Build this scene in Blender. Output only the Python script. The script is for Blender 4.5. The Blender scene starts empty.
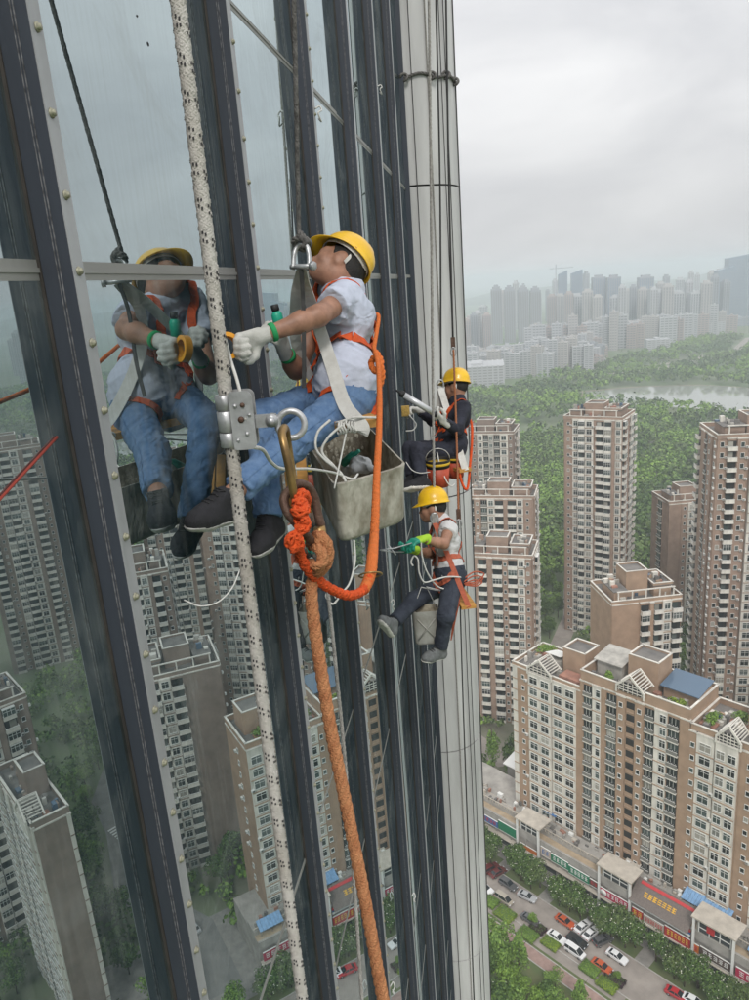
import bpy, math, random
import numpy as np
from mathutils import Vector, Matrix

random.seed(7)
rng = np.random.default_rng(7)
R = math.radians
scene = bpy.context.scene
col = scene.collection

# ------------------------------------------------------------------ camera
EYE = np.array([0.0, 0.0, 140.0])             # the photographer hangs 140 m above the street
FPX, CX, CY = 750.0, 374.5, 500.0             # focal length in photo pixels (749 x 1000)
_dn = np.array([574 - CX, 3139 - CY, FPX]); _dn /= np.linalg.norm(_dn)
_up = -_dn
_fw = np.array([490 - CX, 277 - CY, FPX]); _fw -= _fw.dot(_up) * _up; _fw /= np.linalg.norm(_fw)
_rt = np.cross(_fw, _up)
CM = np.array([_rt, _fw, _up])                # camera vector (right, down, forward) -> world
cam_data = bpy.data.cameras.new('camera')
cam_data.sensor_fit = 'VERTICAL'; cam_data.sensor_height = 36.0; cam_data.sensor_width = 36.0
cam_data.lens = 36.0 * FPX / 1000.0
cam_data.clip_start = 0.05; cam_data.clip_end = 60000
cam = bpy.data.objects.new('camera', cam_data); col.objects.link(cam)
_mx = Matrix.Identity(4)
for _i in range(3):
    _mx[_i][0] = CM[_i][0]; _mx[_i][1] = -CM[_i][1]; _mx[_i][2] = -CM[_i][2]; _mx[_i][3] = EYE[_i]
cam.matrix_world = _mx
scene.camera = cam

# ------------------------------------------------------------------ sky and sun (bright overcast)
SUN_AZ, SUN_EL = R(172), R(46)                # azimuth clockwise from +Y: behind the camera to the right
world = bpy.data.worlds.new('World'); scene.world = world; world.use_nodes = True
nt = world.node_tree; nt.nodes.clear()
w_out = nt.nodes.new('ShaderNodeOutputWorld'); w_bg = nt.nodes.new('ShaderNodeBackground')
w_sky = nt.nodes.new('ShaderNodeTexSky'); w_sky.sky_type = 'NISHITA'; w_sky.sun_disc = False
w_sky.sun_elevation = SUN_EL; w_sky.sun_rotation = SUN_AZ
w_sky.dust_density = 4.0; w_sky.air_density = 1.0
w_tc = nt.nodes.new('ShaderNodeTexCoord')
w_map = nt.nodes.new('ShaderNodeMapping'); w_map.inputs['Scale'].default_value = (1.0, 1.0, 2.6)
w_n = nt.nodes.new('ShaderNodeTexNoise'); w_n.inputs['Scale'].default_value = 2.9
w_n.inputs['Detail'].default_value = 5.0; w_n.inputs['Roughness'].default_value = 0.5; w_n.inputs['Distortion'].default_value = 0.4
w_cr = nt.nodes.new('ShaderNodeValToRGB')
w_cr.color_ramp.elements[0].position = 0.30; w_cr.color_ramp.elements[0].color = (6.15, 6.2, 6.38, 1)
w_cr.color_ramp.elements[1].position = 0.72; w_cr.color_ramp.elements[1].color = (8.75, 8.73, 8.73, 1)
w_mix = nt.nodes.new('ShaderNodeMix'); w_mix.data_type = 'RGBA'; w_mix.inputs['Factor'].default_value = 0.95
nt.links.new(w_tc.outputs['Generated'], w_map.inputs['Vector']); nt.links.new(w_map.outputs['Vector'], w_n.inputs['Vector'])
nt.links.new(w_n.outputs['Fac'], w_cr.inputs['Fac'])
nt.links.new(w_sky.outputs['Color'], w_mix.inputs[6]); nt.links.new(w_cr.outputs['Color'], w_mix.inputs[7])
# overcast sky: brighter towards the zenith than at the horizon
w_sep = nt.nodes.new('ShaderNodeSeparateXYZ'); nt.links.new(w_tc.outputs['Generated'], w_sep.inputs['Vector'])
w_gr = nt.nodes.new('ShaderNodeMapRange'); w_gr.inputs['From Min'].default_value = 0.0; w_gr.inputs['From Max'].default_value = 1.0
w_gr.inputs['To Min'].default_value = 0.91; w_gr.inputs['To Max'].default_value = 1.75
nt.links.new(w_sep.outputs['Z'], w_gr.inputs['Value'])
w_mul = nt.nodes.new('ShaderNodeVectorMath'); w_mul.operation = 'SCALE'
nt.links.new(w_mix.outputs[2], w_mul.inputs[0]); nt.links.new(w_gr.outputs['Result'], w_mul.inputs['Scale'])
nt.links.new(w_mul.outputs['Vector'], w_bg.inputs['Color'])
w_bg.inputs['Strength'].default_value = 0.092
nt.links.new(w_bg.outputs['Background'], w_out.inputs['Surface'])
sun_data = bpy.data.lights.new('sun', 'SUN'); sun_data.energy = 1.5; sun_data.angle = R(14); sun_data.color = (1.0, 0.965, 0.92)
sun = bpy.data.objects.new('sun', sun_data); col.objects.link(sun)
_sd = Vector((math.sin(SUN_AZ) * math.cos(SUN_EL), math.cos(SUN_AZ) * math.cos(SUN_EL), math.sin(SUN_EL)))
sun.rotation_euler = _sd.to_track_quat('Z', 'Y').to_euler(); sun.location = (0, 0, 300)

vs = scene.view_settings
vs.view_transform = 'Standard'; vs.look = 'None'; vs.gamma = 1.0; vs.exposure = 0.22; vs.use_curve_mapping = False
scene.render.engine = 'CYCLES'
cy = scene.cycles
cy.use_denoising = True; cy.max_bounces = 7; cy.diffuse_bounces = 2; cy.glossy_bounces = 3; cy.transmission_bounces = 3
cy.transparent_max_bounces = 6; cy.volume_bounces = 2; cy.caustics_reflective = False; cy.caustics_refractive = False
cy.sample_clamp_indirect = 6.0
# ------------------------------------------------------------------ helpers
def V(*a): return np.array(a, float)
def ray(px, py): return CM @ np.array([px - CX, py - CY, FPX])
def P(px, py, depth): return EYE + ray(px, py) * (depth / FPX)          # a point by sight line and distance
def onz(px, py, z=0.0):
    r = ray(px, py); return EYE + r * ((z - EYE[2]) / r[2])
def onx(px, py, x):
    r = ray(px, py); return EYE + r * (x / r[0])
def ony(px, py, y):
    r = ray(px, py); return EYE + r * (y / r[1])
def nrm(v):
    v = np.asarray(v, float); return v / (np.linalg.norm(v) + 1e-12)

MATS = {}
def mat(name, c, rough=0.65, metal=0.0, var=0.0, scale=5.0, bump=0.0, bscale=40.0, spec=0.5, c2=None, stretch=(1, 1, 1), isl=0.0, coat=0.0, detail=4.0):
    """procedural Principled material: base colour c varied towards c2 (or darker) by noise, optional relief"""
    if name in MATS: return MATS[name]
    m = bpy.data.materials.new(name); m.use_nodes = True
    t = m.node_tree; b = t.nodes['Principled BSDF']
    b.inputs['Roughness'].default_value = rough; b.inputs['Metallic'].default_value = metal
    b.inputs['Specular IOR Level'].default_value = spec
    if coat: b.inputs['Coat Weight'].default_value = coat; b.inputs['Coat Roughness'].default_value = 0.08
    c4 = (*c, 1.0)
    b.inputs['Base Color'].default_value = c4
    m.diffuse_color = c4
    last = None
    if var or c2 or bump:
        tc = t.nodes.new('ShaderNodeTexCoord'); mp = t.nodes.new('ShaderNodeMapping')
        mp.inputs['Scale'].default_value = stretch
        t.links.new(tc.outputs['Object'], mp.inputs['Vector'])
    if var or c2:
        n = t.nodes.new('ShaderNodeTexNoise'); n.inputs['Scale'].default_value = scale; n.inputs['Detail'].default_value = detail
        n.inputs['Roughness'].default_value = 0.6
        t.links.new(mp.outputs['Vector'], n.inputs['Vector'])
        cr = t.nodes.new('ShaderNodeValToRGB')
        cr.color_ramp.elements[0].position = 0.34; cr.color_ramp.elements[1].position = 0.66
        d = c2 if c2 else tuple(max(0, x * (1 - var)) for x in c)
        cr.color_ramp.elements[0].color = (*d, 1); cr.color_ramp.elements[1].color = (*(tuple(min(1, x * (1 + var * 0.5)) for x in c)), 1)
        t.links.new(n.outputs['Fac'], cr.inputs['Fac']); last = cr.outputs['Color']
    if isl:
        g = t.nodes.new('ShaderNodeNewGeometry'); mr = t.nodes.new('ShaderNodeMapRange')
        mr.inputs['To Min'].default_value = 1 - isl; mr.inputs['To Max'].default_value = 1 + isl
        t.links.new(g.outputs['Random Per Island'], mr.inputs['Value'])
        mx = t.nodes.new('ShaderNodeMix'); mx.data_type = 'RGBA'; mx.blend_type = 'MULTIPLY'; mx.inputs['Factor'].default_value = 1
        cb = t.nodes.new('ShaderNodeCombineColor')
        for k in range(3): t.links.new(mr.outputs['Result'], cb.inputs[k])
        if last is None: mx.inputs[6].default_value = c4
        else: t.links.new(last, mx.inputs[6])
        t.links.new(cb.outputs['Color'], mx.inputs[7]); last = mx.outputs[2]
    if last is not None: t.links.new(last, b.inputs['Base Color'])
    if bump:
        n2 = t.nodes.new('ShaderNodeTexNoise'); n2.inputs['Scale'].default_value = bscale; n2.inputs['Detail'].default_value = 3
        t.links.new(mp.outputs['Vector'], n2.inputs['Vector'])
        bp = t.nodes.new('ShaderNodeBump'); bp.inputs['Strength'].default_value = bump; bp.inputs['Distance'].default_value = 0.02
        t.links.new(n2.outputs['Fac'], bp.inputs['Height']); t.links.new(bp.outputs['Normal'], b.inputs['Normal'])
    MATS[name] = m
    return m

class MB:
    """collects boxes, tubes, ribbons; build() links them as ONE mesh object"""
    def __init__(s): s.v = []; s.f = []; s.m = []; s.n = 0; s.smooth = []
    def add(s, vs, fs, mi=0, sm=False):
        vs = [tuple(map(float, p)) for p in vs]
        s.v += vs; s.f += [tuple(i + s.n for i in f) for f in fs]; s.m += [mi] * len(fs); s.smooth += [sm] * len(fs); s.n += len(vs)
    def box(s, c, h, ax=None, mi=0):
        """centre c, half sizes h, axes ax (3 rows)"""
        c = np.asarray(c, float); A = np.eye(3) if ax is None else np.asarray(ax, float)
        vs = [c + A[0] * h[0] * a + A[1] * h[1] * b + A[2] * h[2] * d for d in (-1, 1) for b in (-1, 1) for a in (-1, 1)]
        fs = [(0, 2, 3, 1), (4, 5, 7, 6), (0, 1, 5, 4), (2, 6, 7, 3), (0, 4, 6, 2), (1, 3, 7, 5)]
        if np.linalg.det(A) < 0: fs = [f[::-1] for f in fs]
        s.add(vs, fs, mi)
    def lo(s, p, q, mi=0):
        p = np.asarray(p, float); q = np.asarray(q, float); s.box((p + q) / 2, np.abs(q - p) / 2, None, mi)
    def prism(s, poly, a, b, mi=0):
        """poly: list of 3D points (planar, CCW seen from +b side), extruded from offset a to offset b (vectors)"""
        n = len(poly); poly = [np.asarray(p, float) for p in poly]
        vs = [p + a for p in poly] + [p + b for p in poly]
        fs = [tuple(range(n))[::-1], tuple(range(n, 2 * n))] + [(i, (i + 1) % n, n + (i + 1) % n, n + i) for i in range(n)]
        s.add(vs, fs, mi)
    def tube(s, pts, r, seg=8, mi=0, closed=False, caps=True):
        pts = [np.asarray(p, float) for p in pts]; n = len(pts)
        rr = [r] * n if np.isscalar(r) else list(r)
        T = []
        for i in range(n):
            a = pts[(i - 1) % n] if (closed or i > 0) else pts[i]; b = pts[(i + 1) % n] if (closed or i < n - 1) else pts[i]
            T.append(nrm(b - a))
        u = np.cross(T[0], V(0.3, 0.2, 1)); 
        if np.linalg.norm(u) < 1e-3: u = np.cross(T[0], V(1, 0, 0))
        u = nrm(u); vs = []
        for i in range(n):
            u = nrm(u - u.dot(T[i]) * T[i]); w = np.cross(T[i], u)
            for k in range(seg):
                a = 2 * math.pi * k / seg
                vs.append(pts[i] + rr[i] * (math.cos(a) * u + math.sin(a) * w))
        fs = []
        for i in range(n if closed else n - 1):
            j = (i + 1) % n
            for k in range(seg):
                l = (k + 1) % seg
                fs.append((i * seg + k, i * seg + l, j * seg + l, j * seg + k))
        if not closed and caps:
            fs.append(tuple(range(seg))[::-1]); fs.append(tuple((n - 1) * seg + k for k in range(seg)))
        s.add(vs, fs, mi, True)
    def ribbon(s, pts, nrms, w, th, mi=0):
        """flat webbing along pts; nrms: outward normal per point"""
        pts = [np.asarray(p, float) for p in pts]; n = len(pts); vs = []
        for i in range(n):
            t = nrm(pts[min(i + 1, n - 1)] - pts[max(i - 1, 0)]); nn = np.asarray(nrms[i], float); nn = nrm(nn - nn.dot(t) * t); sd = np.cross(t, nn)
            ww = w if np.isscalar(w) else w[i]
            for a, b in ((-1, 0), (1, 0), (1, 1), (-1, 1)): vs.append(pts[i] + sd * ww / 2 * a + nn * th * b)
        fs = [(0, 1, 2, 3)[::-1], tuple((n - 1) * 4 + k for k in range(4))]
        for i in range(n - 1):
            for k in range(4): fs.append((i * 4 + k, (i + 1) * 4 + k, (i + 1) * 4 + (k + 1) % 4, i * 4 + (k + 1) % 4)[::-1])
        s.add(vs, fs, mi)
    def lathe(s, prof, o, up, seg=16, mi=0, side=None):
        """prof: (radius, height) pairs around axis up from o"""
        up = nrm(up); a = np.cross(up, V(0.31, 0.77, 0.1)) if side is None else np.asarray(side, float); a = nrm(a - a.dot(up) * up); b = np.cross(up, a)
        vs = []; o = np.asarray(o, float)
        for r_, h_ in prof:
            for k in range(seg):
                t = 2 * math.pi * k / seg; vs.append(o + up * h_ + r_ * (math.cos(t) * a + math.sin(t) * b))
        fs = [(i * seg + k, i * seg + (k + 1) % seg, (i + 1) * seg + (k + 1) % seg, (i + 1) * seg + k) for i in range(len(prof) - 1) for k in range(seg)]
        if prof[0][0] > 1e-5: fs.append(tuple(range(seg))[::-1])
        if prof[-1][0] > 1e-5: fs.append(tuple((len(prof) - 1) * seg + k for k in range(seg)))
        s.add(vs, fs, mi, True)
    def mesh(s, name, mats):
        me = bpy.data.meshes.new(name); me.from_pydata(s.v, [], s.f)
        for m in (mats if isinstance(mats, (list, tuple)) else [mats]): me.materials.append(m)
        me.polygons.foreach_set('material_index', s.m); me.polygons.foreach_set('use_smooth', s.smooth); me.update()
        return me
    def build(s, name, mats, parent=None, loc=None):
        return link(name, s.mesh(name, mats), parent, loc)

def link(name, me, parent=None, loc=None, rz=0.0):
    o = bpy.data.objects.new(name, me); col.objects.link(o)
    if parent is not None:
        o.parent = parent; o.matrix_parent_inverse = parent.matrix_world.inverted()
    if loc is not None: o.location = loc
    if rz: o.rotation_euler = (0, 0, rz)
    return o
def np_mesh(name, v, quads, mats, mi=None, smooth=False):
    """fast mesh from numpy arrays (quads n x 4 or tris n x 3)"""
    me = bpy.data.meshes.new(name); nv, nf, k = len(v), len(quads), quads.shape[1]
    me.vertices.add(nv); me.vertices.foreach_set('co', np.ascontiguousarray(v, np.float32).ravel())
    me.loops.add(nf * k); me.loops.foreach_set('vertex_index', np.ascontiguousarray(quads, np.int32).ravel())
    me.polygons.add(nf); me.polygons.foreach_set('loop_start', np.arange(0, nf * k, k, dtype=np.int32))
    for m in (mats if isinstance(mats, (list, tuple)) else [mats]): me.materials.append(m)
    if mi is not None: me.polygons.foreach_set('material_index', np.ascontiguousarray(mi, np.int32))
    me.polygons.foreach_set('use_smooth', np.full(nf, smooth)); me.update(calc_edges=True)
    return me
def tag(o, label=None, cat=None, group=None, kind=None):
    if label: o['label'] = label
    if cat: o['category'] = cat
    if group: o['group'] = group
    if kind: o['kind'] = kind
    return o
def thing(name, loc, label, cat, group=None, rz=0.0):
    o = bpy.data.objects.new(name, None); o.empty_display_size = 0.1; col.objects.link(o)
    o.location = loc; o.rotation_euler = (0, 0, rz)
    o.matrix_world = Matrix.Translation(Vector(loc)) @ Matrix.Rotation(rz, 4, 'Z')
    return tag(o, label, cat, group)
def spline(pts, n=10, closed=False):
    """Catmull-Rom through points (any dimension)"""
    p = np.array([np.asarray(q, float) for q in pts]); N = len(p); out = []
    rngi = range(N) if closed else range(N - 1)
    for i in rngi:
        p0 = p[(i - 1) % N] if closed or i > 0 else 2 * p[0] - p[1]
        p1 = p[i]; p2 = p[(i + 1) % N]
        p3 = p[(i + 2) % N] if closed or i < N - 2 else 2 * p[-1] - p[-2]
        for k in range(n):
            t = k / n
            out.append(0.5 * (2 * p1 + (p2 - p0) * t + (2 * p0 - 5 * p1 + 4 * p2 - p3) * t * t + (-p0 + 3 * p1 - 3 * p2 + p3) * t ** 3))
    if not closed: out.append(p[-1])
    return np.array(out)
def SP(pts, n=10):
    """spline through (px, py, depth) sight points, resampled in space"""
    return spline([P(*q) for q in pts], n)
def frames(pts):
    T = np.gradient(pts, axis=0); T /= np.linalg.norm(T, axis=1)[:, None] + 1e-12
    U = np.zeros_like(T); u = nrm(np.cross(T[0], V(0.2, 0.9, 0.3)))
    for i in range(len(T)):
        u = nrm(u - u.dot(T[i]) * T[i]); U[i] = u
    return T, U, np.cross(T, U)
def resample(pts, step):
    d = np.r_[0, np.cumsum(np.linalg.norm(np.diff(pts, axis=0), axis=1))]; n = max(2, int(d[-1] / step) + 1)
    t = np.linspace(0, d[-1], n); return np.stack([np.interp(t, d, pts[:, k]) for k in range(3)], 1), t
def twisted(mb, pts, rad, strands=3, pitch=0.08, seg=6, mi=0, step=None):
    """laid rope: strands wound around the path"""
    q, t = resample(np.asarray(pts), step or pitch / 9); T, U, W = frames(q); rs = rad * 0.54
    for s_ in range(strands):
        a = 2 * math.pi * (t / pitch + s_ / strands)
        mb.tube(list(q + (rad - rs) * (np.cos(a)[:, None] * U + np.sin(a)[:, None] * W)), rs, seg, mi)
def braided(mb, pts, rad, n=4, pitch=0.09, seg=5, mi=0, mis=None, core=0.84):
    """braided rope: n strands each way, passing over and under"""
    q, t = resample(np.asarray(pts), pitch / 14); T, U, W = frames(q); rs = rad * 0.33
    for dr in (-1, 1):
        for s_ in range(n):
            ph = 2 * math.pi * (t / pitch)
            a = dr * ph + 2 * math.pi * s_ / n
            rr = rad - rs + dr * rs * 0.28 * np.sin(n * ph + (math.pi if s_ % 2 else 0))
            mb.tube(list(q + rr[:, None] * (np.cos(a)[:, None] * U + np.sin(a)[:, None] * W)), rs, seg, mi if mis is None else mis[(s_ + (dr > 0)) % len(mis)])
    mb.tube(list(q[::6]) + [q[-1]], rad * core, 10, mi)
# ------------------------------------------------------------------ materials of the setting
m_asph = mat('road_concrete', (0.30, 0.265, 0.235), 0.85, var=0.22, scale=0.25, detail=8)
m_path = mat('path_pavers', (0.33, 0.225, 0.195), 0.85, var=0.2, scale=0.8)
m_pave = mat('pavement_slabs', (0.27, 0.255, 0.235), 0.85, var=0.25, scale=0.5)
m_kerb = mat('kerb_stone', (0.42, 0.40, 0.37), 0.8, var=0.2, scale=1.0)
m_grass = mat('mown_grass', (0.085, 0.125, 0.045), 0.95, c2=(0.125, 0.135, 0.06), scale=0.35, detail=8)
m_terr = mat('terrain_green', (0.10, 0.165, 0.06), 0.95, c2=(0.16, 0.17, 0.115), scale=0.012, detail=10)
m_white = mat('white_paint', (0.75, 0.75, 0.72), 0.6)
def water_mat():
    m = bpy.data.materials.new('lake_water'); m.use_nodes = True; t = m.node_tree; b = t.nodes['Principled BSDF']
    b.inputs['Base Color'].default_value = (0.30, 0.31, 0.28, 1); b.inputs['Roughness'].default_value = 0.08
    n = t.nodes.new('ShaderNodeTexNoise'); n.inputs['Scale'].default_value = 0.4; tc = t.nodes.new('ShaderNodeTexCoord')
    bp = t.nodes.new('ShaderNodeBump'); bp.inputs['Strength'].default_value = 0.08
    t.links.new(tc.outputs['Object'], n.inputs['Vector']); t.links.new(n.outputs['Fac'], bp.inputs['Height']); t.links.new(bp.outputs['Normal'], b.inputs['Normal'])
    return m
m_water = water_mat()

# ------------------------------------------------------------------ ground, roads, lake
def sheet(name, poly, z, m, kind='structure'):
    mb = MB(); mb.add([(p[0], p[1], z) for p in poly], [tuple(range(len(poly)))]); o = mb.build(name, m); tag(o, kind=kind)
    if o.data.polygons[0].normal.z < 0: o.data.flip_normals()
    return o
sheet('ground', [(14000 * math.cos(a), 14000 * math.sin(a)) for a in np.linspace(0, 2 * math.pi, 48, endpoint=False)], 0.0, m_terr)

ANG = R(-39.2)
U2 = np.array([math.cos(ANG), math.sin(ANG)]); V2 = np.array([U2[1], -U2[0]])   # along the street, towards the tower
S0 = np.array([-5.5, 166.1])
def SV(u, v, z=0.0):
    q = S0 + U2 * u + V2 * v; return V(q[0], q[1], z)
def uv_of(p): q = np.asarray(p)[:2] - S0; return float(q @ U2), float(q @ V2)
def strip(name, u0, u1, v0, v1, z, m, kind='structure'):
    return sheet(name, [SV(u0, v0), SV(u1, v0), SV(u1, v1), SV(u0, v1)], z, m, kind)
strip('pavement', -60, 110, -22, 3.6, 0.012, m_pave)
strip('verge', -60, 110, 3.6, 7.6, 0.02, m_grass)
strip('road', -60, 110, 7.6, 16.6, 0.016, m_asph)
strip('lawn', -60, 110, 16.6, 34.0, 0.012, m_grass)
strip('path', -60, 110, 19.8, 22.6, 0.03, m_path)
for nm, v_ in (('kerb', 7.6), ('kerb', 16.6)):
    mb = MB(); c = SV(25, v_, 0.06); mb.box(c, (85, 0.1, 0.07), [[*U2, 0], [*V2, 0], [0, 0, 1]]); tag(mb.build(nm, m_kerb), kind='structure')
for nm, v_ in (('path_edge', 19.75), ('path_edge', 22.65)):
    mb = MB(); mb.box(SV(25, v_, 0.04), (85, 0.12, 0.04), [[*U2, 0], [*V2, 0], [0, 0, 1]]); tag(mb.build(nm, m_kerb), kind='structure')
for u_ in (9.0, 22.0, 33.5, 46.5):                                   # paved crossings through the planted verge
    strip('pavement', u_, u_ + 3.2, 3.6, 7.5, 0.026, m_pave)
strip('parking_bay', 1.0, 50, 16.6, 19.0, 0.022, m_asph)
# estate lanes
def lane(name, pts, w, z, m=m_asph):
    pts = [np.array(p, float) for p in pts]; mb = MB(); L = []; Rr = []
    for i, p in enumerate(pts):
        t = pts[min(i + 1, len(pts) - 1)] - pts[max(i - 1, 0)]; t = t / np.linalg.norm(t); n = np.array([-t[1], t[0]])
        L.append(p + n * w / 2); Rr.append(p - n * w / 2)
    vs = [(q[0], q[1], z) for q in L + Rr]; n = len(pts)
    mb.add(vs, [(i, n + i, n + i + 1, i + 1) for i in range(n - 1)]); o = mb.build(name, m); tag(o, kind='structure')
    if o.data.polygons[0].normal.z < 0: o.data.flip_normals()
    return o
lane('lane', [(-14, 214), (0, 198), (7, 200), (10, 222), (16, 250), (30, 300), (34, 340)], 7, 0.02)
lane('lane', [(57, 116), (69, 131), (91, 141), (104, 162), (115, 174), (140, 260), (160, 330)], 8, 0.024, mat('estate_asphalt', (0.2, 0.195, 0.185), 0.9, var=0.2, scale=0.3))
lane('lane', [(85, 300), (110, 360), (150, 420), (230, 470), (330, 480)], 9, 0.02)
lane('lane', [(330, 1250), (250, 1130), (180, 1090), (90, 1110)], 16, 0.02)
lane('lane', [(470, 1500), (360, 1230), (300, 1190), (210, 1150)], 14, 0.024)
mb = MB()
zc = V(104, 161, 0.035)
for k in range(6): mb.box(zc + V(-0.55, 0.83, 0) * (k - 2.5) * 0.0 + V(0.83, 0.55, 0) * (k - 2.5) * 1.2, (0.3, 1.9, 0.006), [[0.83, 0.55, 0], [-0.55, 0.83, 0], [0, 0, 1]])
tag(mb.build('zebra_crossing', m_white), kind='structure')
LAKE = [(100, 852), (150, 822), (200, 785), (228, 735), (250, 705), (330, 640), (410, 565), (520, 530), (600, 600), (480, 665), (410, 710), (350, 790), (300, 850), (280, 905), (245, 938), (180, 950), (110, 935)]
sheet('lake', LAKE, 0.05, m_water)
sheet('shore', [(p[0] + (p[0] - 290) * 0.03, p[1] + (p[1] - 740) * 0.03) for p in LAKE], 0.03, mat('shore_mud', (0.24, 0.2, 0.15), 0.9, var=0.3, scale=0.05))
strip('courtyard', -60, 74, -80, -20, 0.008, mat('courtyard_paving', (0.24, 0.215, 0.18), 0.9, c2=(0.1, 0.12, 0.06), scale=0.06, detail=8))

# low hills on the horizon
mb = MB(); n = 46; xs = np.linspace(-800, 6500, n)
def hz(x): return 40 + 95 * math.exp(-((x - 2300) / 1100) ** 2) + 22 * math.sin(x * 0.0041) + 10 * math.sin(x * 0.013 + 1)
vs = []
for r_ in range(7):
    for x in xs:
        f_ = [0, 0.45, 0.8, 1.0, 0.8, 0.4, 0][r_]; vs.append((x, 5200 + (r_ - 3) * 260 + 60 * math.sin(x * 0.002 + r_), max(0.0, hz(x)) * f_ * (1 + 0.12 * math.sin(x * 0.01 + r_ * 2)) - (1 if f_ == 0 else 0)))
mb.add(vs, [(r_ * n + i, r_ * n + i + 1, (r_ + 1) * n + i + 1, (r_ + 1) * n + i) for r_ in range(6) for i in range(n - 1)], 0, True)
tag(mb.build('hills', mat('hill_green', (0.07, 0.1, 0.05), 0.95, var=0.3, scale=0.004)), kind='structure')

# ------------------------------------------------------------------ the glass tower we hang on
GX = -1.05                                   # outer face of the glass
FX = -0.962                                  # front of the fins
Y0, SPC = 1.764, 1.45                        # far edge of the first fin in view, fin spacing
def curtain_glass():
    m = bpy.data.materials.new('coated_facade_glass'); m.use_nodes = True; t = m.node_tree; N = t.nodes; N.clear()
    out = N.new('ShaderNodeOutputMaterial')
    gl = N.new('ShaderNodeBsdfGlossy'); gl.inputs['Roughness'].default_value = 0.0; gl.inputs['Color'].default_value = (0.70, 0.80, 0.82, 1)
    df = N.new('ShaderNodeBsdfDiffuse'); df.inputs['Color'].default_value = (0.022, 0.04, 0.046, 1)
    lw = N.new('ShaderNodeLayerWeight'); lw.inputs['Blend'].default_value = 0.5
    mr = N.new('ShaderNodeMapRange'); mr.inputs['From Min'].default_value = 0.25; mr.inputs['From Max'].default_value = 0.92
    mr.inputs['To Min'].default_value = 0.46; mr.inputs['To Max'].default_value = 0.85
    mx = N.new('ShaderNodeMixShader'); t.links.new(lw.outputs['Facing'], mr.inputs['Value']); t.links.new(mr.outputs['Result'], mx.inputs['Fac'])
    t.links.new(df.outputs[0], mx.inputs[1]); t.links.new(gl.outputs[0], mx.inputs[2])
    # dust: vertical streaks and blotches on the outside
    dust = N.new('ShaderNodeBsdfDiffuse'); dust.inputs['Color'].default_value = (0.42, 0.44, 0.43, 1)
    tc = N.new('ShaderNodeTexCoord'); mp = N.new('ShaderNodeMapping'); mp.inputs['Scale'].default_value = (1, 38, 1.1)
    n1 = N.new('ShaderNodeTexNoise'); n1.inputs['Scale'].default_value = 1.3; n1.inputs['Detail'].default_value = 6
    n2 = N.new('ShaderNodeTexNoise'); n2.inputs['Scale'].default_value = 3.0; n2.inputs['Detail'].default_value = 5; n2.inputs['Distortion'].default_value = 0.8
    geo = N.new('ShaderNodeNewGeometry')
    t.links.new(geo.outputs['Position'], mp.inputs['Vector']); t.links.new(mp.outputs['Vector'], n1.inputs['Vector']); t.links.new(geo.outputs['Position'], n2.inputs['Vector'])
    ml = N.new('ShaderNodeMath'); ml.operation = 'MULTIPLY'; t.links.new(n1.outputs['Fac'], ml.inputs[0]); t.links.new(n2.outputs['Fac'], ml.inputs[1])
    m2 = N.new('ShaderNodeMapRange'); m2.inputs['From Min'].default_value = 0.22; m2.inputs['From Max'].default_value = 0.5; m2.inputs['To Min'].default_value = 0.0; m2.inputs['To Max'].default_value = 0.17
    t.links.new(ml.outputs[0], m2.inputs['Value'])
    n3 = N.new('ShaderNodeTexNoise'); n3.inputs['Scale'].default_value = 1.5; n3.inputs['Detail'].default_value = 7; n3.inputs['Roughness'].default_value = 0.62; n3.inputs['Distortion'].default_value = 2.2
    t.links.new(geo.outputs['Position'], n3.inputs['Vector'])
    m3 = N.new('ShaderNodeMapRange'); m3.inputs['From Min'].default_value = 0.5; m3.inputs['From Max'].default_value = 0.78; m3.inputs['To Min'].default_value = 0.0; m3.inputs['To Max'].default_value = 0.24; t.links.new(n3.outputs['Fac'], m3.inputs['Value'])
    sm = N.new('ShaderNodeMath'); sm.operation = 'ADD'; t.links.new(m2.outputs['Result'], sm.inputs[0]); t.links.new(m3.outputs['Result'], sm.inputs[1])
    mx2 = N.new('ShaderNodeMixShader'); t.links.new(sm.outputs[0], mx2.inputs['Fac']); t.links.new(mx.outputs[0], mx2.inputs[1]); t.links.new(dust.outputs[0], mx2.inputs[2])
    # very slight waviness of tempered panes
    nb = N.new('ShaderNodeTexNoise'); nb.inputs['Scale'].default_value = 0.9; nb.inputs['Detail'].default_value = 0
    t.links.new(geo.outputs['Position'], nb.inputs['Vector'])
    bp = N.new('ShaderNodeBump'); bp.inputs['Strength'].default_value = 0.06; bp.inputs['Distance'].default_value = 0.01
    t.links.new(nb.outputs['Fac'], bp.inputs['Height']); t.links.new(bp.outputs['Normal'], gl.inputs['Normal'])
    t.links.new(mx2.outputs[0], out.inputs['Surface'])
    return m
m_glass = curtain_glass()
m_fin = mat('fin_grey_aluminium', (0.05, 0.058, 0.076), 0.42, 0.0, var=0.25, scale=3, stretch=(1, 1, 0.15), bump=0.05, bscale=60)
m_plate = mat('pressure_plate_aluminium', (0.40, 0.41, 0.425), 0.5, 0.1, var=0.18, scale=6, stretch=(1, 1, 0.2))
m_gask = mat('aged_gasket', (0.05, 0.043, 0.038), 0.7, var=0.4, scale=9)
m_seal = mat('pale_sealant_line', (0.17, 0.17, 0.18), 0.7, var=0.7, scale=60)
m_trans = mat('transom_aluminium', (0.30, 0.30, 0.285), 0.5, 0.1, var=0.2, scale=4, stretch=(1, 0.2, 1))
m_core = mat('tower_core_dark', (0.03, 0.035, 0.04), 0.8)
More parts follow.
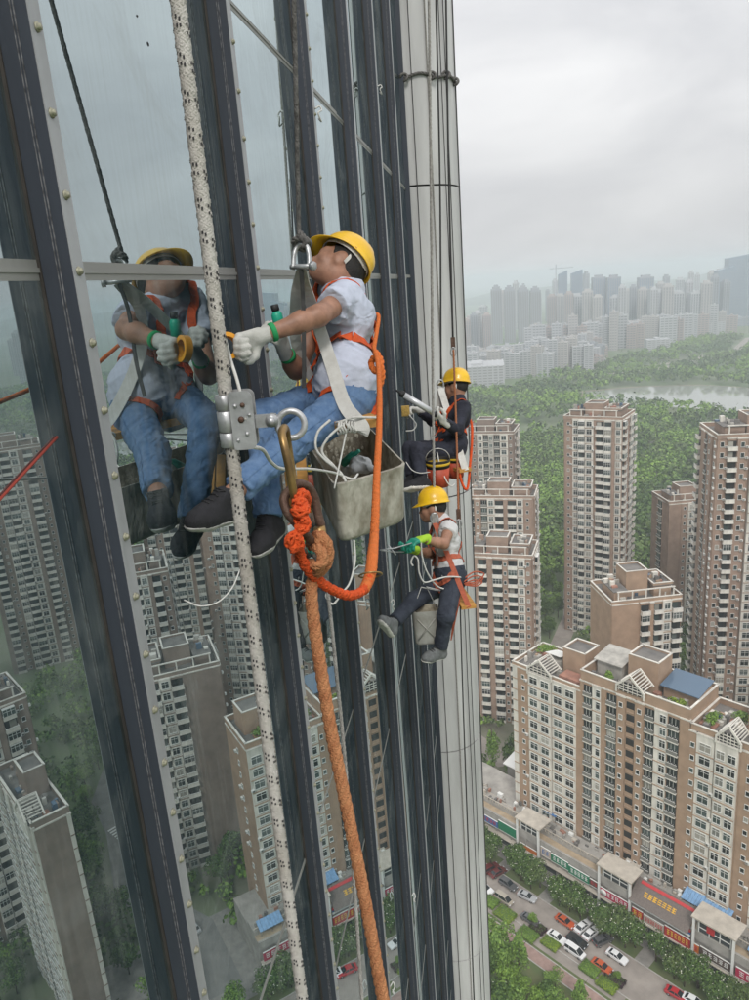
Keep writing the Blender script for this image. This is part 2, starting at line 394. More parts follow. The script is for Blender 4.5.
m_steel = mat('zinc_steel', (0.50, 0.505, 0.51), 0.4, 0.6, var=0.3, scale=25, bump=0.05, bscale=90)
m_column = mat('column_silver_panel', (0.57, 0.57, 0.565), 0.45, 0.05, var=0.24, scale=3.0, stretch=(1, 1, 0.12), detail=9)
m_black = mat('black_rubber', (0.012, 0.012, 0.013), 0.6)

tower = thing('glass_tower', (GX, 5.0, 0), 'glass curtain wall tower with dark fins and silver corner column the workers hang on', 'tower')
mb = MB(); mb.lo((-32, -32, 0.0), (-1.09, 10.3, 156)); mb.lo((-32, 10.3, 0), (-1.45, 11.3, 156)); mb.build('core', m_core, tower)
ZA = [140.095 - 4.065 * k for k in range(-3, 34)]                     # top of each vision pane
ZT = sorted([z for z in ZA] + [z + 1.1 for z in ZA])
ZT = [z for z in ZT if 2 < z < 156]
SEEN_LO = 140 - 26.0
def fin_near(i): return Y0 + SPC * i - 0.05
rnd = random.Random(3)
screw = MB(); screw.lathe([(0.0115, 0), (0.0115, 0.004), (0.008, 0.004), (0.008, 0.010), (0.0, 0.011)], (0, 0, 0), (1, 0, 0), 6)
screw_me = screw.mesh('screw', mat('yellowed_screw', (0.36, 0.35, 0.26), 0.45, 0.4, var=0.35, scale=80))
for i in range(-3, 6):
    ya = fin_near(i); yb = ya + 0.05
    mb = MB(); mb.lo((-1.085, ya, 0.5), (FX - 0.003, yb, 155.5)); fin = mb.build('mullion', m_fin, tower)
    mb = MB(); mb.lo((FX - 0.003, ya + 0.002, 0.6), (FX, yb - 0.001, 155.4)); mb.build('pressure_plate', m_plate, fin)
    mb = MB()
    for s_ in (-1, 1):
        yy = ya - 0.004 if s_ < 0 else yb - 0.004
        mb.lo((GX + 0.0006, yy, 0.6), (GX + 0.009, yy + 0.008, 155.3))
    mb.build('gasket', m_gask, fin)
    mb = MB()
    for xo in (-1.003, -0.996): mb.lo((xo, ya - 0.0015, 0.6), (xo + 0.0028, ya + 0.001, 155.2))
    mb.build('sealant_joint', m_seal, fin)
    if 0 <= i <= 2:
        z = 140 - [2.6, 4.6, 6.6][i]; zt = 140 + [0.95, 1.6, 2.2][i]
        while z < zt:
            s_ = link('screw', screw_me, fin); s_.matrix_world = Matrix.Translation((FX - 0.0005, ya + 0.024 + rnd.uniform(-0.003, 0.003), z)) @ Matrix.Rotation(rnd.uniform(0, 1), 4, 'X'); z += 0.168 + rnd.uniform(-0.006, 0.006)
    # panes and transoms of the bay beyond this fin
    pa = yb + 0.001; pb = fin_near(i + 1) - 0.001 if i < 5 else 10.40
    lower = MB(); lowt = MB()
    for j in range(len(ZT) - 1):
        za, zb = ZT[j] + 0.012, ZT[j + 1] - 0.012
        if za > SEEN_LO:
            mb = MB(); mb.box((0, 0, 0), (0.012, (pb - pa) / 2, (zb - za) / 2)); p_ = mb.build('glass_pane', m_glass, tower)
            rot = Matrix.Rotation(rnd.gauss(0, 0.0009), 4, 'Z') @ Matrix.Rotation(rnd.gauss(0, 0.0007), 4, 'Y')
            if i == 0: rot = Matrix.Identity(4)
            p_.matrix_world = Matrix.Translation((GX - 0.012, (pa + pb) / 2, (za + zb) / 2)) @ rot
        else: lower.lo((GX - 0.024, pa, za), (GX, pb, zb))
    for z in ZT:
        if z > SEEN_LO:
            hh = 0.024 if z > 139.5 else 0.013; mb = MB(); mb.lo((GX - 0.02, pa, z - hh), (GX + 0.0015, pb, z + hh)); mb.lo((GX + 0.0015, pa, z - 0.006), (GX + (0.006 if z > 139.5 else 0.003), pb, z + 0.005)); mb.build('transom', m_trans, tower)
        else: lowt.lo((GX - 0.02, pa, z - 0.026), (GX + 0.003, pb, z + 0.026))
    tag(lower.build('lower_glazing', m_glass, tower), kind='stuff'); tag(lowt.build('lower_transoms', m_trans, tower), kind='stuff')
mb = MB(); mb.lo((-1.2, 10.40, 0.5), (FX - 0.03, 10.44, 155.5)); mb.build('corner_jamb', m_fin, tower)
# round corner column, clad in curved panels with open joints
CCX, CCY, CR = -1.0, 11.07, 0.62
core = MB(); core.lathe([(CR - 0.035, 0.4), (CR - 0.035, 155.6)], (CCX, CCY, 0), (0, 0, 1), 40); colo = core.build('corner_column', m_black, tower)
def col_panel(z0, z1, a0, a1):
    mb = MB(); n = 14; vs = []
    for z in (z0, z1):
        for r_ in (CR - 0.03, CR):
            for k in range(n + 1):
                a = a0 + (a1 - a0) * k / n; vs.append((CCX + r_ * math.cos(a), CCY + r_ * math.sin(a), z))
    q = n + 1; fs = []; outer = []
    for k in range(n):
        outer.append((q + k, q + k + 1, 3 * q + k + 1, 3 * q + k)); fs += [(k, 2 * q + k, 2 * q + k + 1, k + 1), (k, k + 1, q + k + 1, q + k), (2 * q + k, 3 * q + k, 3 * q + k + 1, 2 * q + k + 1)]
    mb.add(vs, fs, 0, False); mb.add(vs, outer, 0, True); mb.add([vs[i] for i in (0, q, 3 * q, 2 * q)], [(0, 1, 2, 3)]); mb.add([vs[i] for i in (n, 2 * q - 1, 4 * q - 1, 3 * q - 1)], [(3, 2, 1, 0)])
    return mb
zj = [141.22 - 4.24 * k for k in range(-3, 34)]
zj = [z for z in zj if 1 < z < 155.9]
for j in range(len(zj) - 1):
    for a0, a1 in ((R(-100), R(-12)), (R(-11.2), R(76)), (R(76.8), R(165))):
        col_panel(zj[j + 1] + 0.011, zj[j] - 0.011, a0, a1).build('column_panel', m_column, colo)
# ------------------------------------------------------------------ residential buildings
m_brick = mat('tan_brick_tile', (0.385, 0.262, 0.18), 0.8, var=0.16, scale=0.35, detail=8)
m_brick2 = mat('pink_brick_tile', (0.345, 0.242, 0.185), 0.8, var=0.2, scale=0.3, detail=8)
m_brick3 = mat('grey_brown_tile', (0.255, 0.195, 0.16), 0.8, var=0.2, scale=0.3, detail=8)
m_cream = mat('cream_render', (0.68, 0.65, 0.585), 0.75, var=0.24, scale=0.4, stretch=(1, 1, 0.4), detail=8)
m_grey = mat('weathered_grey_render', (0.42, 0.40, 0.36), 0.8, var=0.3, scale=0.5, detail=8)
m_wfrm = mat('window_frame_pale', (0.66, 0.66, 0.63), 0.5, isl=0.12)
def pane_mat():
    m = mat('window_glass', (0.05, 0.06, 0.06), 0.14, spec=0.4); t = m.node_tree; b = t.nodes['Principled BSDF']
    g = t.nodes.new('ShaderNodeNewGeometry'); oi = t.nodes.new('ShaderNodeObjectInfo'); ad = t.nodes.new('ShaderNodeMath'); ad.operation = 'ADD'; fr = t.nodes.new('ShaderNodeMath'); fr.operation = 'FRACT'
    t.links.new(g.outputs['Random Per Island'], ad.inputs[0]); t.links.new(oi.outputs['Random'], ad.inputs[1]); t.links.new(ad.outputs[0], fr.inputs[0])
    cr = t.nodes.new('ShaderNodeValToRGB'); e = cr.color_ramp.elements; e[0].position = 0.0; e[0].color = (0.012, 0.014, 0.015, 1); e[1].position = 1.0; e[1].color = (0.40, 0.39, 0.35, 1)
    for p_, c_ in ((0.45, (0.03, 0.036, 0.036, 1)), (0.7, (0.06, 0.085, 0.08, 1)), (0.86, (0.12, 0.14, 0.135, 1)), (0.93, (0.30, 0.28, 0.24, 1))): q = cr.color_ramp.elements.new(p_); q.color = c_
    t.links.new(fr.outputs[0], cr.inputs['Fac']); t.links.new(cr.outputs['Color'], b.inputs['Base Color']); return m
m_pane = pane_mat()
m_dark = mat('dark_opening', (0.018, 0.017, 0.016), 0.8, isl=0.6)
m_rail = mat('rail_dark', (0.16, 0.155, 0.14), 0.6, isl=0.3)
m_roof = mat('roof_felt', (0.20, 0.185, 0.17), 0.9, c2=(0.11, 0.105, 0.1), scale=0.3, detail=8)
m_terra = mat('roof_terracotta', (0.36, 0.18, 0.13), 0.85, var=0.25, scale=0.6)
m_blueglass = mat('blue_tinted_glass', (0.07, 0.11, 0.16), 0.1, isl=0.5)
MU = [m_wfrm, m_pane, m_dark, m_rail, m_cream, m_brick]
def unit(kind, w=1.6, h=1.5):
    """one window or balcony; local x along the wall, -y outward, z up, origin on the wall at storey floor"""
    mb = MB()
    if kind == 'win':
        z0 = 0.8; t = 0.08
        mb.lo((-w / 2, -0.03, z0), (w / 2, 0.02, z0 + h), 1)
        mb.lo((-w / 2 - t, -0.13, z0 - t), (-w / 2, 0.02, z0 + h + t)); mb.lo((w / 2, -0.13, z0 - t), (w / 2 + t, 0.02, z0 + h + t))
        mb.lo((-w / 2, -0.13, z0 + h), (w / 2, 0.02, z0 + h + t)); mb.lo((-w / 2 - 0.1, -0.22, z0 - 0.13), (w / 2 + 0.1, 0.02, z0 - 0.001))
        if w > 1.0: mb.lo((-0.04, -0.09, z0 + 0.005), (0.04, 0.0, z0 + h - 0.005))
        if h > 1.3: mb.lo((-w / 2 + 0.002, -0.085, z0 + h * 0.68), (w / 2 - 0.002, 0.0, z0 + h * 0.68 + 0.06))
    elif kind == 'win_ac':
        mb = unit('win', w, h); mb.lo((w / 2 + 0.25, -0.5, 0.5), (w / 2 + 1.0, 0.02, 1.05), 0); mb.lo((w / 2 + 0.3, -0.52, 0.56), (w / 2 + 0.75, -0.501, 0.99), 3)
    elif kind == 'balcony':
        d = 1.15
        mb.lo((-w / 2, -0.03, 0.1), (w / 2, 0.02, 2.45), 2); mb.lo((-w / 2 + 0.2, -0.06, 0.12), (w * 0.12, -0.03, 2.25), 1)
        mb.lo((-w / 2 - 0.12, -d, -0.16), (w / 2 + 0.12, 0.02, 0.06), 4)
        mb.lo((-w / 2 - 0.06, -d + 0.03, 0.06), (w / 2 + 0.06, -d + 0.13, 0.92), 4); mb.lo((-w / 2 - 0.09, -d, 0.92), (w / 2 + 0.09, -d + 0.16, 1.05), 0)
        for s_ in (-1, 1): mb.lo((s_ * (w / 2 - 0.03) - 0.04, -d + 0.13, 0.06), (s_ * (w / 2 - 0.03) + 0.04, 0.0, 1.0), 4)
    elif kind == 'loggia':
        mb.lo((-w / 2, -0.03, 0.05), (w / 2, 0.02, 2.6), 2); mb.lo((-w / 2 + 0.1, -0.06, 1.0), (w / 2 - 0.1, -0.03, 2.5), 1)
        mb.lo((-w / 2 - 0.05, -0.55, -0.12), (w / 2 + 0.05, 0.02, 0.12), 4); mb.lo((-w / 2, -0.5, 0.12), (w / 2, -0.45, 0.95), 3)
        mb.lo((-w / 2, -0.53, 0.95), (w / 2, -0.42, 1.02), 0)
        for k in (-1, 0, 1): mb.lo((k * w / 3 - 0.03, -0.44, 1.0), (k * w / 3 + 0.03, -0.06, 1.05), 0)
        for k in (-0.17, 0.17): mb.lo((k * w - 0.035, -0.1, 1.0), (k * w + 0.035, -0.02, 2.5), 0)
    elif kind == 'glazed':
        d = 0.95
        mb.lo((-w / 2, -d, -0.1), (w / 2, 0.02, 0.14), 4); mb.lo((-w / 2 + 0.03, -d + 0.03, 0.14), (w / 2 - 0.03, 0.0, 0.9), 4)
        mb.lo((-w / 2 + 0.06, -d + 0.08, 0.9), (w / 2 - 0.06, 0.0, 2.55), 1); mb.lo((-w / 2, -d, 2.55), (w / 2, 0.02, 2.72), 0)
        for k in range(4): x = -w / 2 + 0.06 + (w - 0.12) * k / 3; mb.lo((x - 0.04, -d + 0.02, 0.9), (x + 0.04, -d + 0.12, 2.55), 0)
        mb.lo((-w / 2 + 0.04, -d + 0.015, 1.95), (w / 2 - 0.04, -d + 0.1, 2.02), 0)
    elif kind == 'stair':
        mb.lo((-w / 2, -0.03, 0.25), (w / 2, 0.02, 2.5), 2); mb.lo((-w / 2 - 0.08, -0.2, -0.05), (w / 2 + 0.08, 0.02, 0.22), 5); mb.lo((-w / 2, -0.12, 0.22), (w / 2, -0.05, 0.9), 5)
    elif kind == 'panel':
        mb.lo((-w / 2, -0.12, 0.1), (w / 2, 0.02, 2.75), 4); mb.lo((-w / 2 - 0.05, -0.2, -0.06), (w / 2 + 0.05, 0.02, 0.08), 4)
    return mb
UM = {}
NAMES = {'win': 'window', 'win_ac': 'window', 'balcony': 'balcony', 'loggia': 'loggia', 'glazed': 'bay_window', 'stair': 'stair_opening', 'panel': 'cladding_panel'}
def umesh(kind, w, h):
    k = (kind, round(w, 2), round(h, 2))
    if k not in UM: UM[k] = unit(kind, w, h).mesh(NAMES[kind], MU)
    return UM[k]
rb = random.Random(11)
class House:
    """a building: walls in one mesh, its windows and balconies each a part (or one mesh when far)"""
    def __init__(s, name, loc, rz, label, brick=None, single=True, fh=3.0):
        s.t = thing(name, (loc[0], loc[1], 0), label, 'building', None, rz); s.rz = rz; s.w = MB(); s.single = single; s.fh = fh; s.brick = brick or m_brick
        s.far = {}; s.cnt = {}; s.mats = [s.brick, m_cream, m_grey, m_roof, m_dark, m_terra, m_white, m_blueglass]; s.base = s.t.matrix_world.copy()
    def put(s, kind, x, y, z, side=0.0, w=1.6, h=1.5):
        M = Matrix.Translation((x, y, z)) @ Matrix.Rotation(side, 4, 'Z')
        nm = NAMES[kind]; s.cnt[nm] = s.cnt.get(nm, 0) + 1
        if s.single and s.cnt[nm] <= 290:
            o = bpy.data.objects.new(nm, umesh(kind, w, h)); col.objects.link(o); o.parent = s.t; o.matrix_local = M
        else:
            key = (kind, round(w, 2), round(h, 2))
            if key not in UM: umesh(*key)
            s.far.setdefault(nm, []).append((key, M))
    def side(s, o, d, out, z0, n, bays, zadd=0.0, cap=True):
        """bays along a wall: o origin (2D), d direction (2D), out outward normal (2D)"""
        o = np.array(o, float); d = np.array(d, float); out = np.array(out, float); rot = math.atan2(d[1], d[0]); x = 0.0; H = z0 + n * s.fh + zadd
        for w, ty, pr in bays:
            a = o + d * x; q = a + out * pr; mi = {'B': 0, 'b': 0, 'W': 1, 'w': 1, 'P': 1, 'L': 0, 'G': 1, 'S': 0, 'Y': 0, 'g': 2, 'A': 0}[ty]
            if pr > 0.01:
                A = [[d[0], d[1], 0], [-out[0], -out[1], 0], [0, 0, 1]]
                c = a + d * w / 2 + out * (pr - 0.2) / 2; s.w.box((c[0], c[1], (z0 + H) / 2), (w / 2, (pr + 0.2) / 2, (H - z0) / 2), A, mi)
                if cap: c2 = a + d * w / 2 + out * (pr - 0.16) / 2; s.w.box((c2[0], c2[1], H + 0.16), (w / 2 + 0.12, (pr + 0.24) / 2 + 0.06, 0.16), A, 1)
            m_ = q + d * w / 2
            for k in range(n):
                z = z0 + k * s.fh
                if ty == 'B': s.put('win_ac' if rb.random() < 0.25 and w > 2.2 else 'win', m_[0], m_[1], z, rot, min(0.75, w * 0.5), 1.0)
                elif ty == 'A': s.put('win_ac', m_[0], m_[1], z, rot, 0.9, 1.3)
                elif ty == 'W':
                    if w > 4.2:
                        for e in (-0.25, 0.25): s.put('win', m_[0] + d[0] * w * e, m_[1] + d[1] * w * e, z, rot, w * 0.33, 1.75)
                    else: s.put('win_ac' if rb.random() < 0.22 else 'win', m_[0], m_[1], z, rot, min(2.2, w * 0.6), 1.75)
                elif ty == 'P': s.put('win', m_[0] + d[0] * w * 0.2, m_[1] + d[1] * w * 0.2, z, rot, w * 0.46, 1.7)
                elif ty == 'L': s.put('loggia' if pr < 0.9 else 'balcony', m_[0], m_[1], z, rot, w * 0.86, 1.5)
                elif ty == 'Y': s.put('balcony' if rb.random() < 0.8 else 'glazed', m_[0], m_[1], z, rot, w * 0.9, 1.5)
                elif ty == 'G': s.put('glazed' if rb.random() < 0.8 else 'balcony', m_[0], m_[1], z, rot, w * 0.9, 1.5)
                elif ty == 'S': s.put('stair', m_[0], m_[1], z, rot, w * 0.8, 1.5)
                elif ty == 'g': s.put('win', m_[0], m_[1], z, rot, min(1.2, w * 0.5), 1.3)
            if ty in 'WPw':                                                     # storey ledges on the pale bays
                A = [[d[0], d[1], 0], [-out[0], -out[1], 0], [0, 0, 1]]
                for k in range(1, n): c = q + d * w / 2 + out * 0.05; s.w.box((c[0], c[1], z0 + k * s.fh + 0.05), (w / 2 - 0.02, 0.09, 0.09), A, 0)
            x += w
    def box(s, a, b, mi=0): s.w.lo(a, b, mi)
    def roofbox(s, x0, x1, y0, y1, z, h, mi=0):
        """rooftop room with parapet, coping and a sunk roof"""
        s.box((x0, y0, z), (x1, y1, z + h - 0.5), mi); t = 0.25
        for a, b in (((x0, y0), (x1, y0 + t)), ((x0, y1 - t), (x1, y1)), ((x0, y0 + t), (x0 + t, y1 - t)), ((x1 - t, y0 + t), (x1, y1 - t))):
            s.box((a[0], a[1], z + h - 0.5), (b[0], b[1], z + h), mi); s.box((a[0] - 0.08, a[1] - 0.08, z + h), (b[0] + 0.08, b[1] + 0.08, z + h + 0.14), 1)
        s.box((x0 + t, y0 + t, z + h - 0.5), (x1 - t, y1 - t, z + h - 0.42), 3)
    def parapet(s, x0, x1, y0, y1, z, h=1.1, mi=0):
        t = 0.25
        for a, b in (((x0, y0), (x1, y0 + t)), ((x0, y1 - t), (x1, y1)), ((x0, y0 + t), (x0 + t, y1 - t)), ((x1 - t, y0 + t), (x1, y1 - t))):
            s.box((a[0], a[1], z), (b[0], b[1], z + h), mi); s.box((a[0] - 0.1, a[1] - 0.1, z + h), (b[0] + 0.1, b[1] + 0.1, z + h + 0.16), 1)
        s.box((x0 + t, y0 + t, z), (x1 - t, y1 - t, z + 0.08), 3)
    def clutter(s, x0, x1, y0, y1, z, n=10):
        for _ in range(n):
            x, y = rb.uniform(x0, x1), rb.uniform(y0, y1); a, b, h = rb.uniform(0.4, 1.6), rb.uniform(0.4, 1.6), rb.uniform(0.4, 1.8)
            s.box((x - a / 2, y - b / 2, z), (x + a / 2, y + b / 2, z + h), rb.choice([0, 1, 2, 3, 2, 5, 7]))
    def done(s):
        s.w.build('wall', s.mats, s.t).matrix_local = Matrix.Identity(4)
        for nm, lst in s.far.items():
            mb = MB(); by = {}
            for key, M in lst:
                if key not in by: u = unit(*key); by[key] = (np.array(u.v), u.f, u.m)
                v, f, m = by[key]; Mn = np.array(M); q = v @ Mn[:3, :3].T + Mn[:3, 3]
                mb.v += [tuple(p) for p in q]; mb.f += [tuple(i + mb.n for i in ff) for ff in f]; mb.m += m; mb.smooth += [False] * len(f); mb.n += len(q)
            o = mb.build(nm + '_rows', MU, s.t); o.matrix_local = Matrix.Identity(4); tag(o, kind='stuff')

def gable(h, x0, x1, y0, z, rise, depth=3.0):
    """gabled roof frame with open sloping slats over a bay, cream frame"""
    xm = (x0 + x1) / 2
    for yy in (y0, y0 + depth):
        for xa, xb in ((x0, xm), (x1, xm)):
            L = math.hypot(xb - xa, rise); d = V((xb - xa) / L, 0, rise / L); c = V((xa + xb) / 2, yy, z + rise / 2)
            h.w.box(c, (L / 2 + 0.1, 0.14, 0.2), [d, [0, 1, 0], np.cross(d, [0, 1, 0])], 1)
    for k in range(7):
        for sg in (0, 1):
            t = (k + 0.5) / 7; xa = x0 if sg == 0 else x1; x = xa + (xm - xa) * t
            if k % 1 == 0: h.box((x - 0.09, y0 + 0.1, z + rise * t + 0.12), (x + 0.09, y0 + depth - 0.1, z + rise * t + 0.3), 1)
    h.box((x0 - 0.2, y0 - 0.1, z - 1.6), (x0 + 0.12, y0 + 0.25, z + 0.1), 1); h.box((x1 - 0.12, y0 - 0.1, z - 1.6), (x1 + 0.2, y0 + 0.25, z + 0.1), 1)
    h.box((x0 + 0.15, y0 + 0.3, z - 1.2), (x1 - 0.15, y0 + 0.45, z + rise * 0.35), 4)
    for k in range(6): x = x0 + 0.5 + (x1 - x0 - 1.0) * k / 5; h.box((x - 0.06, y0 + 0.12, z - 1.2), (x + 0.06, y0 + 0.29, z + rise * 0.4), 1)
    for zz in (-0.8, -0.1, 0.55): h.box((x0 + 0.15, y0 + 0.1, z + zz), (x1 - 0.15, y0 + 0.3, z + zz + 0.12), 1)

# --- long slab block behind the shops
p = SV(4.7, -7)
h = House('slab_block', p, ANG, 'long tan brick apartment slab with cream bays and gabled roof frames, behind the shop row', m_brick)
FZ = 4.0; NF = 15
def seg(x0, x1, zt, dep=13.0): h.box((x0, 0.35, 0), (x1, dep, zt), 0)
seg(0, 19.2, 48.3); seg(19.2, 44.7, 51.2); seg(44.7, 62.0, 49.6)
h.side((0, 0.35), (1, 0), (0, -1), FZ - 4, 16, [(1.5, 'w', 0.25), (3.6, 'B', 0.35), (6.4, 'W', 0.85), (0.2, 'b', 0.2), (6.5, 'W', 0.5), (1.0, 'b', 0.3)], 0.3)
h.side((19.2, 0.35), (1, 0), (0, -1), FZ - 4, 17, [(0.8, 'b', 0.35), (2.5, 'L', 0.25), (2.1, 'P', 0.6), (1.2, 'b', 0.4), (2.8, 'L', 0.25), (2.0, 'B', 0.7), (2.3, 'S', 0.45), (2.0, 'B', 0.7), (2.4, 'L', 0.25), (2.7, 'P', 0.6), (2.7, 'L', 0.25), (2.0, 'b', 0.4)], 0.2)
h.side((44.7, 0.35), (1, 0), (0, -1), FZ - 4, 16, [(1.6, 'B', 0.4), (3.6, 'W', 0.55), (0.3, 'b', 0.3), (4.4, 'W', 0.9), (0.4, 'b', 0.3), (3.4, 'B', 0.4), (3.6, 'W', 0.55)], 1.2)
h.side((0, 13), (0, -1), (-1, 0), 0, 16, [(4, 'b', 0.1), (3, 'B', 0.12), (5.6, 'b', 0.1)], 0.3)
h.side((62, 0.4), (0, 1), (1, 0), 0, 16, [(4, 'b', 0.1), (3, 'B', 0.12), (5.6, 'b', 0.1)], 1.2)
h.parapet(-0.1, 19.1, 0.1, 13.0, 48.35, 1.0); h.parapet(19.3, 44.6, 0.1, 13.0, 51.25, 2.6); h.parapet(44.9, 62.1, 0.1, 13.0, 49.65, 1.3)
gable(h, 5.0, 11.6, -0.5, 49.6, 2.9, 4.2); gable(h, 28.6, 34.9, -0.6, 53.9, 3.0, 4.2); gable(h, 50.3, 55.0, -0.6, 50.8, 2.9, 4.2)
h.roofbox(11.0, 17.0, 5.5, 11.5, 48.4, 6.2); h.roofbox(28.2, 35.2, 5.0, 11.0, 51.3, 7.5); h.roofbox(54.0, 60.4, 5.0, 11.0, 49.7, 5.5)
h.box((12.6, 1.4, 48.4), (18.6, 4.8, 49.6), 5)
h.box((20.2, 5.5, 51.3), (26.5, 10.8, 54.9), 2); h.w.prism([(19.8, 4.6, 54.9), (26.9, 4.6, 54.9), (26.9, 11.4, 55.9), (19.8, 11.4, 55.9)], V(0, 0, 0), V(0, 0, 0.2), 2)
h.box((36.3, 5.4, 51.3), (44.2, 10.6, 54.3), 0); h.w.prism([(35.9, 4.4, 54.2), (44.4, 4.4, 54.2), (44.4, 11.2, 55.3), (35.9, 11.2, 55.3)], V(0, 0, 0), V(0, 0, 0.2), 7)
h.w.prism([(6.0, 5.4, 51.6), (10.2, 5.4, 51.6), (10.2, 10.4, 50.2), (6.0, 10.4, 50.2)], V(0, 0, 0), V(0, 0, 0.15), 6); h.box((6.2, 5.6, 48.4), (10.0, 10.2, 50.1), 2)
h.clutter(20, 44, 1.2, 4.6, 51.3, 22); h.clutter(45.5, 50, 1.2, 9, 49.7, 14); h.clutter(1, 18, 2, 12, 48.4, 14); h.clutter(51, 54, 5, 11, 49.7, 8)
h.done(); slab = h

# --- tall towers
def tower_block(name, corner, rz, W, Dp, n, front, left, right, label, brick=None, single=True, crown=1, fh=3.0):
    h = House(name, corner, rz, label, brick, single, fh); H = n * fh
    h.box((0, 0.0, 0), (W, Dp, H), 0)
    h.side((0, 0), (1, 0), (0, -1), 0, n, front, 0.0)
    if left: h.side((0, Dp), (0, -1), (-1, 0), 0, n, left, 0.0)
    if right: h.side((W, 0), (0, 1), (1, 0), 0, n, right, 0.0)
    h.parapet(-0.2, W + 0.2, -0.2, Dp + 0.2, H, 1.2)
    if crown:
        h.roofbox(W * 0.3, W * 0.62, Dp * 0.3, Dp * 0.75, H + 0.1, 4.2 + crown); h.box((W * 0.08, Dp * 0.15, H), (W * 0.26, Dp * 0.7, H + 2.8), 0); h.box((W * 0.06, Dp * 0.13, H + 2.8), (W * 0.28, Dp * 0.72, H + 3.0), 3); h.clutter(W * 0.08, W * 0.26, Dp * 0.2, Dp * 0.7, H + 3.0, 8)
        h.box((W * 0.68, Dp * 0.2, H), (W * 0.93, Dp * 0.8, H + 3.0), 0); h.box((W * 0.66, Dp * 0.18, H + 3.0), (W * 0.95, Dp * 0.82, H + 3.25), 3); h.parapet(W * 0.66, W * 0.95, Dp * 0.18, Dp * 0.82, H + 3.26, 0.6); h.clutter(W * 0.7, W * 0.9, Dp * 0.25, Dp * 0.7, H + 3.26, 9)
        for k in range(5): x = W * (0.1 + 0.2 * k); h.box((x - 0.15, 0.3, H + 1.2), (x + 0.15, 0.6, H + 3.4), 1)
        h.box((W * 0.08, 0.25, H + 3.4), (W * 0.92, 0.65, H + 3.65), 1)
        h.clutter(1, W - 1, 0.8, Dp - 1, H, 16)
    h.done(); return h
p = onz(563, 410, 92)
tower_block('tower_block', (26.0, 287.5), R(-24), 21.5, 17, 29,
    [(3.4, 'B', 0.0), (2.4, 'W', 0.5), (2.6, 'G', 1.0), (3.0, 'W', 1.2), (0.8, 'b', 0.6), (3.2, 'Y', 0.5), (2.8, 'G', 1.0), (1.0, 'b', 1.2), (2.3, 'W', 0.4)],
    [(8, 'b', 0.1), (3, 'B', 0.12), (6, 'b', 0.1)], [(3.0, 'Y', 0.3), (2.4, 'B', 0.9), (1.6, 'b', 1.0), (3.4, 'Y', 0.4), (3.5, 'W', 0.8), (3.0, 'Y', 0.3)],
    'tall pinkish brick tower standing alone before the woods, white bay windows down its front', m_brick2)
tower_block('tower_block', (60.5, 214.0), R(0), 30, 18, 31,
    [(2.4, 'A', 0.0), (2.6, 'Y', 0.35), (2.6, 'A', 0.9), (0.8, 'b', 0.3), (3.6, 'W', 1.6), (3.6, 'G', 1.0), (1.0, 'b', 1.4), (3.4, 'Y', 0.6), (3.0, 'W', 1.2), (2.8, 'G', 0.6), (3.0, 'B', 0.2)],
    [(3.4, 'Y', 0.3), (4, 'b', 0.6), (3.0, 'L', 0.3), (4.2, 'B', 0.6), (3.0, 'A', 0.2)], None,
    'tall pinkish brick tower cut off by the right edge of the picture', m_brick2)
tower_block('tower_block', (-15.0, 311), R(-10), 23, 16, 26,
    [(2.6, 'L', 0.3), (2.4, 'g', 0.7), (3.0, 'B', 0.2), (2.4, 'W', 0.9), (2.2, 'L', 0.3), (2.2, 'g', 0.8), (2.6, 'L', 0.3), (3.2, 'W', 0.7), (2.2, 'B', 0.2)],
    None, [(4, 'B', 0.2), (4, 'Y', 0.4), (4, 'W', 0.6), (4, 'B', 0.2)],
    'greyish brick tower nearest the woods, beside the silver column, with white roof frame', m_brick3)
tower_block('tower_block', (-11.0, 266), R(-8), 24.5, 15, 21,
    [(3.0, 'L', 0.3), (2.2, 'B', 0.7), (2.6, 'L', 0.3), (2.6, 'W', 0.9), (3.2, 'Y', 0.4), (1.4, 'b', 0.8), (3.2, 'Y', 0.4), (2.4, 'W', 0.7), (3.0, 'B', 0.2)],
    None, [(4, 'B', 0.2), (4, 'L', 0.3), (4, 'W', 0.6), (3, 'b', 0.2)],
    'mid-height brick tower behind the lower worker, stacked curved balconies facing the street', m_brick2)
h2 = tower_block('tower_block', (-10.5, 222), R(-10), 21.0, 14, 19,
    [(2.4, 'B', 0.2), (1.8, 'b', 0.6), (3.0, 'Y', 0.5), (1.6, 'b', 0.9), (3.2, 'Y', 0.5), (1.6, 'B', 0.9), (3.0, 'Y', 0.4), (2.2, 'W', 0.7), (1.8, 'B', 0.2)],
    None, [(3, 'B', 0.2), (4, 'Y', 0.4), (3.5, 'W', 0.5), (3, 'b', 0.2)],
    'brick tower right beside the silver column, tan rooftop box and deep stacked balconies', m_brick2)
tower_block('tower_block', (63.5, 281), R(12), 20, 15, 18,
    [(4.6, 'b', 0.2), (2.4, 'B', 0.5), (3.0, 'W', 0.9), (3.2, 'L', 0.3), (3.0, 'Y', 0.5), (3.4, 'B', 0.3)],
    [(6, 'b', 0.1), (4, 'L', 0.3), (4, 'b', 0.1)], None,
    'narrow brick tower standing between the two tall pinkish towers', m_brick2)
e_ = tower_block('tower_block', (29.5, 190.5), R(14), 19, 15, 18,
    [(7.0, 'b', 0.25), (0.6, 'b', 0.1), (2.6, 'Y', 0.4), (1.0, 'b', 0.9), (2.6, 'Y', 0.4), (2.4, 'W', 0.7), (2.8, 'Y', 0.4)],
    [(15, 'b', 0.15)], None,
    'mid-height tan brick block just behind the long slab, broad windowless end wall', m_brick, crown=3)
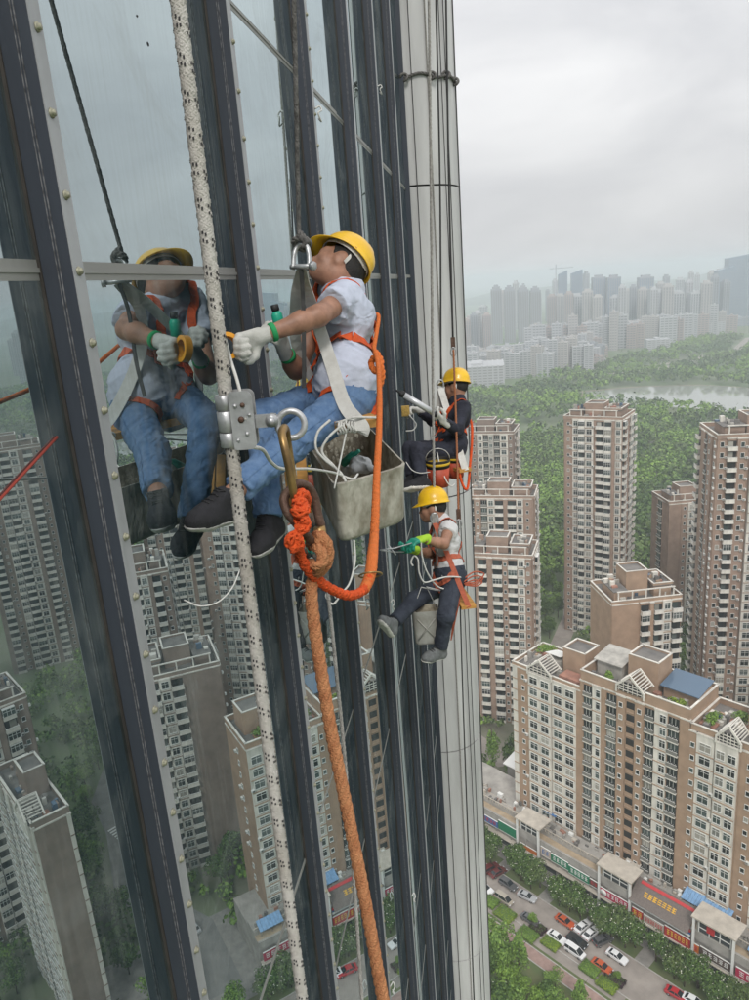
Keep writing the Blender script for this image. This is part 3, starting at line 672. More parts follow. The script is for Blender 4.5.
# --- buildings off to the right, seen in the glass
def refl_block(c, rz, W, D, n, label, brick, fr=None, nm='tower_block'):
    fr = fr or [(2.6, 'B', 0.2), (3.0, 'Y', 0.4), (1.4, 'b', 0.8), (2.6, 'W', 0.9), (3.0, 'Y', 0.4), (2.4, 'G', 0.5), (2.6, 'B', 0.3), (3.0, 'Y', 0.4), (1.4, 'b', 0.6)]
    k = W / sum(b[0] for b in fr); fr = [(b[0] * k, b[1], b[2]) for b in fr]
    return tower_block(nm, c, rz, W, D, n, fr, [(D * 0.3, 'Y', 0.4), (D * 0.2, 'b', 0.5), (D * 0.3, 'W', 0.4), (D * 0.2, 'B', 0.3)], None, label, brick, False)
refl_block((66, 157), R(-30), 20, 16, 18, 'brown brick block with blue-grey roof, mirrored in the glass below the shoe', m_brick3, [(9, 'b', 0.3), (3.0, 'Y', 0.4), (2.6, 'W', 0.9), (3.0, 'Y', 0.4), (2.4, 'B', 0.3)])
refl_block((88, 182), R(-28), 17, 16, 23, 'brown brick tower mirrored in the glass beside the first fin', m_brick3)
refl_block((122, 228), R(-35), 22, 17, 29, 'tall dim tower mirrored in the leftmost glass bay', m_brick3)
refl_block((172, 262), R(-35), 26, 17, 30, 'distant tall tower mirrored at the far left of the glass', m_brick3)
refl_block((104, 136), R(-50), 22, 14, 19, 'brown block with stepped flat roofs mirrored at the left edge', m_brick3)
refl_block((190, 180), R(-40), 24, 16, 27, 'tower standing beyond the right edge, mirrored in the glass edge', m_brick3)
refl_block((102, 245), R(-20), 22, 16, 28, 'tower behind the tall right-hand tower, mirrored in the second glass bay', m_brick2)
p = (83.0, 103.0)
h = House('slab_block', p, R(40), 'gabled slab block with cream window bays, mirrored in the glass at lower left', m_brick3, False)
h.box((0, 0.35, 0), (24, 7, 50), 0)
h.side((0, 0.35), (1, 0), (0, -1), 0, 16, [(0.8, 'w', 0.3), (6.4, 'W', 0.8), (4.4, 'W', 0.5), (2.5, 'L', 0.25), (2.7, 'P', 0.5), (2.6, 'L', 0.25), (4.6, 'W', 0.8)], 2)
h.side((0, 7), (0, -1), (-1, 0), 0, 16, [(0.8, 'w', 0.2), (5.8, 'b', 0.1)], 1.5)
h.parapet(0, 24, 0.1, 7, 50, 1.2); gable(h, 0.8, 7.2, -0.5, 51.4, 2.9, 3.4); h.roofbox(9, 15, 2.5, 6.5, 50.1, 6); h.clutter(1, 23, 1, 6, 50, 26); h.done()
# ------------------------------------------------------------------ distant city
def far_mesh(W, D, H, kind, wall, glass, nm):
    """distant block: storey bands and vertical piers as relief"""
    mb = MB(); mb.lo((-W / 2, -D / 2, 0), (W / 2, D / 2, H))
    n = max(3, int(H / 3.1))
    if kind == 'slab':
        for k in range(n):
            z = k * H / n; mb.lo((-W / 2 - 0.15, -D / 2 - 0.15, z + 1.0), (W / 2 + 0.15, D / 2 + 0.15, z + 2.3), 1)
        m_ = max(2, int(W / 6))
        for k in range(m_ + 1):
            x = -W / 2 + W * k / m_; mb.lo((x - 0.9, -D / 2 - 0.5, 0), (x + 0.9, D / 2 + 0.5, H + 0.8))
        mb.lo((-W * 0.12, -D * 0.3, H), (W * 0.1, D * 0.3, H + 3))
    elif kind == 'tower':
        m_ = max(3, int(W / 4.5))
        for k in range(m_):
            x = -W / 2 + W * (k + 0.5) / m_; mb.lo((x - 1.3, -D / 2 - 0.5, 2), (x + 1.3, D / 2 + 0.5, H - 3), 1)
        for k in range(0, n, 2):
            z = k * H / n; mb.lo((-W / 2 - 0.7, -D / 2 - 0.7, z), (W / 2 + 0.7, D / 2 + 0.7, z + 0.8))
        mb.lo((-W * 0.3, -D * 0.3, H), (W * 0.3, D * 0.3, H + 5))
    elif kind == 'round':
        mb.lo((-W * 0.36, -D * 0.4, H), (W * 0.36, D * 0.4, H + 5)); mb.lo((-W * 0.2, -D * 0.3, H + 5), (W * 0.2, D * 0.3, H + 9))
        for k in range(5): x = -W / 2 + W * (k + 0.5) / 5; mb.lo((x - 1.4, -D / 2 - 0.6, 2), (x + 1.4, D / 2 + 0.6, H - 4), 1)
    elif kind == 'glass':
        mb = MB(); mb.lo((-W / 2, -D / 2, 0), (W / 2, D / 2, H), 1)
        for k in range(0, n): z = k * H / n; mb.lo((-W / 2 - 0.25, -D / 2 - 0.25, z), (W / 2 + 0.25, D / 2 + 0.25, z + 0.7))
        mb.add([(-W / 2, -D / 2, H), (W / 2, -D / 2, H), (W / 2, D / 2, H), (-W / 2, D / 2, H), (-W / 2, -D / 2, H + 2), (W / 2, -D / 2, H + 10), (W / 2, D / 2, H + 10), (-W / 2, D / 2, H + 2)],
               [(0, 1, 5, 4), (1, 2, 6, 5), (2, 3, 7, 6), (3, 0, 4, 7), (4, 5, 6, 7)], 1)
    return mb.mesh(nm, [wall, glass])
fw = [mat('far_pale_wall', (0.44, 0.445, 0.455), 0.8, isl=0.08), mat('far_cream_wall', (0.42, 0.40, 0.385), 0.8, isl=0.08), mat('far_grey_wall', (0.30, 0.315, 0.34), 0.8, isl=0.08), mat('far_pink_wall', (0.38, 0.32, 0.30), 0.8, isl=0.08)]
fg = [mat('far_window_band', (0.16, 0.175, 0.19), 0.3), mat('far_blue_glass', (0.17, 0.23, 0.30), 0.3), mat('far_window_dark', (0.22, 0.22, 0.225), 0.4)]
def far_at(pl, pr, pt, dist, kind, wi, gi, nm, label, group, D=None, rz=0.0):
    a = ony(pl, pt, dist); b = ony(pr, pt, dist); W = abs(b[0] - a[0]); H = max(6.0, (a[2] + b[2]) / 2)
    o = link(nm, far_mesh(W, D or min(W, 30), H, kind, fw[wi], fg[gi], nm), None, ((a[0] + b[0]) / 2, dist, 0), rz); tag(o, label, 'building', group); return o
# skyline landmarks: left px, right px, top px, distance
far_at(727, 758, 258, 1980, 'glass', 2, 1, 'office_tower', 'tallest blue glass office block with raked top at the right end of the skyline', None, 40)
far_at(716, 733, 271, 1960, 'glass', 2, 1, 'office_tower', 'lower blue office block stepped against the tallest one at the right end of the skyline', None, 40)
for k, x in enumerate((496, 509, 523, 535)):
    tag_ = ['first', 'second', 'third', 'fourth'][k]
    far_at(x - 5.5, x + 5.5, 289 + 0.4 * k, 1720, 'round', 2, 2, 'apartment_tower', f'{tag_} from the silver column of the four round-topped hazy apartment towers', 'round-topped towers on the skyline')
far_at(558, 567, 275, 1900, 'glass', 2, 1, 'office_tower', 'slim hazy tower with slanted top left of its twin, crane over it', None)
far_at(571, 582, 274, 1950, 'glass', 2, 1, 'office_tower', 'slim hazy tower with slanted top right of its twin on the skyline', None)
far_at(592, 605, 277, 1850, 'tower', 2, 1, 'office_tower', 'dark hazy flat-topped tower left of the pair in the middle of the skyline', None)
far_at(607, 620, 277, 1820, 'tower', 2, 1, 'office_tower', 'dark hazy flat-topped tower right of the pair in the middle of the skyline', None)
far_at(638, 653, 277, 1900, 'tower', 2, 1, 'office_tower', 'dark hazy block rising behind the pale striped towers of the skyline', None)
rf = random.Random(5); G1 = 'hazy apartment towers along the skyline'; L1 = 'pale hazy apartment tower with vertical stripes in the skyline row'
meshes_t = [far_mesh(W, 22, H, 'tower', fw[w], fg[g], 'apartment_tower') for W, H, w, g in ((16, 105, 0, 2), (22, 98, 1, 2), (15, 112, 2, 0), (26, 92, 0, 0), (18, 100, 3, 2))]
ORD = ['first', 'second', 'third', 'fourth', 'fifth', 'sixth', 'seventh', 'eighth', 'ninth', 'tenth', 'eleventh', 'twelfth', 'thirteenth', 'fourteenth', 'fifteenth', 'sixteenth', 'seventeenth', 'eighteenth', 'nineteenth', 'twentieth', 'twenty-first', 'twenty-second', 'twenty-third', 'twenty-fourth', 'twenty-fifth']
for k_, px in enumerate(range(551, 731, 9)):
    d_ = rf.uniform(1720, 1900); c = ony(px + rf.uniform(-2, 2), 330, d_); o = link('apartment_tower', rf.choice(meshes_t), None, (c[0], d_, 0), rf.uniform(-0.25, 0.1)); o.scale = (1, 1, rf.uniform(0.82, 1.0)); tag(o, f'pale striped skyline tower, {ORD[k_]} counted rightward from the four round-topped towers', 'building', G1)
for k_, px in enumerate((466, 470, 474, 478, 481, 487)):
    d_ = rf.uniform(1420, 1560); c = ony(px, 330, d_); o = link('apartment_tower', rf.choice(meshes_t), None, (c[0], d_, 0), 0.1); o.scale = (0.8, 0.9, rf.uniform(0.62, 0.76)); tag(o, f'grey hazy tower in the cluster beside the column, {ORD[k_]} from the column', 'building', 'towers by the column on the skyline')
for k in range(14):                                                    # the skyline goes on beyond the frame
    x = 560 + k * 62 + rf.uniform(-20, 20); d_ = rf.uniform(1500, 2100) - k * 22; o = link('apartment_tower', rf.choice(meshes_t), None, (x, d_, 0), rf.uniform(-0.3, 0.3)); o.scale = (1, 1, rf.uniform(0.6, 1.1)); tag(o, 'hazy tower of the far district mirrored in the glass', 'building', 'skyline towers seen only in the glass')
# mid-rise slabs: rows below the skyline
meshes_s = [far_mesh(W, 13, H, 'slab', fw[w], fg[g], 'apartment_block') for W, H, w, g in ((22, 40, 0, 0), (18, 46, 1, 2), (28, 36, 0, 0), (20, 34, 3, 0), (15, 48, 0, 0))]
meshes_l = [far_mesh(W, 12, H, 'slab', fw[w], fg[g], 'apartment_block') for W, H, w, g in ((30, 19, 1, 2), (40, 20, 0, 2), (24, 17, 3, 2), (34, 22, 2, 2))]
G2 = 'rows of pale mid-rise blocks beyond the woods'; L2 = 'pale mid-rise apartment block in the hazy rows beyond the woods'
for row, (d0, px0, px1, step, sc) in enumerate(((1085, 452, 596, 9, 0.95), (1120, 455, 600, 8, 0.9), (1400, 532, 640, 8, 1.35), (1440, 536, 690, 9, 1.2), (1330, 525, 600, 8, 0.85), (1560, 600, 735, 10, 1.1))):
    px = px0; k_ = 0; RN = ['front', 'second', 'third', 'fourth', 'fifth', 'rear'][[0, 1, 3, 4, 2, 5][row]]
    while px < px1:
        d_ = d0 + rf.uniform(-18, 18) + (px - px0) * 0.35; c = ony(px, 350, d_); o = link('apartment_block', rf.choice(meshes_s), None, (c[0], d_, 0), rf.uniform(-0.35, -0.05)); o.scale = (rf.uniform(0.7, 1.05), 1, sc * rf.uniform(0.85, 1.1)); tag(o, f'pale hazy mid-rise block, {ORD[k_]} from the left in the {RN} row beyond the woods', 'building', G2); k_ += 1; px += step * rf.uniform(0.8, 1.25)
G3 = 'low housing of the hazy quarter'; L3 = 'small low pale house block in the dense hazy quarter below the skyline'
for k in range(190):
    d_ = rf.uniform(1150, 1400); px = rf.uniform(462, 604); c = ony(px, 350, d_); o = link('apartment_block', rf.choice(meshes_l), None, (c[0], d_, 0), rf.choice([-0.3, 1.2, -0.2, 0.05])); o.scale = (rf.uniform(0.5, 0.9), rf.uniform(0.7, 1.1), rf.uniform(0.6, 1.2)); tag(o, L3, 'building', G3)
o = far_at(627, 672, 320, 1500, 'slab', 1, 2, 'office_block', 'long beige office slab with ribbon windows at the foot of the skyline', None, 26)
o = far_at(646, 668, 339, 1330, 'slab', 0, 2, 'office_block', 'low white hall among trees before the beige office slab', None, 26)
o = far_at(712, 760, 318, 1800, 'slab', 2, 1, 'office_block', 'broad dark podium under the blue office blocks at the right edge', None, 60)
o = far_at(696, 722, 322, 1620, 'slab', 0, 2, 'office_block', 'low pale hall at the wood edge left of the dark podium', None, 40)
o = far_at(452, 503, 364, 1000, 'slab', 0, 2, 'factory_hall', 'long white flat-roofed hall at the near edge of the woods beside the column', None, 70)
# tower crane over the slim twins
mb = MB(); c = ony(556, 300, 1890); bx_ = V(c[0], c[1], 0)
mb.lo(bx_ + V(-0.8, -0.8, 0), bx_ + V(0.8, 0.8, 152)); mb.lo(bx_ + V(-14, -0.5, 150), bx_ + V(40, 0.5, 151.2)); mb.lo(bx_ + V(-1, -1, 152), bx_ + V(1, 1, 160))
tag(mb.build('tower_crane', fw[2]), 'thin tower crane over the slim twin towers on the skyline', 'crane')

# a second, farther line of towers between the landmarks
second_line = random.Random(31)
for k_, px in enumerate(range(486, 726, 10)):
    d_ = second_line.uniform(2050, 2450); c = ony(px + second_line.uniform(-3, 3), 330, d_); o = link('apartment_tower', second_line.choice(meshes_t), None, (c[0], d_, 0), second_line.uniform(-0.2, 0.2)); o.scale = (0.85, 1, second_line.uniform(0.75, 1.2)); tag(o, f'faint blue-grey tower in the farthest line of the skyline, {ORD[k_]} from the left', 'building', 'farthest line of skyline towers')
# ------------------------------------------------------------------ shop row along the street
AX = [[U2[0], U2[1], 0], [V2[0], V2[1], 0], [0, 0, 1]]
def sbox(mb, u0, u1, v0, v1, z0, z1, mi=0): mb.box(SV((u0 + u1) / 2, (v0 + v1) / 2, (z0 + z1) / 2), ((u1 - u0) / 2, (v1 - v0) / 2, (z1 - z0) / 2), AX, mi)
m_conc = mat('podium_concrete', (0.36, 0.34, 0.31), 0.85, var=0.25, scale=0.4, detail=8)
m_canop = mat('canopy_pale', (0.52, 0.47, 0.40), 0.8, var=0.2, scale=0.5)
m_sand = mat('terrace_sand', (0.40, 0.31, 0.21), 0.9, var=0.2, scale=0.5)
m_shop = mat('shop_front_glass', (0.05, 0.055, 0.06), 0.15, isl=0.4)
m_red = mat('sign_red', (0.50, 0.03, 0.035), 0.5, var=0.12, scale=2); m_crim = mat('sign_crimson', (0.48, 0.025, 0.08), 0.5)
m_green = mat('sign_green', (0.02, 0.20, 0.10), 0.5, var=0.15, scale=2); m_blue = mat('sign_blue', (0.06, 0.16, 0.36), 0.5)
m_gold = mat('sign_gold', (0.75, 0.42, 0.03), 0.45); m_yel = mat('sign_yellow', (0.8, 0.55, 0.08), 0.5); m_brown = mat('sign_dark_brown', (0.10, 0.065, 0.055), 0.6)
m_awn = mat('awning_blue', (0.20, 0.36, 0.58), 0.6, var=0.2, scale=1.5); m_beige = mat('sign_beige', (0.5, 0.42, 0.36), 0.6); m_or = mat('sign_orange', (0.6, 0.17, 0.03), 0.5)
t = thing('shop_row', SV(25, -7), 'two-storey concrete shop row with flat roof terraces at the foot of the slab block', 'building')
mb = MB(); sbox(mb, -45, 72, -15, -0.6, 0, 8.2); sbox(mb, -45, 72, -0.6, -0.1, 6.4, 8.4); sbox(mb, -45, 72, -15, -2.0, 8.2, 8.28); mb.build('wall', m_conc, t)
mb = MB(); sbox(mb, -45, 72, -6.4, -2.4, 8.3, 9.4); mb.build('roof_parapet', m_conc, t)
mb = MB()
for u in np.arange(-44, 71, 0.9): sbox(mb, u, u + 0.12, -2.5, -2.3, 9.4, 10.0)
sbox(mb, -45, 72, -2.5, -2.3, 10.0, 10.15); tag(mb.build('railing', m_canop, t), kind='stuff')
mb = MB(); sbox(mb, -45, 72, -2.3, -0.6, 8.21, 8.36); mb.build('terrace', m_sand, t)
for u in np.arange(-42, 68, 4.6):
    mb = MB(); sbox(mb, u, u + 3.9, -0.6, -0.52, 0.3, 2.9); f_ = mb.build('shop_window', m_shop, t)
    mb = MB(); sbox(mb, u + 3.95, u + 4.55, -0.6, -0.3, 0.02, 6.3); mb.build('pillar', m_conc, t)
mb = MB(); sbox(mb, -45, 72, -0.6, 0.7, 2.95, 3.15); mb.build('shop_canopy', m_canop, t)
rs = random.Random(9)
mb = MB()
for _ in range(170):
    u_ = rs.uniform(-40, 71); v_ = rs.uniform(-6.2, -2.7); a_, b_, c_ = rs.uniform(0.3, 1.2), rs.uniform(0.3, 0.9), rs.uniform(0.3, 1.2); sbox(mb, u_ - a_ / 2, u_ + a_ / 2, v_ - b_ / 2, v_ + b_ / 2, 9.4, 9.4 + c_, rs.choice([0, 0, 1, 2, 3, 4]))
for k in range(9): u_ = rs.uniform(-30, 70); sbox(mb, u_, u_ + rs.uniform(3, 9), -3.4 - 0.25 * k, -3.25 - 0.25 * k, 9.42, 9.56, 1)
tag(mb.build('roof_clutter', [m_conc, m_canop, m_white, m_roof, m_terra], t), kind='stuff')
def glyphs(mb, u0, u1, v, z0, z1, n, mi=1, fill=0.8):
    """rows of stroke-built characters, too small to read, standing proud of a sign face"""
    w = (u1 - u0) / n; H = z1 - z0
    for k in range(n):
        a = u0 + w * (k + (1 - fill) / 2); b = a + w * fill
        for j in range(3): z = z0 + H * (0.1 + 0.36 * j) ; sbox(mb, a + rs.uniform(0, 0.15) * w, b - rs.uniform(0, 0.15) * w, v, v + 0.03, z, z + H * 0.12, mi)
        for j in range(2): x = a + (b - a) * rs.uniform(0.1, 0.85); sbox(mb, x, x + w * 0.1, v + 0.002, v + 0.033, z0 + H * rs.uniform(0, 0.3), z0 + H * rs.uniform(0.65, 1.0), mi)
def sign(u0, u1, z0, z1, face, ink, n, label, v=0.15, frame=m_white):
    t = thing('shop_sign', SV((u0 + u1) / 2, v, z0), label, 'sign', 'signs along the shop row')
    mb = MB(); sbox(mb, u0, u1, v, v + 0.2, z0, z1); mb.build('board', face, t)
    if ink is not None:
        mb = MB(); glyphs(mb, u0 + 0.08 * (u1 - u0), u1 - 0.06 * (u1 - u0), v + 0.2, z0 + 0.22 * (z1 - z0), z1 - 0.18 * (z1 - z0), n, 0); mb.build('lettering', ink, t)
    mb = MB(); sbox(mb, u0, u1, v + 0.02, v + 0.24, z1 + 0.001, z1 + 0.12); sbox(mb, u0, u1, v + 0.02, v + 0.24, z0 - 0.12, z0 - 0.001); mb.build('frame', frame, t)
    return t
sign(-2.0, 4.6, 4.9, 6.7, m_blue, m_red, 5, 'blue shop sign with red blocks next to the silver column')
sign(4.9, 10.4, 5.0, 7.6, m_green, None, 0, 'plain green shop sign left of the first roof portal')
sign(11.6, 16.6, 3.5, 4.7, m_or, None, 0, 'narrow orange sign under the first roof portal')
sign(17.8, 20.6, 5.0, 7.2, m_beige, m_blue, 2, 'off-white sign right of the first roof portal')
sign(20.8, 25.6, 4.9, 6.9, m_green, m_white, 4, 'green sign with white characters, left half of the green pair')
sign(25.7, 31.2, 4.4, 6.5, m_green, m_white, 5, 'green sign with white characters, right half of the green pair')
sign(31.3, 33.4, 4.6, 6.2, m_brown, m_red, 2, 'small dark brown sign beside the second roof portal')
sign(34.1, 41.2, 3.6, 5.7, m_crim, m_white, 6, 'crimson sign with round white emblem under the second roof portal')
em = MB(); em.lathe([(0.85, 0), (0.85, 0.06)], SV(34.9, 0.42, 4.65), [*V2, 0], 20); em.build('emblem', m_white, [o for o in bpy.data.objects if o.get('label', '').startswith('crimson sign with round')][0])
sign(41.9, 44.4, 3.3, 5.4, m_red, m_yel, 2, 'red and yellow sign right of the second roof portal')
sign(44.6, 49.2, 3.3, 5.2, m_beige, m_red, 7, 'pale sign with red characters between two red signs')
sign(49.4, 55.0, 3.2, 5.6, m_red, m_yel, 6, 'bright red sign with yellow characters left of the third roof portal')
sign(55.4, 56.8, 3.4, 5.4, m_or, m_red, 1, 'small orange sign at the foot of the third roof portal')
sign(57.0, 63.2, 3.6, 5.6, m_brown, m_white, 5, 'dark sign with five white blocks under the third roof portal')
sign(64.2, 71.5, 3.6, 5.8, m_crim, m_white, 5, 'crimson sign with white characters at the right edge of the picture')
# big sloping sign roof with gold characters
t = thing('roof_sign', SV(48, -2, 6), 'large grey sign roof with gold characters, red banner and blue white stripe band', 'sign', 'signs along the shop row')
sl = nrm(V(0, 1, -0.9)); 
def slope_ax():
    d = V(V2[0] * 1.0, V2[1] * 1.0, -0.85); d = nrm(d); u = V(U2[0], U2[1], 0); return [u, d, np.cross(u, d)]
SA = slope_ax(); sc_ = SV(48.0, -1.0, 9.3)
mb = MB(); mb.box(sc_, (6.6, 2.7, 0.12), SA); mb.build('sign_board', mat('sign_grey_mesh', (0.16, 0.13, 0.115), 0.7, var=0.2, scale=3), t)
nz = SA[2] if SA[2][2] > 0 else -SA[2]
mb = MB()
for k in range(7):
    for j in range(3): mb.box(sc_ + SA[0] * (-3.6 + k * 1.05 + rs.uniform(-.05, .05)) + SA[1] * (0.1 + 0.42 * (j - 1)) + nz * 0.16, (0.4, 0.09, 0.05), SA)
    for j in range(2): mb.box(sc_ + SA[0] * (-3.6 + k * 1.05 + rs.uniform(-.3, .3)) + SA[1] * 0.1 + nz * 0.18, (0.07, 0.55, 0.05), SA)
mb.build('gold_lettering', m_gold, t)
mb = MB(); mb.box(sc_ + SA[1] * -1.95 + SA[0] * 0.5 + nz * 0.2, (5.9, 0.34, 0.1), SA); mb.build('red_banner', m_red, t)
for k, (m_, dz) in enumerate(((m_blue, 7.0), (m_white, 6.45), (m_red, 7.55))):
    mb = MB(); sbox(mb, 41.6, 54.9, 0.1 + 0.01 * k, 0.36 + 0.02 * k, dz, dz + 0.5); mb.build('stripe_band', m_, t)
# roof portals
for u0, u1, H, lb in ((11.0, 17.3, 11.6, 'pale flat-roofed portal frame on the shop row left of the green sign pair'), (33.8, 41.4, 11.6, 'pale flat-roofed portal frame between green signs and gold lettering'), (55.6, 63.6, 12.2, 'pale flat-roofed portal frame with red panel near the right edge')):
    t = thing('roof_portal', SV((u0 + u1) / 2, 0), lb, 'portal', 'roof portals on the shop row')
    mb = MB(); sbox(mb, u0 - 0.5, u1 + 0.5, -4.2, 0.9, H, H + 0.35); mb.build('roof', m_canop, t)
    for u in (u0, u1):
        mb = MB(); sbox(mb, u - 0.22, u + 0.22, 0.3, 0.75, 0.02, H); mb.build('column', m_white, t)
    mb = MB(); sbox(mb, u0 + 0.3, u1 - 0.3, -0.35, -0.2, 6.0, H); mb.build('back_panel', m_conc, t)
    mb = MB(); sbox(mb, u0 + 0.8, u1 - 0.8, -0.2, -0.1, 8.8, 11.0); mb.build('window', m_shop, t)
    mb = MB()
    for k in range(4): x = u0 + 0.8 + (u1 - u0 - 1.6) * k / 3; sbox(mb, x - 0.09, x + 0.09, -0.12, 0.0, 8.7, 11.1)
    sbox(mb, u0 + 0.7, u1 - 0.7, -0.12, -0.02, 9.8, 9.98); mb.build('window_frame', m_white, t)
    if u0 > 50:
        mb = MB(); sbox(mb, 58.0, 59.6, -0.05, 0.05, 9.6, 11.2); mb.build('red_panel', m_red, t)
def awning(u0, u1, v0, v1, z0, z1, m, label):
    t = thing('awning', SV((u0 + u1) / 2, v1, z0), label, 'awning'); n = int((u1 - u0) / 0.7)
    for k in range(n):
        a = u0 + (u1 - u0) * k / n; b = u0 + (u1 - u0) * (k + 1) / n
        mb = MB(); q = [SV(a, v0, z1), SV(b - 0.05, v0, z1), SV(b - 0.05, v1, z0), SV(a, v1, z0)]; mb.prism(q, V(0, 0, -0.05), V(0, 0, 0.05 + 0.02 * (k % 2))); mb.build('sheet', m, t)
    mb = MB()
    for u in (u0 + 0.3, (u0 + u1) / 2, u1 - 0.3): sbox(mb, u - 0.06, u + 0.06, v1 - 0.3, v1 - 0.18, 8.2, z0 - 0.05)
    mb.build('post', m_rail, t)
awning(50.5, 60.5, -7.2, -4.2, 10.4, 11.6, m_awn, 'blue corrugated awning on the shop roof below the slab block')
awning(65.5, 71, -3.5, -1.2, 9.8, 10.8, m_awn, 'blue awning at the right edge above the crimson sign')
awning(14.0, 17.5, -7.6, -6.4, 11.2, 11.6, m_blue, 'small dark blue awning on the shop roof left of the green signs')
awning(36.5, 40.0, -8.0, -5.4, 9.9, 10.8, m_canop, 'pale grey awning on the shop roof behind the second portal')
t = thing('shed', SV(-6, -20), 'small shed with white pitched roof beside the silver column', 'shed')
mb = MB(); sbox(mb, -6.5, 0.5, -23, -18, 0, 8.8); mb.build('wall', m_conc, t)
mb = MB(); q = [SV(-7.4, -17.2, 9.0), SV(1.0, -17.2, 9.0), SV(1.0, -24, 10.6), SV(-7.4, -24, 10.6)]; mb.prism(q, V(0, 0, 0), V(0, 0, 0.25)); mb.build('roof', m_white, t)

# ------------------------------------------------------------------ cars
m_tyre = mat('tyre', (0.015, 0.015, 0.015), 0.8); m_rim = mat('wheel_rim', (0.4, 0.4, 0.42), 0.35, 0.8); m_cgl = mat('car_glass', (0.02, 0.025, 0.03), 0.06)
m_lamp = mat('headlamp', (0.7, 0.72, 0.75), 0.15); m_tail = mat('tail_lamp', (0.4, 0.02, 0.02), 0.2)
def paint(nm, c): return mat('car_paint_' + nm, c, 0.3, 0.0, coat=0.8)
CARM = {}
def car_meshes(kind):
    if kind in CARM: return CARM[kind]
    L, W, H = dict(sedan=(4.6, 1.78, 1.45), suv=(4.7, 1.86, 1.72), van=(4.5, 1.75, 1.85))[kind]
    # side profile (x forward, z up)
    if kind == 'sedan':
        lower = [(-2.3, .35), (-2.3, .78), (-2.2, .95), (-1.55, 1.0), (0.85, .95), (1.9, .82), (2.25, .66), (2.3, .35)]
        cab = [(-1.75, .97), (-1.1, 1.38), (-0.3, 1.45), (0.25, 1.4), (1.05, .94)]
    elif kind == 'suv':
        lower = [(-2.33, .4), (-2.33, .95), (-2.25, 1.08), (-1.7, 1.1), (0.9, 1.05), (2.0, .98), (2.3, .75), (2.35, .4)]
        cab = [(-2.2, 1.07), (-1.95, 1.6), (-0.8, 1.72), (0.2, 1.66), (1.0, 1.04)]
    else:
        lower = [(-2.25, .35), (-2.25, 1.0), (-2.2, 1.05), (1.2, 1.0), (2.0, .9), (2.25, .7), (2.25, .35)]
        cab = [(-2.2, 1.03), (-2.1, 1.78), (-1.0, 1.85), (0.7, 1.78), (1.65, .94)]
    def ext(mb, prof, wf, mi=0):
        n = len(prof); rows = []
        for s_, k in ((-1, 0.9), (-1, 1.0), (1, 1.0), (1, 0.9)):
            pass
        vs = []
        lay = [(-W / 2 * wf(0), 0.93), (-W / 2 * wf(1), 1.0), (W / 2 * wf(1), 1.0), (W / 2 * wf(0), 0.93)]
        zc = sum(p[1] for p in prof) / n
        for yy, sc in lay:
            for x, z in prof: vs.append((x * sc if sc < 1 else x, yy, zc + (z - zc) * (sc if sc < 1 else 1)))
        fs = []
        for r_ in range(3):
            for i in range(n): j = (i + 1) % n; fs.append((r_ * n + i, r_ * n + j, (r_ + 1) * n + j, (r_ + 1) * n + i))
        fs += [tuple(range(n)), tuple(3 * n + i for i in range(n))[::-1]]
        mb.add(vs, fs, mi)
    body = MB(); ext(body, lower, lambda k: 1.0 if k == 0 else 0.92)
    roof = MB(); rp = [p for p in cab if p[1] > 1.2]
    vs = []
    for yy in (-W * 0.36, W * 0.36):
        for x, z in rp: vs.append((x, yy, z + 0.02))
        for x, z in rp[::-1]: vs.append((x, yy, z - 0.05))
    n = len(rp) * 2; roof.add(vs, [tuple(range(n)), tuple(range(n, 2 * n))[::-1]] + [(i, n + i, n + (i + 1) % n, (i + 1) % n) for i in range(n)])
    for s_ in (-1, 1):                                     # pillars
        for (xa, za), (xb, zb) in ((cab[0], cab[1]), (cab[-1], cab[-2]), ((cab[2][0], .98), (cab[2][0], cab[2][1]))):
            body.tube([(xa, s_ * W * 0.43, za), (xb, s_ * W * 0.365, zb)], 0.05, 5)
    glass = MB(); vs = []
    n = len(cab)
    for s_ in (-1, 1):
        for x, z in cab: vs.append((x, s_ * W * (0.44 - 0.08 * (z - .95) / (H - .95)), z))
    glass.add(vs, [tuple(range(n)), tuple(range(n, 2 * n))[::-1]] + [(i, n + i, n + (i + 1) % n, (i + 1) % n) for i in range(n)])
    wheel = MB(); wheel.lathe([(0.2, -0.1), (0.33, -0.1), (0.34, 0.0), (0.33, 0.1), (0.2, 0.1)], (0, 0, 0), (0, 1, 0), 14); wheel.lathe([(0.19, -0.09), (0.19, 0.105), (0.0, 0.12)], (0, 0, 0), (0, 1, 0), 10, 1)
    hl = MB(); hl.box((0, 0, 0), (0.09, 0.2, 0.07)); 
    CARM[kind] = (body, roof, glass.mesh('windows', m_cgl), wheel.mesh('wheel', [m_tyre, m_rim]), hl.mesh('headlight', m_lamp), hl.mesh('tail_light', m_tail), L, W, lower)
    return CARM[kind]
BODYM = {}
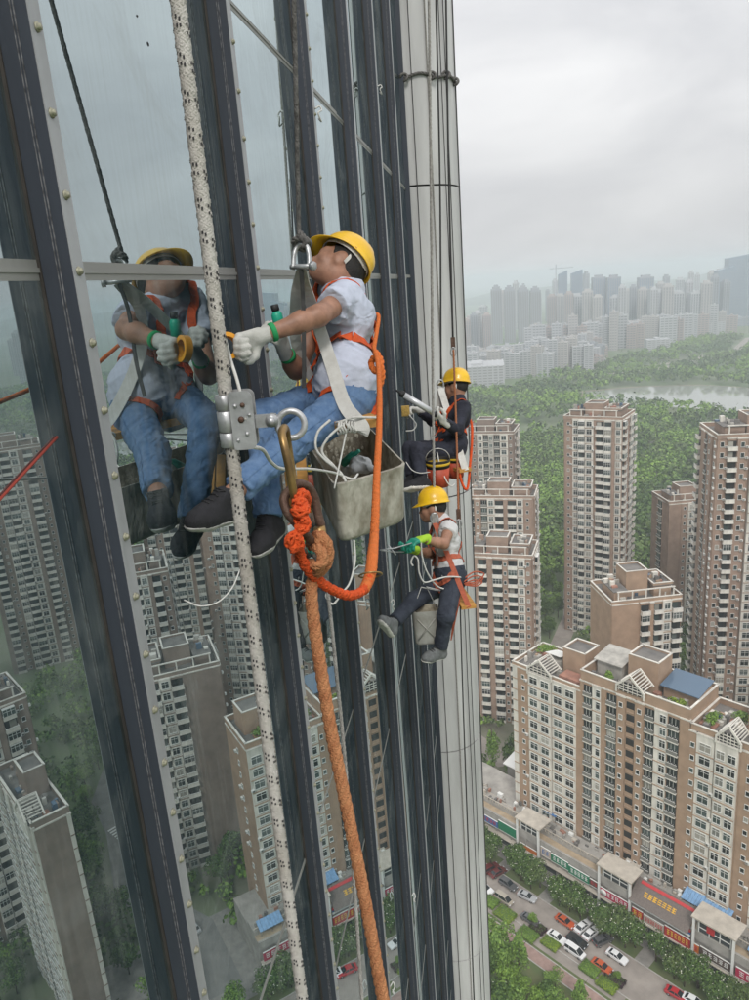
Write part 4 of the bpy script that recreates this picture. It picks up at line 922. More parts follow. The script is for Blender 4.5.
def car(px, py, ang, kind, pm, label, group='cars parked on the service road'):
    g_ = onz(px, py, 0.7); t = thing('parked_car', (g_[0], g_[1], 0.02), label, 'car', group, ang)
    body, roof, gl, wh, hl, tl, L, W, lower = car_meshes(kind)
    k = (kind, pm.name)
    if k not in BODYM: BODYM[k] = (body.mesh('body', pm), roof.mesh('roof', pm))
    for nm, me in (('body', BODYM[k][0]), ('roof', BODYM[k][1]), ('windows', gl)):
        o = bpy.data.objects.new(nm, me); col.objects.link(o); o.parent = t
    for x in (-1.4, 1.4):
        for s_ in (-1, 1): o = bpy.data.objects.new('wheel', wh); col.objects.link(o); o.parent = t; o.location = (x, s_ * (W / 2 - 0.1), 0.34); o.rotation_euler = (0, 0, 0 if s_ > 0 else math.pi)
    for s_ in (-1, 1):
        o = bpy.data.objects.new('headlight', hl); col.objects.link(o); o.parent = t; o.location = (lower[-2][0] - 0.06, s_ * W * 0.34, lower[-2][1] + 0.0)
        o = bpy.data.objects.new('tail_light', tl); col.objects.link(o); o.parent = t; o.location = (lower[1][0] + 0.06, s_ * W * 0.36, lower[1][1] - 0.02)
wht = paint('white', (0.75, 0.75, 0.75)); blk = paint('black', (0.012, 0.013, 0.016)); slv = paint('silver', (0.42, 0.43, 0.44)); gry = paint('grey', (0.09, 0.09, 0.095)); rdd = paint('red', (0.42, 0.02, 0.03)); orr = paint('orange_red', (0.48, 0.09, 0.03)); mar = paint('maroon', (0.12, 0.02, 0.02)); tan = paint('tan', (0.36, 0.32, 0.26))
A_ = ANG; PP = ANG + math.pi / 2
car(491, 868, PP - 0.2, 'suv', mar, 'dark maroon car parked nose-in nearest the column under the trees')
car(498, 872, PP - 0.2, 'sedan', mar, 'dark maroon car right of the other maroon one under the trees')
car(508, 884, A_, 'suv', gry, 'dark grey car driving past the two maroon cars')
car(527, 896, A_ + 0.15, 'sedan', slv, 'silver sedan behind the dark grey car near the verge')
car(504, 899, A_, 'van', tan, 'tan van next to the clipped hedges left of the little tree')
car(485, 888, A_, 'sedan', wht, 'white car half hidden behind the silver column')
car(565, 921, A_, 'sedan', orr, 'orange-red taxi alone beside the verge')
car(583, 926, PP - 0.1, 'sedan', wht, 'white car parked nose-in, left one of the white pair at the verge')
car(591, 933, PP - 0.1, 'sedan', wht, 'white car parked nose-in, right one of the white pair at the verge')
car(557, 937, A_, 'sedan', wht, 'white sedan above the clipped square hedge')
car(577, 941, A_, 'suv', blk, 'long black car in the middle of the parked group')
car(575, 951, A_, 'van', wht, 'white van below the long black car')
car(603, 940, PP - 0.35, 'suv', gry, 'dark grey hatchback parked nose-in right of the white pair')
car(617, 956, A_, 'sedan', wht, 'white sedan driving alone past the wide verge')
car(602, 966, A_, 'sedan', orr, 'orange taxi beside the purple shrubs')
car(677, 994, A_ + 0.1, 'sedan', rdd, 'bright red car at the bottom edge near the right')
car(694, 1001, A_ + 0.1, 'sedan', wht, 'white car at the bottom edge right of the red one')
car(530, 919, A_, 'sedan', gry, 'dark car hidden behind the little roadside tree')
for k, (x, y, a, kd, pm, lb) in enumerate(((70, 131, 0.7, 'sedan', slv, 'silver car on the side lane, seen only in the glass'), (86, 139, 0.4, 'van', wht, 'white van on the side lane, seen only in the glass'))):
    body, roof, gl, wh, hl, tl, L, W, lower = car_meshes(kd)
    t = thing('parked_car', (x, y, 0.03), lb, 'car', None, a)
    kk = (kd, pm.name)
    if kk not in BODYM: BODYM[kk] = (body.mesh('body', pm), roof.mesh('roof', pm))
    for nm, me in (('body', BODYM[kk][0]), ('roof', BODYM[kk][1]), ('windows', gl)):
        o = bpy.data.objects.new(nm, me); col.objects.link(o); o.parent = t
    for xx in (-1.4, 1.4):
        for s_ in (-1, 1): o = bpy.data.objects.new('wheel', wh); col.objects.link(o); o.parent = t; o.location = (xx, s_ * (W / 2 - 0.1), 0.34)
# ------------------------------------------------------------------ trees, hedges, woods
def leaf_mat(name, c, c2):
    m = bpy.data.materials.new(name); m.use_nodes = True; t = m.node_tree; b = t.nodes['Principled BSDF']
    b.inputs['Roughness'].default_value = 0.65; b.inputs['Specular IOR Level'].default_value = 0.25
    g = t.nodes.new('ShaderNodeNewGeometry'); cr = t.nodes.new('ShaderNodeValToRGB'); cr.color_ramp.elements[0].color = (*c, 1); cr.color_ramp.elements[1].color = (*c2, 1)
    t.links.new(g.outputs['Random Per Island'], cr.inputs['Fac']); t.links.new(cr.outputs['Color'], b.inputs['Base Color'])
    return m
m_leaf = [leaf_mat('leaf_deep', (0.035, 0.075, 0.02), (0.12, 0.195, 0.05)), leaf_mat('leaf_mid', (0.08, 0.155, 0.035), (0.22, 0.34, 0.07)),
          leaf_mat('leaf_fresh', (0.09, 0.175, 0.025), (0.22, 0.34, 0.06)), leaf_mat('leaf_olive', (0.05, 0.09, 0.03), (0.15, 0.205, 0.065))]
m_purple = leaf_mat('leaf_purple', (0.02, 0.008, 0.015), (0.06, 0.025, 0.035)); m_lime = leaf_mat('leaf_lime', (0.12, 0.19, 0.02), (0.27, 0.36, 0.04))
m_bark = mat('bark', (0.09, 0.065, 0.045), 0.9, var=0.4, scale=6, stretch=(1, 1, 0.3)); m_blos = mat('white_blossom', (0.75, 0.74, 0.62), 0.6)
def leaf_quads(pts, nor, size, g):
    """one tilted quad per point"""
    n = len(pts); a = np.cross(nor, g.normal(size=(n, 3))); a /= np.linalg.norm(a, axis=1)[:, None] + 1e-9; b = np.cross(nor, a); s_ = (size * g.uniform(0.6, 1.3, n))[:, None] / 2; s2 = s_ * g.uniform(0.5, 0.9, n)[:, None]
    v = np.stack([pts - a * s_ , pts - b * s2, pts + a * s_, pts + b * s2], 1).reshape(-1, 3)
    return v, np.arange(4 * n).reshape(-1, 4)
def crown_points(n, rx, rz, zc, g, lobes=9):
    """points spread through uneven lobes of a crown"""
    L = []; 
    for _ in range(lobes):
        d = g.normal(size=3); d /= np.linalg.norm(d); d[2] = d[2] * 0.8 + 0.1; L.append((d * g.uniform(0.35, 0.75), g.uniform(0.32, 0.55)))
    pts = []; nor = []
    for c, r_ in L:
        k = n // lobes; d = g.normal(size=(k, 3)); d /= np.linalg.norm(d, axis=1)[:, None]; d[:, 2] = np.abs(d[:, 2]) * np.where(g.random(k) < 0.78, 1, -1)
        q = c + d * (r_ * g.uniform(0.55, 1.08, k) ** 0.7)[:, None]; pts.append(q); nor.append(d + 0.5 * g.normal(size=(k, 3)))
    p = np.concatenate(pts); nn = np.concatenate(nor); nn /= np.linalg.norm(nn, axis=1)[:, None]
    p = p * np.array([rx, rx, rz]) + np.array([0, 0, zc]); return p, nn
TREE = {}
def tree_kit(kind):
    """shared meshes of a few trees: (trunk, crown, blossom)"""
    if kind in TREE: return TREE[kind]
    out = []
    for var in range(3):
        g = np.random.default_rng(hash(kind) % 1000 if False else sum(map(ord, kind)) * 10 + var)
        if kind == 'street': rx, rz, zc, th, n, sz, lm = 3.0, 2.4, 4.4, 4.4, 1700, 0.42, m_leaf[3 if var == 2 else 0]
        elif kind == 'round': rx, rz, zc, th, n, sz, lm = 3.6, 3.2, 5.4, 5.6, 1700, 0.5, m_leaf[1]
        elif kind == 'fresh': rx, rz, zc, th, n, sz, lm = 2.4, 2.2, 3.6, 3.8, 1300, 0.36, m_leaf[2]
        elif kind == 'cone': rx, rz, zc, th, n, sz, lm = 2.4, 4.6, 6.6, 10, 1700, 0.46, m_leaf[1]
        elif kind == 'deep': rx, rz, zc, th, n, sz, lm = 3.8, 3.6, 6.0, 6.4, 1500, 0.6, m_leaf[0]
        p, nn = crown_points(n, rx, rz, zc, g, 11 if kind != 'cone' else 14)
        if kind == 'cone':
            k = np.clip((p[:, 2] - (zc - rz)) / (2 * rz), 0, 1); p[:, :2] *= (1.25 - 1.05 * k)[:, None]
        v, q = leaf_quads(p, nn, sz, g); crown = np_mesh('crown', v, q, lm)
        mb = MB(); mb.tube([(0, 0, -0.2), (0.05, 0.02, th * 0.4), (0.0, 0.1, th * 0.75), (0.1, 0.1, th * 1.05)], [0.2, 0.16, 0.12, 0.05], 7)
        for k in range(5): a = k * 1.26 + var; mb.tube([(0.02, 0.05, th * (0.45 + 0.08 * k)), (math.cos(a) * rx * 0.3, math.sin(a) * rx * 0.3, th * (0.65 + 0.08 * k)), (math.cos(a) * rx * 0.6, math.sin(a) * rx * 0.6, th * (0.8 + 0.08 * k))], [0.09, 0.06, 0.025], 5)
        trunk = mb.mesh('trunk', m_bark); blos = None
        if kind == 'street':
            idx = g.choice(len(p), 34, replace=False); c = np.array([0, 0, zc]); q_ = c + (p[idx] - c) * 1.06; q_ = q_[q_[:, 2] > zc - 0.4]
            mb = MB()
            for b_ in q_: mb.lathe([(0.0, -0.04), (0.10, 0.01), (0.125, 0.06), (0.07, 0.085), (0.0, 0.07)], b_, (rng.normal(0, .3), rng.normal(0, .3), 1), 6)
            blos = mb.mesh('blossom', m_blos)
        out.append((trunk, crown, blos))
    TREE[kind] = out; return out
rt = random.Random(21)
def tree(xy, kind, label, group, sc=1.0, z=0.0):
    t = thing('tree', (xy[0], xy[1], z), label, 'tree', group, rt.uniform(0, 6.28)); tr, cr, bl = rt.choice(tree_kit(kind))
    for nm, me in (('trunk', tr), ('crown', cr), ('blossom', bl)):
        if me is None: continue
        o = bpy.data.objects.new(nm, me); col.objects.link(o); o.parent = t
    t.scale = (sc * rt.uniform(0.9, 1.1), sc * rt.uniform(0.9, 1.1), sc * rt.uniform(0.88, 1.12)); return t
# flowering trees along the verge: sits in u ranges between crossings
SH = 'dark leafy tree with white blossom in the planted verge along the shop row'
for u0, u1 in ((-8, 8.6), (12.6, 21.6), (25.6, 33.0), (37.2, 46.0), (50.2, 74)):
    u = u0
    while u < u1:
        SH = 'dark leafy tree with white blossom in the verge ' + ('beside the maroon cars' if u < 8.6 else 'below the green sign pair' if u < 21.6 else 'beside the nose-in white cars' if u < 33 else 'right of the dark grey hatchback' if u < 46 else 'above the bright red car')
        tree(SV(u + rt.uniform(-.3, .3), rt.uniform(4.6, 5.4))[:2], 'street', SH, 'flowering trees along the verge', rt.uniform(0.95, 1.15))
        SH = SH.replace('dark leafy', 'smaller leafy')
        if rt.random() < 0.75: tree(SV(u + 1.3 + rt.uniform(-.3, .3), rt.uniform(6.0, 6.8))[:2], 'street', SH, 'flowering trees along the verge', rt.uniform(0.75, 0.95))
        u += rt.uniform(2.4, 3.1)
# park side
for px, py, kd, sc, lb in ((499, 948, 'round', 1.0, 'round green tree touching the column below the pink path'), (519, 955, 'cone', 1.05, 'tall pointed green tree beside the pink path'), (507, 972, 'fresh', 1.0, 'light green bushy tree below the pointed one'),
        (519, 984, 'fresh', 0.95, 'bright yellow-green round tree at the bottom edge'), (497, 990, 'street', 0.8, 'tree with white blossom at the bottom edge by the column'), (536, 998, 'fresh', 1.0, 'light green tree at the bottom edge right of the yellow-green one'),
        (580, 996, 'cone', 0.9, 'pointed fresh green tree at the bottom edge beside the path'), (532, 918, 'fresh', 0.55, 'little light green tree standing in the purple hedge bed'), (556, 1004, 'round', 0.8, 'round tree cut by the bottom edge below the lawn'),
        (555, 975, 'round', 0.55, 'small dark tree on the lawn below the pink path'), (488, 962, 'deep', 0.8, 'dark tree half hidden by the column near the bottom'), (486, 925, 'round', 0.6, 'small tree half hidden by the column above the path'), (508, 1000, 'round', 1.0, 'dark round tree cut by the bottom edge near the column'), (546, 990, 'deep', 0.7, 'dark low tree on the lawn right of the bottom light green one'), (505, 958, 'round', 0.8, 'round tree between column and pointed tree'), (494, 1003, 'deep', 0.9, 'dark tree in the bottom corner beside the column'), (617, 976, 'fresh', 0.35, 'tiny green sapling in the purple shrub bed')):
    g_ = onz(px, py, dict(round=5.4, fresh=3.6, cone=6.6, deep=6.0, street=4.4)[kd] * sc * 1.1); tree(g_[:2], kd, lb, None, sc * 1.1)
# clipped hedges
def hedge(px, py, a, b, h_, m_, label, ang=None):
    g_ = onz(px, py, 0.4); gen = np.random.default_rng(int(px * 7 + py)); n = 1300
    q = gen.uniform(-1, 1, (n, 3)); f_ = gen.integers(0, 5, n)
    ax = np.where(f_ < 2, 2, np.where(f_ < 3.5, 0, 1)); q[np.arange(n), ax] = np.where(ax == 2, 1, np.sign(q[np.arange(n), ax])) * gen.uniform(0.85, 1.06, n)
    nn = q.copy(); nn += gen.normal(size=(n, 3)) * 0.5; nn /= np.linalg.norm(nn, axis=1)[:, None]
    p = q * np.array([a, b, h_ / 2]) + np.array([0, 0, h_ / 2]); v, qd = leaf_quads(p, nn, 0.22, gen)
    t = thing('hedge', (g_[0], g_[1], 0.0), label, 'hedge', None, ANG if ang is None else ang); o = bpy.data.objects.new('foliage', np_mesh('foliage', v, qd, m_)); col.objects.link(o); o.parent = t
    mb = MB(); mb.lo((-a * .9, -b * .9, 0.0), (a * .9, b * .9, h_ * 0.86)); o = bpy.data.objects.new('stems', mb.mesh('stems', m_leaf[0])); col.objects.link(o); o.parent = t
hedge(491, 902, 1.6, 1.5, 0.9, m_leaf[2], 'rounded light green hedge beside the silver column'); hedge(505, 914, 2.3, 1.8, 0.8, m_lime, 'square yellow-green hedge between path and tan van')
hedge(528, 934, 2.1, 1.5, 0.8, m_leaf[2], 'green hedge in front of the purple shrub bed, beside the path'); hedge(538, 928, 1.7, 1.2, 0.8, m_purple, 'dark purple shrub bed behind the green hedge by the path')
hedge(551, 943, 1.9, 1.5, 0.8, m_lime, 'square yellow-green hedge below the white sedan'); hedge(590, 969, 1.9, 1.5, 0.9, m_leaf[2], 'round green hedge left of the orange taxi'); hedge(607, 985, 2.0, 1.3, 0.8, m_lime, 'yellow-green hedge near the bottom edge beside purple shrubs'); hedge(615, 979, 2.0, 1.1, 0.8, m_purple, 'dark purple shrubs near the bottom edge right of the orange taxi')
# roof gardens
def roof_bush(parent_house, x, y, z, a, b, h_, label, m_):
    gen = np.random.default_rng(int(x * 13 + y * 7)); p, nn = crown_points(700, a, h_, h_ * 0.8, gen, 8); p[:, 1] *= b / a; v, q = leaf_quads(p, nn, 0.4, gen)
    w = parent_house.t.matrix_world @ Vector((x, y, z)); t = thing('roof_shrubs', w, label, 'shrub', None, parent_house.rz); o = bpy.data.objects.new('foliage', np_mesh('foliage', v, q, m_)); col.objects.link(o); o.parent = t
    mb = MB(); mb.lo((-a * 0.8, -b * 0.8, 0.0), (a * 0.8, b * 0.8, 0.35)); o = bpy.data.objects.new('planter', mb.mesh('planter', m_terra)); col.objects.link(o); o.parent = t
roof_bush(slab, 40.5, 3.0, 51.35, 2.0, 1.0, 1.5, 'yellow-green shrubs on the slab roof left of the blue roof', m_lime); roof_bush(slab, 47.0, 4.5, 49.75, 2.0, 2.6, 1.7, 'green roof garden on the lower step of the slab block', m_leaf[2]); roof_bush(slab, 51.5, 8.5, 49.75, 2.4, 2.0, 1.5, 'roof garden shrubs behind the right-hand gable of the slab', m_leaf[1])
roof_bush(slab, 4.0, 9.5, 48.45, 3.2, 2.2, 1.6, 'leafy roof garden at the left end of the slab block', m_leaf[2]); roof_bush(slab, 24.5, 2.8, 51.35, 1.6, 0.9, 1.8, 'small shrubs beside the tin roof on the slab block', m_leaf[2]); roof_bush(slab, 57.5, 2.6, 49.75, 2.0, 1.4, 1.6, 'roof garden shrubs on the slab end past the right-hand gable', m_leaf[1])
# estate trees between the towers (countable near ones)
BLD = []
for o in bpy.data.objects:
    if o.name.startswith(('tower_block', 'slab_block')) and o.type == 'EMPTY':
        wall = [c for c in o.children if c.name.startswith('wall')][0]; xs_ = [v.co.x for v in wall.data.vertices]; ys_ = [v.co.y for v in wall.data.vertices]; BLD.append((o.matrix_world.inverted(), min(xs_) - 1.5, max(xs_) + 1.5, min(ys_) - 1.5, max(ys_) + 1.5))
def clear(x, y, m=0.0):
    for M, a, b, c, d in BLD:
        q = M @ Vector((x, y, 0))
        if a - m < q.x < b + m and c - m < q.y < d + m: return False
    u, v = uv_of((x, y))
    if -16 < v < 24 and u < 76: return False
    return True
LN = [[(-14, 214), (0, 198), (7, 200), (10, 222), (16, 250), (30, 300), (34, 340)], [(57, 116), (69, 131), (91, 141), (104, 162), (115, 174), (140, 260), (160, 330)], [(85, 300), (110, 360), (150, 420), (230, 470), (330, 480)]]
def off_lane(x, y, w=4.6):
    for L in LN:
        for a, b in zip(L[:-1], L[1:]):
            a = np.array(a); b = np.array(b); t_ = np.clip(((x - a[0]) * (b[0] - a[0]) + (y - a[1]) * (b[1] - a[1])) / ((b - a) @ (b - a)), 0, 1); q = a + t_ * (b - a)
            if math.hypot(x - q[0], y - q[1]) < w: return False
    return True
n_ = 0; pts_ = []
while n_ < 290:
    x = rt.uniform(-16, 130); y = rt.uniform(172, 330) if rt.random() < 0.6 else rt.uniform(85, 200)
    if y < 172 and (x < 52 or (x < 62 and y > 120)): continue
    if not clear(x, y) or not off_lane(x, y) or any((x - a) ** 2 + (y - b) ** 2 < 16 for a, b in pts_): continue
    pts_.append((x, y)); n_ += 1
    kd = rt.choice(['deep', 'round', 'deep', 'round', 'fresh', 'cone']); adj = dict(deep='dark broad', round='round green', fresh='small light green', cone='pointed green')[kd]
    wh = 'beside the mirrored lane, seen in the glass' if x > 75 else 'behind the long slab block' if y < 215 and x > 6 else 'near the lane beside the silver column' if x < 14 else 'around the foot of the lone tall tower' if x < 54 else 'between the two tall pinkish towers'
    tree((x, y), kd, f'{adj} tree {wh}', 'trees among the apartment towers', rt.uniform(0.8, 1.25))
# woods and park: one mass of crowns
def in_poly(x, y, poly):
    c = np.zeros(len(x), bool); n = len(poly)
    for i in range(n):
        (x0, y0), (x1, y1) = poly[i], poly[(i + 1) % n]; k = ((y0 > y) != (y1 > y)) & (x < (x1 - x0) * (y - y0) / (y1 - y0 + 1e-9) + x0); c ^= k
    return c
def woods(name, n, xr, yr, quads, size, rad, cond, label, seed):
    g = np.random.default_rng(seed); x = g.uniform(*xr, n); y = g.uniform(*yr, n); k = cond(x, y, g); x, y = x[k], y[k]; n = len(x)
    s_ = g.uniform(0.55, 1.0, n) ** 1.0 + 0.9 * (g.random(n) < 0.12); hh = g.uniform(0.75, 1.3, n) * (1 + 0.35 * np.sin(x * 0.021) * np.cos(y * 0.017)); d = g.normal(size=(n, quads, 3)); d /= np.linalg.norm(d, axis=2)[:, :, None]; d[:, :, 2] = np.abs(d[:, :, 2]) * np.where(g.random((n, quads)) < 0.85, 1, -0.5)
    r_ = g.uniform(0.7, 1.1, (n, quads))[:, :, None]; lob = 1 + 0.25 * np.sin(3 * np.arctan2(d[:, :, 1], d[:, :, 0]) + g.uniform(0, 6, (n, 1)))[:, :, None]
    p = np.stack([x, y, rad * 1.25 * hh], 1)[:, None, :] + d * r_ * lob * np.array([rad, rad, rad * 0.95]) * s_[:, None, None]
    nn = d + 0.35 * g.normal(size=d.shape); nn /= np.linalg.norm(nn, axis=2)[:, :, None]
    p = p.reshape(-1, 3); nn = nn.reshape(-1, 3); v, q = leaf_quads(p, nn, size, g)
    pn = np.sin(x * 0.045 + 2 * np.sin(y * 0.021)) + np.sin(y * 0.037 + 1.7 * np.sin(x * 0.027)) + g.normal(0, 0.55, n); mi = np.repeat(np.select([pn < -0.9, pn < 0.1, pn < 1.1], [0, 3, 1], 2), quads); o = link(name, np_mesh(name, v, q, m_leaf, mi)); tag(o, label, 'woods', None, 'stuff'); return o
def far_cond(x, y, g):
    k = ~in_poly(x, y, [(p[0] + (p[0] - 290) * 0.03, p[1] + (p[1] - 740) * 0.03) for p in LAKE]); k &= x > -170; k &= (y < 1000 + np.maximum(0, x - 20) * 1.35)
    for L in ([(330, 1250), (250, 1130), (180, 1090), (90, 1110)], [(470, 1500), (360, 1230), (300, 1190), (210, 1150)], LN[2]):
        for a, b in zip(L[:-1], L[1:]):
            a = np.array(a, float); b = np.array(b, float); t_ = np.clip(((x - a[0]) * (b[0] - a[0]) + (y - a[1]) * (b[1] - a[1])) / ((b - a) @ (b - a)), 0, 1); k &= np.hypot(x - a[0] - t_ * (b - a)[0], y - a[1] - t_ * (b - a)[1]) > 11
    k &= (np.sin(x * 0.013 + 1) * np.sin(y * 0.011) < 0.95); return k
woods('woods', 5900, (-140, 420), (330, 660), 64, 2.3, 4.4, far_cond, 'dense green woods stretching from the towers to the lake', 1)
woods('woods', 8300, (-170, 900), (640, 1500), 36, 3.4, 5.0, far_cond, 'hazy green woods around and beyond the lake', 2)
def near_cond(x, y, g):
    return np.array([clear(a, b, 1.5) and off_lane(a, b, 6) for a, b in zip(x, y)])
woods('undergrowth', 1500, (-25, 150), (120, 345), 40, 1.3, 2.1, lambda x, y, g: near_cond(x, y, g) & ~((y < 172) & (x < 58)), 'low green shrubs filling the gardens between the towers', 3)
woods('tree_mass', 620, (52, 175), (84, 330), 110, 1.05, 3.1, lambda x, y, g: near_cond(x, y, g) & ((x > 75) | (y > 172)) , 'dense green tree mass filling the grounds right of the towers, mirrored in the glass', 6)
woods('woods', 2200, (300, 900), (250, 660), 30, 3.4, 5.0, lambda x, y, g: far_cond(x, y, g) & (x > 180), 'green slopes beyond the right edge, seen in the glass', 4)
# ------------------------------------------------------------------ figure modelling: blended distance fields turned into smooth meshes
def vnoise(p, seed=0):
    """trilinear value noise"""
    i = np.floor(p).astype(np.int64); f = p - i; f = f * f * (3 - 2 * f); out = np.zeros(p.shape[:-1])
    for dx in (0, 1):
        for dy in (0, 1):
            for dz in (0, 1):
                n = (i[..., 0] + dx) * 73856093 ^ (i[..., 1] + dy) * 19349663 ^ (i[..., 2] + dz) * 83492791 ^ (seed * 2654435 + 12345)
                n = (n ^ (n >> 13)) * 1274126177 & 0x7fffffff; hsh = (n % 10007) / 10007.0
                w = (f[..., 0] if dx else 1 - f[..., 0]) * (f[..., 1] if dy else 1 - f[..., 1]) * (f[..., 2] if dz else 1 - f[..., 2]); out = out + w * hsh
    return out * 2 - 1
class Field:
    """smooth union of tapered capsules and ellipsoids; cuts are half-spaces kept (point, outward normal)"""
    def __init__(s, k=0.03): s.pr = []; s.k = k; s.cuts = []; s.noise = None
    def cap(s, a, b, ra, rb=None, cut=None): s.pr.append(('c', np.asarray(a, float), np.asarray(b, float), ra, ra if rb is None else rb, cut)); return s
    def ell(s, c, ax, r): s.pr.append(('e', np.asarray(c, float), np.asarray(ax, float), np.asarray(r, float))); return s
    def chain(s, pts, rr):
        for i in range(len(pts) - 1): s.cap(pts[i], pts[i + 1], rr[i], rr[i + 1])
        return s
    def ev(s, p):
        D = None
        for q in s.pr:
            if q[0] == 'c':
                _, a, b, ra, rb_, cut = q; ab = b - a; L2 = ab @ ab + 1e-12; t = np.clip(((p - a) @ ab) / L2, 0, 1); d = np.linalg.norm(p - a - t[..., None] * ab, axis=-1) - (ra + (rb_ - ra) * t)
                if cut is not None: d = np.maximum(d, (p - cut[0]) @ cut[1])
            else:
                _, c, ax, r = q; l = (p - c) @ ax.T / r; n = np.linalg.norm(l, axis=-1); d = (n - 1) * n / (np.linalg.norm(l / r, axis=-1) + 1e-9)
            if D is None: D = d
            else:
                h_ = np.clip(0.5 + 0.5 * (D - d) / s.k, 0, 1); D = D * (1 - h_) + d * h_ - s.k * h_ * (1 - h_)
        if s.noise is not None:
            nb = np.abs(D) < 0.03
            if nb.any(): D = D.copy(); D[nb] += s.noise(p[nb])
        for c, n in s.cuts: D = np.maximum(D, (p - c) @ n)
        return D
    def bounds(s):
        lo = []; hi = []
        for q in s.pr:
            if q[0] == 'c': r = max(q[3], q[4]); lo += [q[1] - r, q[2] - r]; hi += [q[1] + r, q[2] + r]
            else: r = q[3].max(); lo.append(q[1] - r); hi.append(q[1] + r)
        return np.min(lo, 0), np.max(hi, 0)
    def project(s, p, off=0.0, it=6):
        p = np.asarray(p, float).copy(); e = 1e-3
        for _ in range(it):
            g = np.stack([s.ev(p + np.eye(3)[k] * e) - s.ev(p - np.eye(3)[k] * e) for k in range(3)], -1) / (2 * e); n = g / (np.linalg.norm(g, axis=-1)[..., None] + 1e-9); p = p - (s.ev(p) - off)[..., None] * n
        return p, n
    def mesh(s, name, h, mats, matfn=None):
        lo, hi = s.bounds(); lo = lo - 0.02 - 2 * h; hi = hi + 0.02 + 2 * h; N = np.ceil((hi - lo) / h).astype(int) + 1
        gx, gy, gz = [lo[k] + h * np.arange(N[k]) for k in range(3)]
        F = np.empty(N)
        for i in range(0, N[0], 24):
            X, Y, Z = np.meshgrid(gx[i:i + 24], gy, gz, indexing='ij'); F[i:i + 24] = s.ev(np.stack([X, Y, Z], -1))
        I = F < 0; off = [(a, b, c) for a in (0, 1) for b in (0, 1) for c in (0, 1)]
        sl = lambda A, o: A[o[0]:A.shape[0] - 1 + o[0], o[1]:A.shape[1] - 1 + o[1], o[2]:A.shape[2] - 1 + o[2]]
        S = sum(sl(I, o).astype(np.int8) for o in off); act = (S > 0) & (S < 8); ids = np.full(act.shape, -1, np.int64); n = int(act.sum()); ids[act] = np.arange(n)
        acc = np.zeros((n, 3)); cnt = np.zeros(n); cv = {o: sl(F, o)[act] for o in off}
        for a in off:
            for k in range(3):
                if a[k] == 0:
                    b = list(a); b[k] = 1; b = tuple(b); f0, f1 = cv[a], cv[b]; m = (f0 < 0) != (f1 < 0); t = np.where(m, f0 / (f0 - f1 + 1e-12 * (f0 == f1)), 0); q = np.tile(np.array(a, float), (n, 1)); q[:, k] += t; acc[m] += q[m]; cnt[m] += 1
        base = np.argwhere(act); v = (base + acc / np.maximum(cnt, 1)[:, None]) * h + lo
        qs = []
        for k in range(3):
            i_, j_ = [(1, 2), (2, 0), (0, 1)][k]; A = np.moveaxis(I, (k, i_, j_), (0, 1, 2)); T = np.moveaxis(ids, (k, i_, j_), (0, 1, 2)); e0 = A[:-1, 1:-1, 1:-1]; e1 = A[1:, 1:-1, 1:-1]; m = e0 != e1
            c00 = T[:, :-1, :-1][m]; c10 = T[:, 1:, :-1][m]; c11 = T[:, 1:, 1:][m]; c01 = T[:, :-1, 1:][m]; q = np.stack([c00, c10, c11, c01], 1); fl = e1[m]; q[fl] = q[fl][:, ::-1]; qs.append(q)
        q = np.concatenate(qs); q = q[(q >= 0).all(1)]
        mi = matfn(v[q].mean(1)) if matfn else None
        return np_mesh(name, v, q, mats, mi, True)
    def build(s, name, h, mats, parent=None, matfn=None): return link(name, s.mesh(name, h, mats, matfn), parent)
def wr(freq, amp, seed=0, st=None):
    A = np.eye(3) if st is None else np.asarray(st, float)
    def f(p):
        q = p @ A.T * freq; n1 = vnoise(q + 0.35 * vnoise(q * 0.8, seed + 7)[..., None], seed); n2 = vnoise(q * 2.3 + 4.0, seed + 3)
        return amp * (1.9 * np.abs(n1) ** 0.7 - 0.75 + 0.5 * np.abs(n2))
    return f
CR_, CU_, CF_ = CM @ V(1, 0, 0), CM @ V(0, -1, 0), CM @ V(0, 0, 1)            # right, up, forward of the sight line
def cdir(r, u, f): return nrm(CR_ * r + CU_ * u + CF_ * f)
